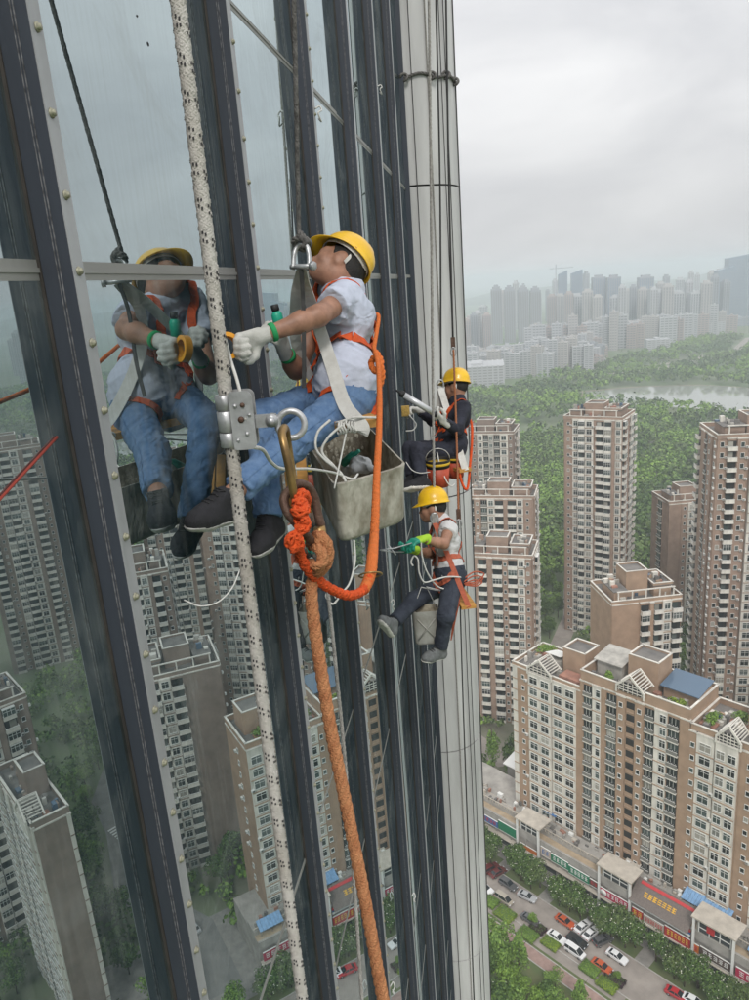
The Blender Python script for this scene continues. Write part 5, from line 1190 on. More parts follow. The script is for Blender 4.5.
def hand_field(w, d, n, curl, s_=1.0, glove=0.0, thumb=1, spread=0.12):
    """wrist w, finger direction d, palm normal n (fingers curl towards n), thumb side +-1"""
    d = nrm(d); n = nrm(n - n.dot(d) * d) if isinstance(n, np.ndarray) else n; sd = np.cross(n, d) * thumb; f = Field(0.010)
    pc = w + d * 0.05 * s_
    for e in (-0.026, -0.009, 0.009, 0.026): f.cap(w + d * 0.012 * s_ + sd * e * 0.7 * s_, w + d * 0.085 * s_ + sd * e * s_, 0.0155 * s_ + glove, 0.0125 * s_ + glove)
    f.cap(w - d * 0.045 * s_, w + d * 0.015, 0.027 * s_ + glove, 0.026 * s_ + glove)
    for k, e in enumerate((0.029, 0.010, -0.010, -0.028)):
        L = [0.040, 0.046, 0.042, 0.033][k] * s_; a = 0.0; p = w + d * 0.088 * s_ + sd * e * s_; base = nrm(d + sd * spread * (1.5 - k) * 0.6)
        for j in range(3):
            a += curl[j] * (1 + 0.08 * (k - 1.5)); dr = base * math.cos(a) + n * math.sin(a); q = p + dr * L * (1, 0.68, 0.5)[j]; f.cap(p, q, (0.0098 - 0.0008 * j) * s_ + glove, (0.0092 - 0.0008 * j) * s_ + glove); p = q
    t0 = w + d * 0.026 * s_ + sd * 0.028 * s_; t1 = t0 + nrm(d * 0.6 + sd * 0.75 + n * 0.45) * 0.042 * s_; t2 = t1 + nrm(d * 0.95 + sd * 0.1 + n * 0.55) * 0.032 * s_; t3 = t2 + nrm(d * 0.9 - sd * 0.25 + n * 0.6) * 0.024 * s_
    f.cap(t0, t1, 0.0145 * s_ + glove, 0.0115 * s_ + glove); f.cap(t1, t2, 0.0112 * s_ + glove, 0.0102 * s_ + glove); f.cap(t2, t3, 0.0102 * s_ + glove, 0.0085 * s_ + glove)
    return f
def foot_shoe(t, A, K, T, s_, m_up, m_sole, h, label=None, lace=None):
    """shoe for ankle A, knee K, toe tip T"""
    d = nrm(T - A); up = nrm(K - A); up = nrm(up - up.dot(d) * d); L = 0.275 * s_
    d = nrm(d * 0.97 + up * 0.24) if d.dot(up) < 0.2 else d; up = nrm(up - up.dot(d) * d); sd = np.cross(d, up)
    heel = A - up * 0.055 * s_ - d * 0.045 * s_; toe = heel + d * (L - 0.07 * s_); ball = heel + d * L * 0.55
    f = Field(0.03); f.cap(A + up * 0.035 * s_ - d * 0.012, heel + up * 0.02, 0.042 * s_, 0.04 * s_); f.cap(heel, ball, 0.04 * s_, 0.046 * s_); f.cap(A + d * 0.03, ball + up * 0.012, 0.04 * s_, 0.036 * s_); f.cap(ball, toe, 0.046 * s_, 0.036 * s_)
    base = heel - up * 0.028 * s_; f.cuts = [(base, -up), (A + up * 0.045 * s_, up)]; f.noise = wr(28, 0.0016, 3)
    o = f.build('shoe', h, m_up, t)
    g = Field(0.02); g.cap(heel, ball, 0.043 * s_, 0.05 * s_); g.cap(ball, toe, 0.05 * s_, 0.041 * s_); g.cuts = [(base - up * 0.014 * s_, -up), (base + up * 0.009 * s_, up)]; link('sole', g.mesh('sole', h * 0.8, m_sole), o)
    if lace is not None:
        mb = MB()
        for k in range(5):
            q = A + d * (0.035 + 0.02 * k) * s_ + up * (0.03 - 0.008 * k) * s_; a_, _ = f.project(np.stack([q + sd * x + up * 0.03 for x in np.linspace(-0.03, 0.03, 7)]), 0.002); mb.tube(list(a_), 0.0028, 5)
        link('laces', mb.mesh('laces', lace), o)
    return o
def helmet(t, c, up, fw, m_shell, s_=1.0, tilt=0.0, name='helmet'):
    up = nrm(up); fw = nrm(fw - fw.dot(up) * up); sd = np.cross(fw, up); c = np.asarray(c, float); mb = MB(); na, npf = 48, 0
    rows = []
    def rim(a): return 0.128 * s_ * (1 + 0.14 * abs(math.cos(a))) 
    for a in np.linspace(0, 2 * math.pi, na, endpoint=False):
        ca, sa = math.cos(a), math.sin(a); lx, ly = 0.142 * s_, 0.118 * s_; col_ = []
        for e in np.linspace(math.pi / 2, 0.0, 12):
            rr = math.cos(e) ** 0.9; hh = 0.135 * s_ * math.sin(e) ** 0.92; x, y = lx * rr * ca, ly * rr * sa
            b = 0.007 * s_ * max(0, 1 - (abs(y) / (0.017 * s_)) ** 2) * math.sin(e) ** 0.5 if abs(y) < 0.017 * s_ else 0
            b2 = 0.004 * s_ if 0.040 * s_ < abs(y) < 0.052 * s_ and hh > 0.05 * s_ else 0
            col_.append(c + fw * x + sd * y + up * (hh + b + b2))
        ext = 0.012 + 0.048 * max(0, ca) ** 1.6
        x, y = (lx + ext * s_) * ca, (ly + (0.012 + 0.01 * max(0, ca)) * s_) * sa; dn = 0.012 + 0.020 * max(0, ca)
        col_ += [c + fw * x + sd * y - up * dn * s_, c + fw * x + sd * y - up * (dn + 0.006) * s_]
        for e in (0.0, 0.35, 0.7, 1.05, 1.35, math.pi / 2): col_.append(c + fw * (lx - 0.005) * math.cos(e) * ca + sd * (ly - 0.005) * math.cos(e) * sa + up * ((0.13) * s_ * math.sin(e) - 0.004))
        rows.append(col_)
    n = len(rows[0]); vs = [p for r_ in rows for p in r_]; fs = [(i * n + k, i * n + k + 1, ((i + 1) % na) * n + k + 1, ((i + 1) % na) * n + k) for i in range(na) for k in range(n - 1)]
    mb.add(vs, fs, 0, True); o = mb.build(name, m_shell, t)
    return o
def strap_path(field, pts, n=14, off=0.007):
    q = spline(pts, n); return field.project(q, off)
# ------------------------------------------------------------------ worker materials
def crease(m, scale=16.0, strength=0.55, st=(1, 1, 2.2), seed=0.0):
    """adds soft cloth creases under the fine weave relief"""
    t = m.node_tree; b = t.nodes['Principled BSDF']; tc = t.nodes.new('ShaderNodeTexCoord'); mp = t.nodes.new('ShaderNodeMapping'); mp.inputs['Scale'].default_value = st; mp.inputs['Rotation'].default_value = (0.5, 0.7, 0.3); mp.inputs['Location'].default_value = (seed, 0, 0)
    n = t.nodes.new('ShaderNodeTexNoise'); n.inputs['Scale'].default_value = scale; n.inputs['Detail'].default_value = 2.5; n.inputs['Distortion'].default_value = 1.1; n.noise_type = 'RIDGED_MULTIFRACTAL'
    t.links.new(tc.outputs['Object'], mp.inputs['Vector']); t.links.new(mp.outputs['Vector'], n.inputs['Vector'])
    bp = t.nodes.new('ShaderNodeBump'); bp.inputs['Strength'].default_value = strength; bp.inputs['Distance'].default_value = 0.012; bp.invert = True; t.links.new(n.outputs['Fac'], bp.inputs['Height'])
    l = b.inputs['Normal'].links
    if l: t.links.new(l[0].from_socket, bp.inputs['Normal'])
    t.links.new(bp.outputs['Normal'], b.inputs['Normal']); return m
m_skin = mat('skin_tanned', (0.36, 0.19, 0.125), 0.5, var=0.24, scale=22, bump=0.06, bscale=160)
m_hair = mat('hair_black', (0.012, 0.011, 0.010), 0.6, bump=0.4, bscale=220)
m_helm = mat('helmet_yellow', (0.88, 0.54, 0.008), 0.36, coat=0.2, c2=(0.74, 0.42, 0.01), scale=14, detail=8, bump=0.03, bscale=60)
m_shirt = mat('shirt_pale_lilac', (0.52, 0.56, 0.67), 0.9, var=0.09, scale=16, bump=0.12, bscale=240)
m_jean = mat('jeans_washed_blue', (0.08, 0.155, 0.295), 0.9, c2=(0.135, 0.225, 0.375), scale=26, bump=0.25, bscale=300)
m_jean2 = mat('jeans_dark', (0.02, 0.025, 0.038), 0.9, c2=(0.045, 0.055, 0.075), scale=8, bump=0.2, bscale=260)
m_navy = mat('navy_workwear', (0.012, 0.013, 0.022), 0.9, c2=(0.03, 0.033, 0.05), scale=9, bump=0.2, bscale=240)
m_tee = mat('tee_white', (0.60, 0.60, 0.60), 0.9, var=0.1, scale=12, bump=0.1, bscale=240)
m_orange = mat('harness_orange', (0.62, 0.085, 0.012), 0.75, var=0.18, scale=40, bump=0.25, bscale=500)
m_harred = mat('harness_red_brown', (0.42, 0.10, 0.05), 0.75, var=0.2, scale=40)
m_glove = mat('glove_white_knit', (0.62, 0.62, 0.58), 0.95, var=0.12, scale=30, bump=0.5, bscale=330)
m_lime = MATS.get('glove_lime') or mat('glove_lime', (0.38, 0.62, 0.04), 0.8, bump=0.3, bscale=300); m_gteal = mat('glove_teal_coating', (0.02, 0.28, 0.19), 0.5, var=0.2, scale=40)
m_cuff = mat('cuff_green', (0.02, 0.30, 0.10), 0.85)
m_shoeb = mat('shoe_black_knit', (0.018, 0.018, 0.022), 0.85, var=0.3, scale=40, bump=0.35, bscale=330); m_soleg = mat('sole_grey', (0.42, 0.42, 0.40), 0.7, var=0.3, scale=30)
m_shoeg = mat('shoe_grey', (0.17, 0.18, 0.18), 0.85, var=0.25, scale=30, bump=0.3, bscale=300); m_solew = mat('sole_white', (0.66, 0.65, 0.60), 0.7, var=0.2, scale=30)
m_wstrap = mat('webbing_white', (0.74, 0.74, 0.71), 0.85, c2=(0.56, 0.55, 0.51), scale=12, bump=0.3, bscale=420)
m_wood = mat('seat_board_wood', (0.55, 0.28, 0.07), 0.65, var=0.3, scale=5, stretch=(1, 6, 6))
m_dgrey = mat('dark_webbing', (0.05, 0.05, 0.05), 0.85, var=0.3, scale=30)
m_cord = mat('white_cord', (0.60, 0.60, 0.57), 0.8, var=0.15, scale=60)
m_yelgun = mat('gun_yellow', (0.7, 0.45, 0.03), 0.5)

crease(m_shirt, 11, 0.5); crease(m_jean, 14, 0.6, (1.6, 1, 1.4)); crease(m_jean2, 12, 0.6); crease(m_navy, 11, 0.6); crease(m_tee, 12, 0.5)

def head(t, c, up, fw, s_, hh):
    """head with face; returns field"""
    up = nrm(up); fw = nrm(fw - fw.dot(up) * up); sd = np.cross(fw, up); A = np.array([fw, sd, up]); f = Field(0.018)
    f.ell(c + up * 0.02 - fw * 0.008, A, np.array([0.098, 0.077, 0.105]) * s_); f.ell(c + fw * 0.03 - up * 0.045, A, np.array([0.064, 0.058, 0.068]) * s_); f.cap(c + fw * 0.062 - up * 0.088, c + fw * 0.055 - up * 0.078, 0.024 * s_, 0.028 * s_)
    f.cap(c + fw * 0.088 + up * 0.0, c + fw * 0.106 - up * 0.034, 0.010 * s_, 0.014 * s_)
    for k in (-1, 1):
        f.cap(c + fw * 0.086 + up * 0.022 + sd * 0.012 * k, c + fw * 0.074 + up * 0.018 + sd * 0.045 * k, 0.010, 0.009); f.cap(c + fw * 0.066 - up * 0.026 + sd * 0.038 * k, c + fw * 0.05 - up * 0.04 + sd * 0.045 * k, 0.018, 0.018)
        f.ell(c - fw * 0.008 - up * 0.012 + sd * 0.077 * k, A, np.array([0.020, 0.010, 0.031]) * s_)
        f.ell(c + fw * 0.083 + up * 0.004 + sd * 0.031 * k, A, np.array([0.010, 0.014, 0.009]))
    f.cap(c + fw * 0.089 - up * 0.056 - sd * 0.016, c + fw * 0.089 - up * 0.056 + sd * 0.016, 0.0075); f.cap(c + fw * 0.086 - up * 0.067 - sd * 0.013, c + fw * 0.086 - up * 0.067 + sd * 0.013, 0.0085)
    return f, A
def worker(name, J, cf, label):
    """J: joints in world space; cf: outfit. body is one mesh; clothes, shoes, helmet, harness are its children"""
    hv = cf['vox']; s_ = 1.0
    t = thing('person', J['pelvis'], label, 'person')
    N, Pv = J['neck'], J['pelvis']; up = nrm(N - Pv); lf = nrm(J['shL'] - J['shR']); lf = nrm(lf - lf.dot(up) * up); bk = np.cross(lf, up)
    if bk.dot(J['fw']) > 0: bk = -bk
    hup, hfw = nrm(J['hup']), nrm(J['hfw'])
    hf, HA = head(t, J['head'], hup, hfw, 1.0, hv)
    b = Field(0.028); b.pr += hf.pr; hc = J['head']
    b.cap(hc - hup * 0.05 - hfw * 0.025, N, 0.056, 0.060)
    mid = Pv + (N - Pv) * 0.52; wai = Pv + (N - Pv) * 0.24
    def torso(f, g):
        f.cap(J['shL'] - lf * 0.035, J['shR'] + lf * 0.035, 0.062 + g, 0.062 + g); f.cap(mid + lf * 0.075 + up * 0.05, mid - lf * 0.075 + up * 0.05, 0.108 + g); f.cap(wai + lf * 0.07, wai - lf * 0.07, 0.098 + g); f.cap(N - up * 0.02, mid, 0.07 + g, 0.09 + g)
        f.cap(Pv + lf * 0.07, Pv - lf * 0.07, 0.11 + g)
    torso(b, -0.03)
    for sd in 'LR':
        sh, el, wrs = J['sh' + sd], J['el' + sd], J['wr' + sd]; b.cap(sh, el, 0.050, 0.040); m_ = el + (wrs - el) * 0.3; b.cap(el, m_, 0.037, 0.039); b.cap(m_, wrs, 0.039, 0.026)
        hp, kn, an = J['hip' + sd], J['kn' + sd], J['an' + sd]; b.cap(hp, kn, 0.06, 0.038); m_ = kn + (an - kn) * 0.3; b.cap(kn, m_, 0.038, 0.04); b.cap(m_, an, 0.04, 0.033)
    b.build('body', hv, m_skin, t)
    # hair under the helmet
    h2 = Field(0.012); h2.ell(hc + hup * 0.028 - hfw * 0.014, HA, np.array([0.103, 0.082, 0.105])); h2.cuts = [(hc + hfw * 0.045 + hup * 0.02, nrm(hfw * 0.9 - hup * 0.45)), (hc - hup * 0.055, -hup)]; h2.build('hair', hv * 0.8, m_hair, t)
    # shirt
    sh_ = Field(0.04); torso(sh_, 0.009)
    if cf.get('hem', True):
        sh_.cap(Pv + lf * 0.085 + up * 0.02, Pv - lf * 0.085 + up * 0.02, 0.132, 0.132)
    sh_.cap(N - bk * -0.01, N + up * 0.025, 0.068, 0.066)
    for sd in 'LR':
        a, e = J['sh' + sd], J['el' + sd]; d = nrm(e - a); L = np.linalg.norm(e - a); fr = cf['sleeve']
        if fr < 1.2: q = a + d * L * fr; sh_.cap(a, a + d * (L * fr + 0.05), 0.066, 0.076, (q, d))
        else: sh_.cap(a, e, 0.064, 0.055); wv = J['wr' + sd]; dd = nrm(wv - e); Lw = np.linalg.norm(wv - e); sh_.cap(e, wv, 0.054, 0.045, (e + dd * Lw * 0.88, dd))
    sh_.cuts = [(Pv - up * (0.075 if cf.get('hem', True) else 0.0), -up)]; sh_.noise = wr(13, cf.get('wrin', 0.006), 4, [[1, 0.4, 0.2], [0.2, 1, 0.4], [0.5, -0.3, 1.6]])
    sh_.build(cf.get('topname', 'shirt'), hv, cf['shirt'], t)
    # trousers
    tr = Field(0.035); tr.cap(Pv + lf * 0.07, Pv - lf * 0.07, 0.124); wr_ = 0.094 if cf.get('hem', True) else 0.120; tr.cap(wai - up * 0.03 + lf * 0.06, wai - up * 0.03 - lf * 0.06, wr_)
    for sd in 'LR':
        hp, kn, an = J['hip' + sd], J['kn' + sd], J['an' + sd]; tr.cap(hp, kn, 0.091, 0.068); d = nrm(an - kn); L = np.linalg.norm(an - kn); fr = cf.get('leg', {}).get(sd, 0.9); tr.cap(kn, kn + d * (L * fr + 0.05), 0.066, 0.055, (kn + d * L * fr, d))
    tr.cuts = [(wai + up * (0.0 if cf.get('hem', True) else -0.02), up)]; tr.noise = wr(17, 0.0055, 9, [[0.8, 0.3, 0.9], [0.3, 1, 0.2], [0.9, -0.3, 1.2]]); tro = tr.build('trousers', hv, cf['trousers'], t); mb = MB()
    for sd, k in (('L', 1), ('R', -1)):
        hp, kn, an = J['hip' + sd], J['kn' + sd], J['an' + sd]; fr = cf.get('leg', {}).get(sd, 0.9); q = [hp + up * 0.06 + lf * k * 0.09, hp + (kn - hp) * 0.35 + lf * k * 0.09, kn + lf * k * 0.08, kn + (an - kn) * 0.45 + lf * k * 0.07, kn + (an - kn) * (fr - 0.02) + lf * k * 0.06]; q, nn = strap_path(tr, q, 12, 0.0005); mb.ribbon(list(q), list(nn), 0.006, 0.002)
    link('side_seam', mb.mesh('side_seam', cf['trousers']), tro)
    for sd in 'LR': foot_shoe(t, J['an' + sd], J['kn' + sd], J['to' + sd], 0.92, cf['shoe'], cf['sole'], hv * 0.75, None, cf.get('lace'))
    # gloves
    for sd in 'LR':
        wv, d = J['wr' + sd], nrm(J['ha' + sd] - J['wr' + sd]); nn = J['pn' + sd]; nn = nrm(nn - nn.dot(d) * d); hf_ = hand_field(wv, d, nn, cf['curl' + sd], 1.0, 0.0035, J['th' + sd]); hf_.build('glove', min(hv * 0.5, 0.0045), cf['glove'], t, None) if not cf.get('dip') else hf_.build('glove', min(hv * 0.5, 0.005), [cf['glove'], cf['dip']], t, lambda c_, wv=wv, d=d: ((c_ - wv) @ d > 0.055).astype(int))
        e = J['el' + sd]; fd = nrm(e - wv); mb = MB(); mb.lathe([(0.034, 0.0), (0.0365, 0.004), (0.0365, 0.016), (0.034, 0.02)], wv + fd * 0.035, fd, 14); mb.build('glove_cuff', cf['cuff'], t)
    # helmet with cradle strap
    hm = helmet(t, hc + hup * 0.062, nrm(hup * 0.97 + hfw * cf.get('htip', 0.0)), hfw, m_helm, cf.get('hs', 0.92))
    sdv = np.cross(hfw, hup); mb = MB(); q = [hc + hup * 0.055 + (hfw * math.cos(a) * 0.112 + sdv * math.sin(a) * 0.091) for a in np.linspace(0, 2 * math.pi, 28)]; mb.ribbon(q, [nrm(p_ - hc - hup * 0.055) for p_ in q], 0.026, 0.003); link('headband', mb.mesh('headband', m_wstrap), hm)
    mb = MB()
    for k in (-1, 1):
        q = spline([hc + hup * 0.055 + sdv * 0.092 * k - hfw * 0.045, hc + hup * 0.02 + sdv * 0.09 * k - hfw * 0.042, hc - hup * 0.02 + sdv * 0.082 * k - hfw * 0.036], 6); q, nn = b.project(q, 0.003); mb.ribbon(list(q), list(nn), 0.015, 0.002)
    link('chin_strap', mb.mesh('chin_strap', m_wstrap), hm)
    mb = MB(); c_ = hc + hup * 0.06 + sdv * 0.098 - hfw * 0.035; mb.lathe([(0.007, 0), (0.007, 0.003), (0, 0.004)], c_, sdv, 12); mb.lathe([(0.007, 0), (0.007, 0.003), (0, 0.004)], hc + hup * 0.06 - sdv * 0.098 - hfw * 0.035, -sdv, 12); link('adjuster_knob', mb.mesh('adjuster_knob', m_harred), hm)
    mb = MB()
    for k in (-1, 1):
        q = b.project(np.array([hc + hfw * 0.095 + hup * 0.03 + sdv * x * k for x in np.linspace(0.014, 0.046, 7)]), 0.0015)[0]; mb.tube(list(q), [0.002, 0.0035, 0.004, 0.004, 0.0038, 0.003, 0.0018], 6)
    mb.build('eyebrow', m_hair, t)
    mb = MB()
    for k in (-1, 1): q = b.project(np.array([hc + hfw * 0.1 + hup * 0.004 + sdv * x * k for x in np.linspace(0.02, 0.043, 5)]), -0.0005)[0]; mb.tube(list(q), [0.0015, 0.0035, 0.004, 0.0035, 0.0015], 6)
    mb.build('eye', m_hair, t)
    mb = MB(); q = b.project(np.array([hc + hfw * 0.11 - hup * 0.0615 + sdv * x for x in np.linspace(-0.022, 0.022, 7)]), -0.0005)[0]; mb.tube(list(q), [0.001, 0.002, 0.0025, 0.0025, 0.0025, 0.002, 0.001], 6); mb.build('mouth', mat('lip', (0.22, 0.075, 0.06), 0.5), t)
    # harness
    mb = MB(); bkp = mid + up * 0.10 + bk * 0.14
    for sd, k in (('L', 1), ('R', -1)):
        s1 = J['sh' + sd] - lf * k * 0.055 + up * 0.06
        q, nn = strap_path(sh_, [wai + bk * -0.12 + lf * k * 0.09, mid - bk * 0.13 + lf * k * 0.085, s1 - bk * 0.05, s1 + bk * 0.05, bkp + lf * k * 0.03 + up * 0.05, bkp - up * 0.12 - lf * k * 0.03, wai + bk * 0.13 - lf * k * 0.06]); mb.ribbon(list(q), list(nn), 0.042, 0.006)
        q, nn = strap_path(tr, [Pv + lf * k * 0.16 + up * 0.02, J['hip' + sd] + (J['kn' + sd] - J['hip' + sd]) * 0.25 + bk * 0.02 + up * 0.12, J['hip' + sd] + (J['kn' + sd] - J['hip' + sd]) * 0.28 - lf * k * 0.09]); mb.ribbon(list(q), list(nn), 0.04, 0.004)
    q = [wai + up * 0.06 + (lf * math.cos(a) * 0.19 + bk * math.sin(a) * 0.14) for a in np.linspace(0, 2 * math.pi, 22)]; q, nn = sh_.project(np.array(q), 0.005); mb.ribbon(list(q), list(nn), 0.045, 0.004)
    ha = mb.build('harness', cf['harness'], t)
    mb = MB(); c_, n_ = sh_.project(np.array([bkp]), 0.012); a_ = nrm(np.cross(n_[0], up)); mb.tube([c_[0] + 0.024 * (math.cos(x) * a_ + math.sin(x) * up) for x in np.linspace(0, 2 * math.pi, 16, endpoint=False)], 0.004, 6, 0, True); link('back_ring', mb.mesh('back_ring', m_steel), ha)
    J['back'] = c_[0]; J['up'] = up; J['lf'] = lf; J['bk'] = bk
    return t, sh_, tr
# ---- worker 1, nearest: sits in a bosun's seat, feet on the glass, head thrown back
J1 = dict(head=P(338, 268, 3.24), neck=P(345, 289, 3.25), pelvis=P(344, 390, 3.17), shL=P(345, 298, 3.07), shR=P(332, 292, 3.42),
    elL=P(318, 316, 2.88), wrL=P(262, 336, 2.82), haL=P(240, 344, 2.79), elR=P(296, 370, 3.28), wrR=P(284, 350, 3.14), haR=P(279, 336, 3.06),
    hipL=P(353, 400, 3.06), hipR=P(334, 394, 3.33), knL=P(288, 446, 2.85), knR=P(262, 418, 3.05), anL=P(225, 500, 2.6), anR=P(268, 522, 2.95), toL=P(170, 530, 2.40), toR=P(245, 566, 2.72),
    hup=cdir(0.52, 0.70, 0.42), hfw=cdir(-0.78, 0.58, 0.12), fw=cdir(-0.9, 0, 0.43), pnL=cdir(-0.2, -0.5, -0.6), pnR=cdir(-0.8, 0, 0.5), thL=1, thR=1)
w1, shirt1, jeans1 = worker('w1', J1, dict(vox=0.0066, shirt=m_shirt, trousers=m_jean, shoe=m_shoeb, sole=m_soleg, lace=m_black, glove=m_glove, cuff=m_cuff, harness=m_orange, sleeve=0.52, curlL=(0.9, 1.05, 0.7), curlR=(0.9, 1.0, 0.7), wrin=0.0075, hs=0.88, leg=dict(L=0.80, R=0.95)),
    'nearest worker in pale shirt and blue jeans, yellow helmet tilted back, feet on the glass')
# ---- worker 2, upper right: dark workwear, caulking gun
J2 = dict(head=P(456, 388, 7.0), neck=P(458, 402, 6.98), pelvis=P(449, 449, 6.9), shL=P(464, 408, 6.80), shR=P(450, 405, 7.14),
    elL=P(457, 430, 6.66), wrL=P(444, 422, 6.5), haL=P(434, 414, 6.45), elR=P(433, 420, 7.05), wrR=P(418, 410, 6.85), haR=P(409, 409, 6.8),
    hipL=P(450, 451, 6.80), hipR=P(444, 449, 7.0), knL=P(417, 450, 6.55), knR=P(410, 449, 6.75), anL=P(421, 481, 6.38), anR=P(412, 480, 6.6), toL=P(402, 487, 6.34), toR=P(396, 486, 6.5),
    hup=cdir(0.05, 1, 0), hfw=cdir(-0.85, -0.1, 0.5), fw=cdir(-0.9, 0, 0.43), pnL=cdir(-0.3, 0.8, 0.2), pnR=cdir(-0.2, -0.8, -0.4), thL=1, thR=1)
w2, shirt2, jeans2 = worker('w2', J2, dict(vox=0.012, shirt=m_navy, topname='jacket', trousers=m_navy, shoe=m_shoeb, sole=m_solew, glove=m_glove, cuff=m_glove, harness=m_orange, sleeve=2, curlL=(0.8, 0.9, 0.6), curlR=(0.7, 0.8, 0.5)),
    'farther upper worker in dark navy workwear and yellow helmet, holding a silver sealant gun')
# ---- worker 3, below: white tee, one leg stretched to the glass
J3 = dict(head=P(433, 509, 6.25), neck=P(442, 522, 6.25), pelvis=P(450, 578, 6.2), shL=P(449, 529, 6.08), shR=P(440, 527, 6.42),
    elL=P(444, 544, 5.93), wrL=P(423, 539, 5.80), haL=P(411, 542, 5.74), elR=P(432, 554, 6.3), wrR=P(413, 550, 6.05), haR=P(402, 552, 5.97),
    hipL=P(452, 584, 6.1), hipR=P(446, 582, 6.3), knL=P(446, 616, 5.86), knR=P(415, 600, 6.0), anL=P(440, 650, 5.98), anR=P(392, 624, 5.72), toL=P(418, 660, 5.85), toR=P(374, 612, 5.5),
    hup=cdir(0.02, 1.0, -0.05), hfw=cdir(-0.85, -0.35, 0.25), fw=cdir(-0.9, 0, 0.43), pnL=cdir(-0.1, -0.8, 0.2), pnR=cdir(0, 0.8, 0.1), thL=1, thR=1)
w3, shirt3, jeans3 = worker('w3', J3, dict(vox=0.011, shirt=m_tee, topname='t_shirt', trousers=m_jean2, shoe=m_shoeg, sole=m_solew, lace=m_black, glove=m_lime, dip=m_gteal, cuff=m_lime, harness=m_harred, sleeve=0.35, curlL=(0.6, 0.7, 0.4), curlR=(0.6, 0.7, 0.4), hem=False, htip=0.15),
    'lower worker in white tee and dark jeans, one leg stretched to the glass, green gloves')
# ------------------------------------------------------------------ ropes, hardware, seats, buckets
m_rope = mat('static_rope_white', (0.60, 0.58, 0.545), 0.9, c2=(0.46, 0.43, 0.385), scale=9, bump=0.25, bscale=700)
m_fleck = mat('rope_fleck_black', (0.045, 0.043, 0.045), 0.9)
m_lan = mat('lanyard_orange_red', (0.80, 0.10, 0.015), 0.8, var=0.2, scale=60, bump=0.5, bscale=500)
m_lan2 = mat('lanyard_orange_web', (0.78, 0.19, 0.035), 0.8, var=0.15, scale=60, bump=0.5, bscale=500)
m_tan = mat('laid_rope_tan', (0.60, 0.27, 0.12), 0.9, c2=(0.44, 0.17, 0.07), scale=60, bump=0.6, bscale=400)
m_grope = mat('braid_rope_grey', (0.24, 0.23, 0.22), 0.9, c2=(0.09, 0.087, 0.083), scale=40, bump=0.6, bscale=300)
m_lrope = mat('line_pale_grey', (0.42, 0.41, 0.38), 0.9, c2=(0.26, 0.25, 0.23), scale=40, bump=0.5, bscale=300)
m_drope = mat('line_black', (0.03, 0.03, 0.03), 0.85)
m_brass = mat('brass_worn', (0.42, 0.27, 0.10), 0.4, 0.85, c2=(0.22, 0.14, 0.07), scale=30)
m_rust = mat('rusty_steel', (0.16, 0.10, 0.075), 0.6, 0.5, c2=(0.09, 0.05, 0.035), scale=40, bump=0.2, bscale=200)
m_redc = mat('cord_red', (0.30, 0.045, 0.03), 0.85)
UPZ = V(0, 0, 1); RH = nrm(V(CR_[0], CR_[1], 0)); FH = nrm(V(CF_[0], CF_[1], 0))
# -- near static rope with black tracer flecks, dead vertical
R0 = P(217, 330, 1.0); rx, ry = R0[0], R0[1]; rr = 0.0098
t = thing('static_rope', (rx, ry, 120), 'white static rope with black flecks hanging closest to the camera', 'rope')
mb = MB(); zz = np.linspace(120, 150, 240); zq = np.linspace(138.2, 141.1, 300); braided(mb, np.array([[rx + 0.004 * math.sin(z * 3.1), ry + 0.003 * math.cos(z * 2.3), z] for z in zq]), rr, 8, 0.032, 4, 0, None, 0.93)
for za, zb in ((120, 138.2), (141.1, 152)): mb.tube([(rx + 0.004 * math.sin(z * 3.1), ry + 0.003 * math.cos(z * 2.3), z) for z in np.linspace(za, zb, 60)], rr, 12)
mb.build('sheath', m_rope, t)
g_f = random.Random(77); mb = MB(); k = 0
for z in np.arange(138.3, 141.05, 0.0405):
    k += 1
    for a0, dz in ((-1.9, 0), (-1.9, -0.0085), (-1.45, -0.002), (-1.45, -0.0105), (-0.55, -0.008), (-0.55, -0.0165), (-0.15, -0.011), (-0.15, -0.0195), (1.4, 0), (1.4, -0.009), (2.6, -0.004), (2.6, -0.013)):
        a = a0 + math.atan2(RH[1], RH[0]) + 0.06 * math.sin(z * 9); zc = z + dz; a += g_f.uniform(-0.08, 0.08); zc += g_f.uniform(-0.001, 0.001); c = V(rx + 0.004 * math.sin(zc * 3.1) + rr * math.cos(a), ry + 0.003 * math.cos(zc * 2.3) + rr * math.sin(a), zc)
        mb.box(c, (0.0012, 0.0003, 0.0018), [[-math.sin(a), math.cos(a), 0.25], [math.cos(a), math.sin(a), 0], [0, 0, 1]])
tag(mb.build('tracer_flecks', m_fleck, t), kind='stuff')
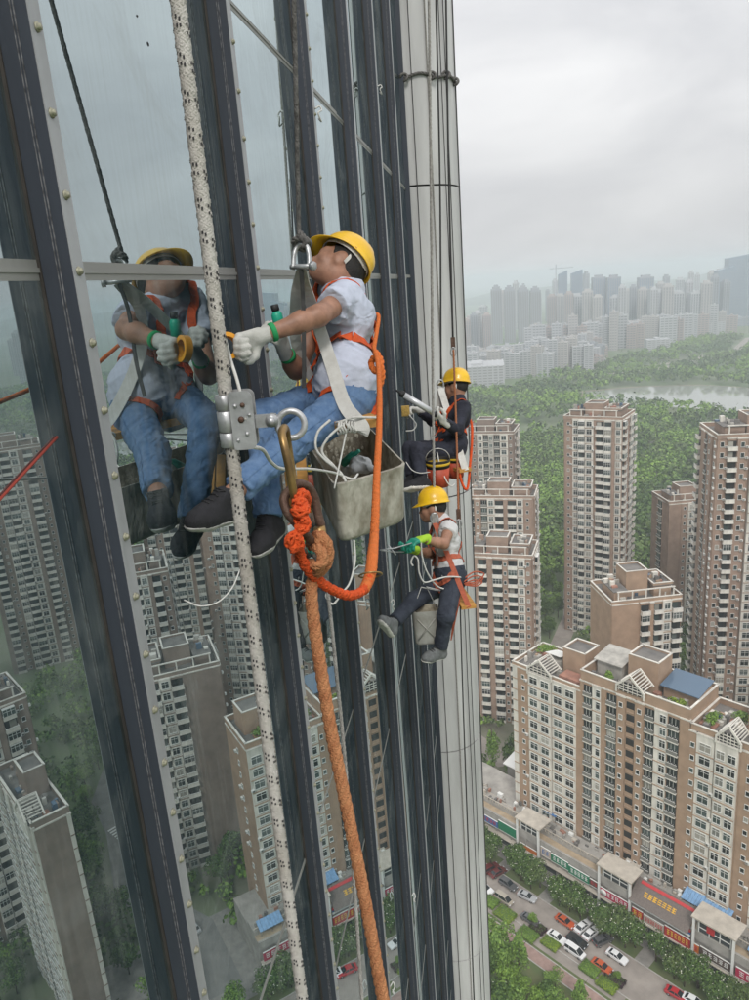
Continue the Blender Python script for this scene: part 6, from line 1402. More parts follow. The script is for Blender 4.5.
# -- rope grab on that rope
t = thing('rope_grab', P(238, 424, 1.0), 'steel rope grab with riveted plates clamped on the near white rope', 'rope grab')
zg = P(234, 424, 1.0)[2]; O = V(rx, ry, zg)
def L3(r_, f_, u_): return O + RH * r_ + FH * f_ + UPZ * u_
RA = [RH, FH, UPZ]
mb = MB()
for a, b in ((-0.037, -0.016), (-0.0155, 0.014), (0.0145, 0.036)): mb.lathe([(0.0112, a), (0.0128, a + 0.001), (0.0128, b - 0.001), (0.0112, b)], L3(-0.002, 0, 0), UPZ, 20)
mb.build('sleeve', m_steel, t)
def plate(fo):
    mb = MB(); w0, w1, h0, h1, r_ = 0.006, 0.0375, -0.040, 0.040, 0.009; pts = []
    for cx_, cz_, a0 in ((w1 - r_, h1 - r_, 0), (w0 + 0.004, h1 - 0.004, 90), (w0 + 0.004, h0 + 0.004, 180), (w1 - r_, h0 + r_, 270)):
        rad = r_ if cx_ > 0.02 else 0.004
        for k in range(6): a = R(a0 + 18 * k); pts.append(L3(cx_ + rad * math.cos(a), 0, cz_ + rad * math.sin(a)))
    mb.prism(pts[::-1], FH * (fo - 0.0016), FH * (fo + 0.0016)); return mb
for fo in (-0.0125, 0.0125): plate(fo).build('side_plate', m_steel, t)
mb = MB(); mb.box(L3(0.017, 0, 0), (0.006, 0.0108, 0.034), RA); mb.build('cam', m_rust, t)
for r_, u_, s_ in ((0.014, 0.021, 1), (0.024, 0.0215, 1.15), (0.020, 0.002, 1.5), (0.026, -0.018, 1.0), (0.013, -0.026, 0.8), (0.032, 0.008, 0.8)):
    mb = MB(); mb.lathe([(0.0029 * s_, 0), (0.0029 * s_, 0.0018), (0.0018 * s_, 0.0034), (0, 0.0037)], L3(r_, -0.0141, u_), -FH, 12); mb.build('rivet', m_rust if s_ > 1.1 else m_steel, t)
mb = MB(); mb.box(L3(0.049, 0, -0.004), (0.017, 0.0055, 0.0085), RA); mb.lathe([(0.009, -0.008), (0.009, 0.008)], L3(0.060, 0, -0.004), FH, 16); mb.lathe([(0.006, 0), (0.006, 0.004), (0.003, 0.006), (0, 0.0062)], L3(0.060, -0.008, -0.004), -FH, 6); mb.build('lever', m_steel, t)
ec = L3(0.0855, 0, -0.012); er = 0.0185
mb = MB(); mb.tube([ec + er * (math.cos(a) * RH + math.sin(a) * UPZ) + FH * 0.002 * math.sin(a) for a in np.linspace(0, 2 * math.pi, 36, endpoint=False)], 0.0046, 10, 0, True); mb.build('eye', m_steel, t)
# -- brass hook seen edge on, and worn steel pear link below
def loop_thing(name, pts, rad, m, label, cat, closed=True, extra=None):
    mb = MB(); q = spline([P(*p) for p in pts], 8, closed); mb.tube(list(q), rad, 10, 0, closed); t = thing(name, q[0], label, cat); mb.build('frame', m, t)
    if extra: extra(t)
    return t
def brass_gate(t):
    mb = MB(); mb.lathe([(0.0062, 0), (0.0062, 0.022), (0.0075, 0.022), (0.0075, 0.03)], P(290, 476, 1.025), nrm(P(295, 498, 1.02) - P(290, 476, 1.025)), 12); mb.build('gate_sleeve', m_brass, t)
loop_thing('carabiner', [(282, 434, 0.975), (284, 428, 0.99), (286, 431, 1.005), (288, 446, 1.018), (292, 472, 1.026), (296, 492, 1.026), (297, 501, 1.014), (296, 504, 1.0), (294, 495, 0.986), (289.5, 470, 0.974), (284.5, 447, 0.968)], 0.0056, m_brass, 'worn brass carabiner hooked in the eye of the rope grab', 'carabiner', True, brass_gate)
def pear_gate(t):
    mb = MB(); mb.lathe([(0.0085, 0), (0.0085, 0.018), (0.007, 0.019)], P(319, 527, 1.04), nrm(P(322, 541, 1.045) - P(319, 527, 1.04)), 12); mb.build('gate_sleeve', m_brass, t)
loop_thing('carabiner', [(291, 489, 1.0), (298, 484, 1.01), (308, 487, 1.03), (315, 499, 1.04), (318, 514, 1.045), (322, 530, 1.05), (321, 541, 1.045), (314, 543, 1.03), (306, 535, 1.0), (297, 524, 0.99), (288, 513, 0.985), (284, 499, 0.99)], 0.0064, m_rust, 'rusty pear-shaped carabiner joining orange lanyard and tan rope', 'carabiner', True, pear_gate)
# -- orange lanyard: knotted rope end, splice, webbing up to the worker's back
t = thing('lanyard', P(300, 505, 1.0), 'bright orange safety lanyard knotted in the carabiner, sweeping up to the nearest worker', 'lanyard')
mb = MB(); kn = SP([(296, 500, 0.985), (300, 494, 0.99), (305, 496, 1.01), (306, 505, 1.03), (301, 511, 1.02), (297, 517, 0.99), (300, 523, 0.98), (303, 529, 1.0), (299, 535, 1.01), (294, 536, 0.985), (291, 541, 0.975), (294, 547, 0.98), (299, 545, 0.99), (299, 551, 1.0), (303, 562, 1.01), (311, 573, 1.03), (323, 584, 1.06), (337, 592, 1.09), (349, 595.5, 1.12), (359, 593, 1.16), (365.5, 587, 1.2), (369, 578, 1.23)], 7)
braided(mb, kn, 0.0076, 4, 0.035, 5); mb.build('rope', m_lan, t)
mb = MB(); braided(mb, SP([(294, 509, 0.972), (299, 513, 0.968), (304, 511, 0.975), (304, 505, 0.985), (299, 502, 0.978), (295, 505, 0.972)], 6), 0.0078, 4, 0.04, 5); braided(mb, SP([(290, 545, 0.97), (289, 540, 0.965), (293, 536, 0.968), (298, 538, 0.97), (299, 543, 0.972), (295, 547, 0.972), (290, 550, 0.97)], 6), 0.0072, 4, 0.04, 5); braided(mb, SP([(299, 521, 0.972), (304, 519, 0.975), (306, 525, 0.98), (302, 530, 0.975), (297, 528, 0.97)], 6), 0.0075, 4, 0.04, 5); mb.build('knot', m_lan, t)
mb = MB(); q = SP([(364, 590, 1.19), (368.5, 580, 1.23), (371, 570, 1.26), (372.5, 556, 1.3), (373.5, 545, 1.34), (374.5, 535, 1.38)], 8); n_ = len(q); mb.tube(list(q), [0.0084 + 0.0016 * math.sin(math.pi * min(1, i / n_ * 1.15)) + 0.0006 * math.sin(i * 2.2) for i in range(n_)], 12); mb.build('splice', m_lan2, t)
bk1 = J1['back']; bd = float((bk1 - EYE) @ CF_)
mb = MB(); q = SP([(374, 540, 1.36), (375.5, 510, 1.5), (377, 470, 1.72), (379, 430, 2.0), (379.5, 395, 2.3), (378, 365, 2.65), (374, 348, 2.95)], 10); q = np.vstack([q, spline([q[-1], bk1 + CR_ * 0.03, bk1], 5)]); braided(mb, q, 0.0086, 5, 0.04, 5); mb.build('rope', m_lan2, t)
mb = MB(); c = P(370.5, 575, 1.25); a1 = nrm(CR_ + 0.1 * CU_); a2 = nrm(CU_ * 0.35 - CF_); mb.tube([c + 0.019 * (math.cos(a) * a1 + math.sin(a) * a2) for a in np.linspace(0, 2 * math.pi, 24, endpoint=False)], 0.0016, 6, 0, True); mb.build('ring', m_brass, t)
mb = MB(); twisted(mb, SP([(376, 352, 2.9), (381, 362, 2.88), (377, 372, 2.87), (371, 364, 2.9), (376, 357, 2.88), (382, 372, 2.86), (380, 386, 2.86)], 6), 0.014, 3, 0.06, 6); mb.build('knot', m_lan2, t)
mb = MB(); q = SP([(372, 385, 3.1), (375, 400, 3.08), (374, 412, 3.05), (369, 404, 3.05)], 6); mb.ribbon(list(q), [-CF_] * len(q), 0.03, 0.004); mb.build('leg_strap', m_orange, t)
# -- tan laid rope below the pear link
t = thing('laid_rope', P(313, 600, 1.05), 'thick tan orange rope tied in the rusty carabiner, running down the picture', 'rope')
mb = MB(); q = SP([(311, 545, 1.04), (318, 540, 1.02), (325, 546, 1.03), (327, 557, 1.05), (323, 567, 1.06), (316, 570, 1.05), (312, 582, 1.045), (311.5, 600, 1.045), (315, 630, 1.045), (321, 670, 1.045), (331, 730, 1.05), (343, 790, 1.055), (353, 840, 1.06), (363, 890, 1.065), (374, 950, 1.07), (383, 1000, 1.075), (400, 1090, 1.09)], 12); twisted(mb, q, 0.0096, 4, 0.058, 8); mb.tube(list(spline([q[-1], q[-1] + (q[-1] - q[-8]) * 3 - UPZ * 0.3, q[-1] + (q[-1] - q[-8]) * 5 - UPZ * 3, q[-1] + (q[-1] - q[-8]) * 5.5 - UPZ * 30], 8)), 0.0104, 8); mb.build('rope', m_tan, t)
mb = MB(); twisted(mb, SP([(311, 546, 1.04), (314, 538, 1.03), (320, 536, 1.02), (326, 542, 1.02), (328, 553, 1.025), (326, 564, 1.03), (320, 571, 1.035), (313, 574, 1.04)], 8), 0.0092, 4, 0.055, 7); twisted(mb, SP([(314, 545, 1.025), (320, 549, 1.015), (323, 557, 1.015), (320, 566, 1.02), (315, 572, 1.03)], 8), 0.0088, 4, 0.055, 7); twisted(mb, SP([(310, 562, 1.025), (316, 566, 1.012), (323, 563, 1.015), (328, 558, 1.03)], 8), 0.007, 4, 0.05, 6); mb.build('knot', m_tan, t)
t = thing('hauling_line', P(331, 600, 1.5), 'thin pale twisted line hanging right behind the thick tan rope', 'rope')
mb = MB(); twisted(mb, SP([(326, 580, 1.5), (331, 620, 1.5), (337, 680, 1.5), (344, 750, 1.5), (350, 830, 1.5), (356, 910, 1.5), (362, 1000, 1.5), (370, 1100, 1.5)], 8), 0.0042, 3, 0.03, 5); e_ = P(370, 1100, 1.5); mb.tube([e_, e_ - UPZ * 2, e_ - UPZ * 30], 0.0042, 6); mb.build('rope', m_lrope, t)
# -- suspension rope, shackle and straps of worker 1
t = thing('suspension_rope', P(299, 238, 2.79), 'dark grey braided rope holding up the nearest worker from above', 'rope')
a = P(294, 0, 2.52); b = P(299, 238, 2.79); dr = (a - b); mb = MB(); braided(mb, [b + dr * k for k in (0, 0.5, 1.0, 1.4)], 0.0088, 4, 0.07, 5); mb.tube([b + dr * 1.4, b + dr * 9], 0.0088, 8); mb.build('rope', m_grope, t)
mb = MB(); twisted(mb, SP([(299, 232, 2.785), (304, 238, 2.77), (309, 243, 2.79), (305, 249, 2.81), (298, 247, 2.80), (294, 241, 2.78), (299, 238, 2.765), (305, 241, 2.77), (304, 248, 2.77)], 6), 0.013, 3, 0.05, 6); mb.build('knot', m_grope, t)
def shackle_pin(t):
    mb = MB(); mb.tube([P(291, 267, 2.80), P(313, 266, 2.74)], 0.0095, 10); mb.lathe([(0.017, 0), (0.017, 0.016), (0.01, 0.018)], P(311, 266, 2.745), nrm(P(313, 266, 2.74) - P(291, 267, 2.80)), 6); mb.build('pin', m_steel, t)
t_sh = loop_thing('shackle', [(293, 268, 2.79), (294, 255, 2.79), (297, 247, 2.79), (302, 244, 2.78), (307, 247, 2.77), (309, 256, 2.765), (309, 268, 2.76)], 0.009, m_steel, 'galvanised bow shackle linking rope and white seat straps above the nearest worker', 'shackle', False, shackle_pin)
lf1 = J1['lf']; lfh = nrm(V(lf1[0], lf1[1], 0)); fwh = nrm(np.cross(lfh, UPZ)); fwh = fwh if fwh.dot(J1['fw']) > 0 else -fwh
E1 = P(360, 425, 2.87); E2 = E1 - lfh * 0.58
t = thing('bosun_seat', (E1 + E2) / 2, "wooden board seat with white webbing under the nearest worker", 'seat')
mb = MB(); mb.box((E1 + E2) / 2, (0.29, 0.088, 0.015), [lfh, fwh, UPZ]); mb.build('board', m_wood, t)
top = P(302, 268, 2.775)
mb = MB(); q = [top, P(309, 296, 2.92), P(321, 332, 2.985), P(333, 369, 2.96), P(345, 405, 2.89), E1 + lfh * 0.03 - UPZ * 0.0, E1 + lfh * 0.02 - UPZ * 0.03]; q = spline(q, 6); mb.ribbon(list(q), [-CF_ - CR_ * 0.25] * len(q), [0.042 + 0.012 * min(1, i / 20) for i in range(len(q))], 0.004); mb.build('strap', m_wstrap, t)
mb = MB(); q = spline([top + CF_ * 0.02, P(296, 300, 2.95), P(298, 350, 3.2), E2 + UPZ * 0.02], 6); mb.ribbon(list(q), [-CF_] * len(q), 0.045, 0.004); mb.build('strap', m_wstrap, t)
mb = MB(); q = spline([top - CR_ * 0.003, P(303, 300, 2.83), P(304, 350, 2.86), P(304, 388, 2.9)], 6); mb.ribbon(list(q), [-CF_] * len(q), 0.016, 0.004); mb.build('front_strap', m_dgrey, t)
mb = MB(); g_ = random.Random(4)
for k in range(7):
    c = E1 + lfh * 0.0 + fwh * (0.085 - 0.010 * k) + UPZ * g_.uniform(-0.003, 0.004); ax1 = nrm(lfh + UPZ * g_.uniform(-.4, .4)); mb.tube([c + 0.0215 * (math.cos(a) * ax1 + math.sin(a) * UPZ) + fwh * 0.004 * math.sin(3 * a) for a in np.linspace(0, 2 * math.pi, 14, endpoint=False)], 0.0045, 6, 0, True)
mb.tube(list(spline([E1 + fwh * 0.08 + UPZ * 0.02, E1 + fwh * 0.03 + UPZ * 0.035 + lfh * 0.02, E1 - fwh * 0.03 + UPZ * 0.03 + lfh * 0.03, E1 - fwh * 0.07 + UPZ * 0.02], 6)), 0.005, 6); mb.build('lashing', m_cord, t)
# -- bucket cut from a jerrycan, hung on the near seat end
m_can = mat('dirty_plastic', (0.52, 0.50, 0.43), 0.55, c2=(0.23, 0.205, 0.155), scale=15, detail=10, stretch=(1, 1, 0.5), bump=0.5, bscale=34)
m_caki = mat('bucket_inside_grime', (0.17, 0.14, 0.10), 0.85, c2=(0.46, 0.42, 0.32), scale=11, detail=6, bump=0.4, bscale=40)
def can(name, A, B, C, D, h, m_out, m_in, label, taper=0.93, th=0.004, group=None):
    """open box with rounded edges; A back-left, B back-right, C front-right, D front-left, rim in a plane"""
    cen = (A + B + C + D) / 4; t = thing(name, cen - UPZ * h, label, 'bucket', group); n = 9; ring = []
    cs = [A, B, C, D]
    for i in range(4):
        p0, p1, p2 = cs[i - 1], cs[i], cs[(i + 1) % 4]; rc = min(0.075, 0.3 * np.linalg.norm(p0 - p1), 0.3 * np.linalg.norm(p2 - p1)); d0 = nrm(p0 - p1) * rc; d1 = nrm(p2 - p1) * rc
        for k in range(n): tt = k / (n - 1); ring.append((1 - tt) ** 2 * (p1 + d0) + 2 * tt * (1 - tt) * p1 + tt ** 2 * (p1 + d1))
    ring = np.array(ring); m_ = len(ring); mb = MB(); vs = []; lev = [0, 0.02, 0.1, 0.3, 0.55, 0.8, 0.93, 0.985, 1.0]
    for l_ in lev:
        sc = 1 - (1 - taper) * l_ - (0.03 if l_ == 0.985 else 0.12 if l_ == 1.0 else 0) + (0.012 if l_ < 0.03 else 0); q = cen + (ring - cen) * sc - UPZ * h * l_; q = q + 0.004 * vnoise(q * 14, 2)[:, None] * nrm(V(1, 1, 0)); vs += list(q)
    nl = len(lev); fs = [(r_ * m_ + i, r_ * m_ + (i + 1) % m_, (r_ + 1) * m_ + (i + 1) % m_, (r_ + 1) * m_ + i) for r_ in range(nl - 1) for i in range(m_)] + [tuple((nl - 1) * m_ + i for i in range(m_))]
    mb.add(vs, fs, 0, True); vi = []
    for l_ in (0, 0.3, 0.7, 0.96): q = cen + (ring - cen) * ((1 - (1 - taper) * l_) * 0.965) - UPZ * h * l_; vi += list(q)
    mb.add(vi, [(r_ * m_ + i, (r_ + 1) * m_ + i, (r_ + 1) * m_ + (i + 1) % m_, r_ * m_ + (i + 1) % m_) for r_ in range(3) for i in range(m_)] + [tuple(3 * m_ + i for i in range(m_))[::-1]], 1, True)
    rimv = list(np.array(vs[:m_])) + list(np.array(vi[:m_])); mb.add(rimv, [(i, m_ + i, m_ + (i + 1) % m_, (i + 1) % m_) for i in range(m_)], 0, True)
    o = mb.build('shell', [m_out, m_in], t)
    if o.data.polygons[0].normal.dot(Vector(o.data.polygons[0].center) - Vector(cen)) < 0: o.data.flip_normals()
    return t, cen
zt = P(350, 480, 2.86)[2]; Aq, Bq, Cq, Dq = [onz(px, py, zt) for px, py in ((306, 441), (368, 426), (407, 465), (334, 486))]
t, cen = can('cut_jerrycan', Aq, Bq, Cq, Dq, 0.25, m_can, m_caki, 'dirty grey plastic jerrycan cut open as a tool bucket, below the nearest seat')
mb = MB(); g_ = random.Random(8)
for k in range(5):
    f = Field(0.02); c = cen - UPZ * g_.uniform(0.055, 0.09) + V(g_.uniform(-.07, .07), g_.uniform(-.05, .05), 0)
    if k == 0: ff = Field(0.03)
    ff.cap(c, c + V(g_.uniform(-.06, .06), g_.uniform(-.04, .04), g_.uniform(-.01, .03)), 0.028, 0.02)
ff.noise = wr(26, 0.009, 5); link('rag', ff.mesh('rag', 0.007, mat('white_rag', (0.55, 0.57, 0.57), 0.9, var=0.15, scale=20))).parent = None
bpy.data.objects['rag']['label'] = 'crumpled white rag lying in the cut jerrycan'; bpy.data.objects['rag']['category'] = 'rag'
mb = MB(); g_ = random.Random(15)
for k in range(46):
    w_ = g_.random(); pa_, pb_ = (Aq, Bq) if g_.random() < 0.75 else (Bq, Cq); q0 = pa_ + (pb_ - pa_) * (0.15 + 0.75 * g_.random()); inw = nrm(V(*(cen - q0))); q0 = cen + (q0 - cen) * 0.90 - UPZ * g_.uniform(0.02, 0.14); e_ = nrm(pb_ - pa_); n_ = nrm(np.cross(e_, UPZ)); n_ = n_ if n_.dot(cen - q0) > 0 else -n_; r_ = g_.uniform(0.004, 0.013)
    mb.add([q0 + n_ * 0.004] + [q0 + (e_ * math.cos(a) * g_.uniform(0.6, 1.3) + UPZ * math.sin(a) * g_.uniform(0.6, 1.5)) * r_ + n_ * 0.001 for a in np.linspace(0, 2 * math.pi, 8, endpoint=False)], [(0, i, i % 8 + 1) for i in range(1, 9)], 0, True)
tag(mb.build('dried_sealant', mat('sealant_cream', (0.62, 0.58, 0.46), 0.8, var=0.2, scale=40), t), kind='stuff')
bt = MB(); c = cen - UPZ * 0.045 - CR_ * 0.035; ax_ = nrm(CR_ * 0.7 + UPZ * 0.5 - CF_ * 0.4); bt.lathe([(0.0, -0.02), (0.019, -0.02), (0.02, 0.05), (0.009, 0.07), (0.009, 0.09), (0, 0.09)], c, ax_, 14); tag(bt.build('sealant_bottle', m_gteal), 'small green sealant bottle lying in the cut jerrycan', 'bottle')
mb = MB()
for q_ in ((Aq, E1 - lfh * 0.05 + fwh * 0.07), (Bq, E1 - lfh * 0.05 - fwh * 0.06), (Dq, E1 + fwh * 0.05)): mb.tube(list(spline([q_[0] - UPZ * 0.01, (q_[0] + q_[1]) / 2 - UPZ * 0.006, q_[1]], 5)), 0.0035, 6)
mb.build('hanging_cord', m_cord, t)
t = thing('tool_box', P(296, 470, 3.35), 'orange wooden tool tray hanging half hidden behind the nearest worker', 'tool tray')
for a0, b0 in (((288, 452), (293, 505)), ((300, 452), (305, 500))):
    mb = MB(); mb.ribbon(list(SP([(a0[0], a0[1], 3.3), (b0[0], b0[1], 3.3)], 4)), [-CF_] * 5, 0.045, 0.012); mb.build('side_board', m_wood, t)
mb = MB(); mb.box(P(297, 505, 3.32), (0.07, 0.08, 0.012), [CR_, FH, UPZ]); mb.build('base_board', m_wood, t)
mb = MB(); q = spline([E2, P(296, 440, 3.38), P(296, 455, 3.32)], 4); mb.tube(list(q), 0.004, 6); mb.build('hanging_cord', m_cord, t)
# -- loose white cords
def cord(pts, r_, label, m=m_cord, n=9):
    mb = MB(); q = SP(pts, n); mb.tube(list(q), r_, 7); o = mb.build('cord', m); tag(o, label, 'cord')
cord([(252, 447, 1.6), (263, 450, 1.75), (272, 463, 1.9), (284, 469, 2.1), (310, 469, 2.5), (335, 473, 2.8), (352, 479, 2.86), (358, 474, 2.9)], 0.0046, 'white cord running from the jerrycan to the rope grab')
cord([(330, 420, 2.8), (318, 432, 2.78), (316, 448, 2.78), (325, 460, 2.8), (340, 472, 2.84), (346, 482, 2.83)], 0.005, 'white cord looping from seat lashing into the jerrycan')
cord([(342, 425, 2.8), (328, 438, 2.79), (322, 452, 2.8), (333, 465, 2.82), (343, 476, 2.84)], 0.005, 'second white cord loop beside the jerrycan rim')
cord([(354, 540, 2.9), (355, 560, 2.9), (350, 582, 2.88), (342, 593, 2.86), (333, 604, 2.85), (326, 596, 2.84), (331, 590, 2.84), (336, 598, 2.84)], 0.004, 'white cord end dangling below the jerrycan')
cord([(246, 420, 1.02), (242, 400, 1.022), (237, 380, 1.024), (230, 358, 1.026), (224, 335, 1.02)], 0.0024, 'thin white cord beside the near rope above the grab')
cord([(184, 600, 2.35), (200, 606, 2.35), (218, 602, 2.38), (232, 588, 2.42), (240, 570, 2.46), (246, 560, 2.5)], 0.0024, 'thin white cord drooping below the nearest shoe')
# -- red cord close to the glass at left
mb = MB(); a = onx(-12, 512, GX + 0.0045); b = onx(57, 437, GX + 0.0045); d_ = b - a; mb.tube([a - d_ * 0.8, a, a + d_ * 0.5, b], 0.0035, 8); tag(mb.build('cord', m_redc), 'red cord stretched slantwise over the leftmost glass', 'cord')
# -- tape roll and bottle in the hands of worker 1
hl = J1['haL']; c = P(227, 346, 2.77); ax_ = nrm(CF_ * 0.8 - CR_ * 0.5); u_ = nrm(np.cross(ax_, UPZ)); w_ = np.cross(u_, ax_); t = thing('tape_roll', c, 'roll of orange tape in the white-gloved hand of the nearest worker', 'tape roll')
mb = MB(); n = 30; vs = []
for a in np.linspace(0, 2 * math.pi, n, endpoint=False):
    d = math.cos(a) * u_ + math.sin(a) * w_
    for r_, h_ in ((0.034, -0.014), (0.05, -0.014), (0.05, 0.014), (0.034, 0.014)): vs.append(c + d * r_ + ax_ * h_)
mb.add(vs, [(i * 4 + k, i * 4 + (k + 1) % 4, ((i + 1) % n) * 4 + (k + 1) % 4, ((i + 1) % n) * 4 + k) for i in range(n) for k in range(4)]); mb.build('tape', mat('tape_orange', (0.75, 0.33, 0.02), 0.4), t)
t = thing('sealant_tube', P(280, 330, 3.02), 'green sealant tube with black nozzle in the far hand of the nearest worker', 'tube')
ax_ = nrm(P(276, 310, 2.98) - P(282, 335, 3.02)); o_ = P(282, 337, 3.0); mb = MB(); mb.lathe([(0, 0), (0.022, 0), (0.022, 0.09), (0.012, 0.105), (0, 0.105)], o_, ax_, 16); mb.build('barrel', mat('tube_green', (0.02, 0.42, 0.27), 0.4), t)
mb = MB(); mb.lathe([(0.014, 0.104), (0.016, 0.108), (0.016, 0.128), (0, 0.13)], o_, ax_, 12); mb.build('nozzle', m_black, t)

# -- gear of the two farther workers
def drop_line(name, pts, r_, m, label, strands=0, ext=9.0):
    q = SP(pts, 8); mb = MB(); up_ = nrm(q[0] - q[1]); q2 = np.vstack([[q[0] + up_ * ext], q]) if ext else q
    if strands: twisted(mb, q, r_, strands, r_ * 8, 5); mb.tube([q[0], q[0] + up_ * ext], r_, 7) if ext else None
    else: mb.tube(list(q2), r_, 7)
    tag(mb.build(name, m), label, 'rope')
drop_line('suspension_rope', [(436, 0, 6.9), (440, 190, 6.95), (441, 382, 7.0)], 0.009, m_drope, 'thin dark rope holding up the upper far worker')
drop_line('suspension_rope', [(429, 0, 6.0), (431, 190, 6.1), (433, 400, 6.2), (434.5, 518, 6.22)], 0.0125, m_lrope, 'pale speckled rope passing the upper worker down to the lower one', 3)
drop_line('safety_rope', [(446, 0, 6.6), (449, 190, 6.62), (453, 342, 6.65)], 0.009, m_drope, 'dark safety rope to the device above the upper far worker')
drop_line('safety_rope', [(453.5, 350, 6.62), (456, 420, 6.6), (457.5, 470, 6.55), (458.5, 512, 6.5)], 0.0105, mat('line_brown_orange', (0.33, 0.13, 0.06), 0.85), 'brown safety rope hanging across the back of the upper far worker', 3, 0)
drop_line('safety_rope', [(458, 520, 6.5), (460, 600, 6.5), (463, 700, 6.5), (468, 840, 6.5), (474, 1000, 6.5)], 0.006, m_drope, 'thin dark rope below the lower worker in front of the column', 0, 0)
for px, py, dp, lb in ((453, 343, 6.63, 'small dark rope grab above the upper far worker'), (458.5, 515, 6.5, 'small dark rope grab right of the lower worker')):
    t = thing('rope_grab', P(px, py, dp), lb, 'rope grab'); mb = MB(); mb.box(P(px, py, dp), (0.018, 0.014, 0.05), RA); mb.build('body', m_rust, t); mb = MB(); c = P(px + 0.3, py + 9, dp); mb.tube([c + 0.024 * math.cos(a) * RH + 0.04 * math.sin(a) * UPZ for a in np.linspace(0, 2 * math.pi, 16, endpoint=False)], 0.0055, 6, 0, True); mb.build('carabiner', m_steel, t)
def far_seat(J, top, ends, label, mstrap, mboard, wd):
    t = thing('bosun_seat', ends[0], label, 'seat'); l_ = nrm(ends[1] - ends[0]); f_ = nrm(np.cross(l_, UPZ)); L = np.linalg.norm(ends[1] - ends[0]); mb = MB(); mb.box((ends[0] + ends[1]) / 2, (L / 2, 0.06, 0.014), [l_, f_, np.cross(l_, f_)]); mb.build('board', mboard, t)
    for e in ends:
        mb = MB(); q = spline([top, (top + e) / 2, e], 6); mb.ribbon(list(q), [-CF_] * len(q), wd, 0.005); mb.build('strap', mstrap, t)
    mb = MB(); mb.tube([top + 0.03 * math.cos(a) * RH + UPZ * (0.03 + 0.045 * math.sin(a)) for a in np.linspace(0, 2 * math.pi, 16, endpoint=False)], 0.008, 7, 0, True); mb.build('shackle', m_steel, t); return t
lf2 = nrm(V(J2['lf'][0], J2['lf'][1], 0)); b2 = J2['pelvis'] - UPZ * 0.145
far_seat(J2, P(440.5, 388, 6.92), [b2 + lf2 * 0.3, b2 - lf2 * 0.28], 'board seat with white straps under the upper far worker', m_wstrap, m_wood, 0.06)
lf3 = nrm(V(J3['lf'][0], J3['lf'][1], 0)); b3 = J3['pelvis'] - UPZ * 0.135 + CR_ * 0.07
far_seat(J3, P(434.5, 522, 6.12), [b3 + lf3 * 0.3, b3 - lf3 * 0.28], 'board seat with orange straps under the lower worker', m_harred, m_wood, 0.04)
m_bred = mat('bucket_red', (0.48, 0.075, 0.035), 0.55, var=0.2, scale=10); m_bblk = mat('bucket_black_band', (0.03, 0.028, 0.025), 0.7, var=0.4, scale=14); m_grn = mat('bucket_grip', (0.5, 0.5, 0.48), 0.6)
def pail(c, r_, h, label):
    t = thing('pail', c, label, 'bucket', 'red pails under the upper far worker'); mb = MB(); mb.lathe([(r_ * 0.82, 0), (r_ * 0.97, h * 0.72), (r_ * 0.9, h * 0.72), (r_ * 0.78, 0.01), (0, 0.01)], c, UPZ, 22); mb.build('shell', m_bred, t); mb = MB(); mb.lathe([(r_ * 0.972, h * 0.70), (r_ * 1.03, h * 0.97), (r_ * 1.06, h), (r_ * 0.97, h), (r_ * 0.93, h * 0.7)], c, UPZ, 22); mb.build('rim_band', m_bblk, t)
    mb = MB(); mb.lathe([(r_ * 0.99, h * 0.80), (r_ * 1.025, h * 0.84), (r_ * 1.03, h * 0.89), (r_ * 1.02, h * 0.90)], c, UPZ, 22); mb.build('paint_drip_band', m_yelgun, t); mb = MB(); mb.tube([c + UPZ * (h + r_ * 0.9 * math.sin(a)) + RH * r_ * math.cos(a) for a in np.linspace(0, math.pi, 12)], 0.004, 6); mb.build('handle', m_steel, t)
pail(P(439, 486, 6.55), 0.105, 0.24, 'red pail with black and yellow rim hanging below the upper far worker, front one')
pail(P(456, 477, 6.85), 0.085, 0.21, 'red pail half hidden behind the front one below the upper far worker')
t = thing('sealant_gun', P(420, 405, 6.5), 'silver sealant gun held up against the fins by the upper far worker', 'sealant gun')
a = P(404, 395, 6.42); b = P(434, 413, 6.46); d = nrm(b - a); mb = MB(); mb.tube([a, b], 0.027, 14); mb.build('barrel', mat('gun_silver', (0.62, 0.63, 0.65), 0.35, 0.3), t)
for e, s_ in ((a, -1), (b, 1)):
    mb = MB(); mb.lathe([(0.029, 0), (0.029, 0.03), (0.012, 0.045), (0.008, 0.08), (0, 0.082)], e, d * s_, 12); mb.build('end_cap', m_black, t)
mb = MB(); mb.tube([b + d * 0.03, b + d * 0.05 - UPZ * 0.09], [0.014, 0.012], 8); mb.tube([b + d * 0.06, b + d * 0.2], 0.004, 6); mb.build('handle', m_black, t)
t = thing('sponge_block', P(406, 411, 6.72), 'small yellow sponge block in the far hand of the upper worker', 'sponge'); mb = MB(); mb.box(P(405.5, 411, 6.72), (0.035, 0.02, 0.045), RA); mb.build('foam', mat('sponge_yellow', (0.55, 0.36, 0.10), 0.9, var=0.3, scale=60, bump=0.5, bscale=200), t)
cord([(409, 415, 6.7), (416, 424, 6.68), (413, 430, 6.68), (406, 431, 6.7)], 0.006, 'white cord hanging from the sponge of the upper worker')
cord([(437, 452, 6.5), (440, 465, 6.46), (446, 480, 6.44), (451, 486, 6.45), (455, 484, 6.5)], 0.006, 'white cord hanging over the front red pail')
cord([(406, 462, 6.4), (412, 470, 6.35), (420, 473, 6.35), (430, 472, 6.4)], 0.004, 'thin white cord around the shins of the upper worker')
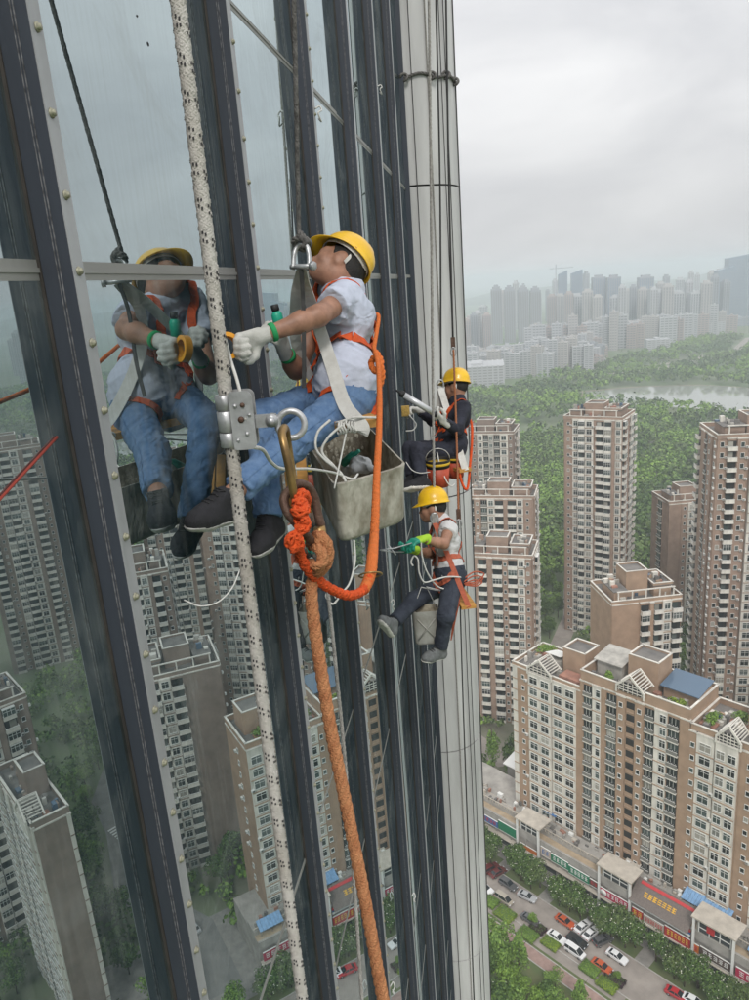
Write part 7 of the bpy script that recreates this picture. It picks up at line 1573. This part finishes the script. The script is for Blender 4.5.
mb = MB(); q = SP([(463, 412, 7.0), (471, 422, 6.95), (472, 440, 6.85), (470, 465, 6.75), (468, 486, 6.7), (465, 489, 6.68), (461, 480, 6.68), (459, 470, 6.68)], 8); twisted(mb, q, 0.013, 3, 0.06, 6); tag(mb.build('lanyard', m_lan), 'orange lanyard looping down behind the upper far worker', 'lanyard')
zt = P(425, 610, 5.95)[2]; q4 = [onz(px, py, zt) for px, py in ((413, 603), (437, 604), (440, 611), (411, 610))]
cc = P(425, 608, 5.95); q4 = [cc + RH * sx * 0.108 + FH * sy * 0.075 for sx, sy in ((-1, 1), (1, 1), (1, -1), (-1, -1))]
t, cen = can('cut_jerrycan', q4[0], q4[1], q4[2], q4[3], 0.29, mat('grey_plastic', (0.40, 0.40, 0.365), 0.6, c2=(0.27, 0.26, 0.23), scale=8, bump=0.2, bscale=30), m_caki, 'grey jerrycan bucket with crossed ribs hanging below the lower worker', 0.88)
mb = MB()
for sx in (-1, 1): mb.tube([cen - FH * 0.077 + RH * 0.07 * sx - UPZ * 0.06, cen - FH * 0.073 - RH * 0.07 * sx - UPZ * 0.24], 0.006, 6)
mb.build('rib', MATS['grey_plastic'], t)
mb = MB()
for sx in (-1, 1): mb.tube([cen + RH * 0.09 * sx, cen + UPZ * 0.18 + RH * 0.02 * sx, b3 + lf3 * 0.05], 0.004, 6)
mb.build('hanging_cord', m_cord, t)
t = thing('scraper', P(400, 545, 5.8), 'thin steel scraper rods held against the fins by the lower worker', 'scraper'); mb = MB(); mb.tube([P(412, 543, 5.72), P(395, 548, 5.68), P(380, 550, 5.66)], 0.005, 6); mb.tube([P(404, 552, 5.95), P(392, 552, 5.8), P(380, 550, 5.68)], 0.005, 6); mb.tube([P(388, 545, 5.7), P(396, 555, 5.7)], 0.007, 6); mb.build('rod', m_steel, t); mb = MB(); mb.box(P(397, 548, 5.72), (0.03, 0.012, 0.014), RA); mb.build('grip', m_black, t)
cord([(421, 541, 5.75), (422, 556, 5.8), (427, 572, 5.85), (436, 585, 5.95), (446, 589, 6.0), (456, 585, 6.05), (464, 579, 6.1), (458, 577, 6.0), (446, 577, 5.95), (434, 580, 5.9), (424, 582, 5.85), (419, 572, 5.82), (418, 560, 5.8), (414, 556, 5.8), (411, 562, 5.8), (413, 566, 5.8)], 0.0065, 'white cord looping round the lap of the lower worker')
mb = MB()
for k in range(3): mb.tube(list(SP([(462 + k, 580 + 2 * k, 6.05), (474, 572 + 4 * k, 6.1), (484 - k, 574 + 4 * k, 6.15), (476, 582 + 2 * k, 6.1), (465, 583 + k, 6.05)], 7)), 0.006, 6)
tag(mb.build('cord', m_harred), 'orange cord bunch at the end of the lower seat board', 'cord')
mb = MB(); q = SP([(456, 590, 6.0), (457, 600, 6.0), (455, 615, 6.02), (451, 640, 6.1)], 6); mb.ribbon(list(q), [-CF_] * len(q), [0.07 - 0.06 * i / (len(q) - 1) for i in range(len(q))], 0.006); tag(mb.build('tool_pouch', m_harred), 'red-orange pouch strap hanging beside the near leg of the lower worker', 'pouch')
t = thing('rope_grab', P(434.5, 520, 6.1), 'steel rope clamp in front of the face of the lower worker', 'rope grab'); mb = MB(); mb.box(P(434.5, 519, 6.12), (0.022, 0.016, 0.05), RA); mb.build('body', m_lrope, t); mb = MB(); mb.tube([P(434.5, 524, 6.12), P(437, 540, 6.1), P(437, 568, 6.1)], 0.009, 7); mb.build('tail', m_lrope, t)
# -- lines down the silver column and the rope tied round it
def col_line(px, py, r_, m, label, tw=False):
    rdir = ray(px, py); a_ = rdir[0] ** 2 + rdir[1] ** 2; b_ = -2 * (rdir[0] * CCX + rdir[1] * CCY); c_ = CCX ** 2 + CCY ** 2 - (CR + 0.02) ** 2; s_ = (-b_ - math.sqrt(max(0, b_ * b_ - 4 * a_ * c_))) / (2 * a_); x, y = rdir[0] * s_, rdir[1] * s_; mb = MB()
    if tw: twisted(mb, np.array([[x, y, 118.0], [x, y, 148.0]]), r_, 3, r_ * 9, 5, 0, r_ * 2.0)
    else: mb.tube([(x, y, 90), (x + 0.01, y - 0.01, 120), (x, y, 155)], r_, 7)
    tag(mb.build('cable', m), label, 'cable')
col_line(413.5, 120, 0.006, m_drope, 'thin black cable on the column next to the dark jamb'); col_line(430, 120, 0.011, m_lrope, 'twisted pale rope lying down the middle of the silver column', True); col_line(443, 120, 0.006, m_drope, 'thin black cable right of the twisted rope on the column'); col_line(447.5, 120, 0.006, m_drope, 'thin black cable nearest the free edge of the column')
mb = MB(); mb.tube([(CCX + (CR + 0.004) * math.cos(R(-3.4)), CCY + (CR + 0.004) * math.sin(R(-3.4)), z) for z in (2.0, 80, 155)], 0.012, 6); tag(mb.build('cable', m_drope), 'black cable forming the dark outline of the column edge', 'cable')
mb = MB(); g_ = random.Random(2); q = np.array([[CCX + (CR + 0.02) * math.cos(a), CCY + (CR + 0.02) * math.sin(a), 142.5 + 0.02 * math.sin(a * 9)] for a in np.linspace(R(-118), R(60), 50)]); twisted(mb, q, 0.02, 3, 0.12, 6)
for k in (8, 17, 23, 29): mb.tube(list(q[k] + np.array([[0.045 * math.cos(a), -0.02 + 0.02 * math.sin(2 * a), 0.04 * math.sin(a)] for a in np.linspace(0, 2 * math.pi, 12, endpoint=False)])), 0.018, 6, 0, True)
tag(mb.build('tie_rope', m_grope), 'knotted grey rope tied round the silver column near the top', 'rope')
# -- little wire ties left on the fins
for k, (i, z, lb) in enumerate(((2, 141.0, 'small bent wire tie on the third fin near the top'), (4, 141.75, 'small bent wire tie on the fifth fin near the top'), (3, 137.3, 'small pale wire tie on the fourth fin below the jerrycan'), (1, 135.6, 'small white tag on the second fin near the bottom'), (3, 134.1, 'small white tag on the fourth fin near the bottom'), (2, 134.6, 'small white tag on the third fin near the bottom'))):
    y = fin_near(i) + 0.02; c = V(FX + 0.006, y, z); mb = MB(); mb.tube(list(spline([c, c + V(0.02, 0.03, 0.015), c + V(0.035, 0.01, -0.01), c + V(0.02, -0.02, -0.03), c + V(0.03, 0.0, -0.07), c + V(0.012, 0.02, -0.05)], 6)), 0.005, 6); tag(mb.build('wire_tie', m_cord), lb, 'wire')

# -- blobs of old sealant on the upper left glass
for k, (px, py, r_, lb) in enumerate(((148, 44, 0.007, 'dark sealant blob on the upper left glass'), (137, 16, 0.004, 'tiny dark speck near the top of the left glass'))):
    c = onx(px, py, GX); mb = MB(); mb.add([c + V(0.004, 0, 0)] + [c + V(0.0006, r_ * math.cos(a) * (0.7 + 0.5 * abs(math.sin(3 * a + k))), r_ * math.sin(a)) for a in np.linspace(0, 2 * math.pi, 14, endpoint=False)], [(0, i, i % 14 + 1) for i in range(1, 15)], 0, True); tag(mb.build('sealant_blob', m_black), lb, 'sealant')
# ------------------------------------------------------------------ hazy air
mb = MB(); mb.lo((-14600, -14600, -1.5), (14600, 14600, 172)); hz_o = mb.build('haze', m_white); hz_o.data.materials.clear()
m = bpy.data.materials.new('haze_air'); m.use_nodes = True; t = m.node_tree; t.nodes.clear(); ou = t.nodes.new('ShaderNodeOutputMaterial'); pv = t.nodes.new('ShaderNodeVolumePrincipled')
pv.inputs['Color'].default_value = (0.875, 0.94, 1.0, 1); pv.inputs['Density'].default_value = 0.00036; pv.inputs['Anisotropy'].default_value = 0.2
t.links.new(pv.outputs['Volume'], ou.inputs['Volume']); hz_o.data.materials.append(m); tag(hz_o, 'pale haze hanging over the whole city', 'haze', None, 'stuff')
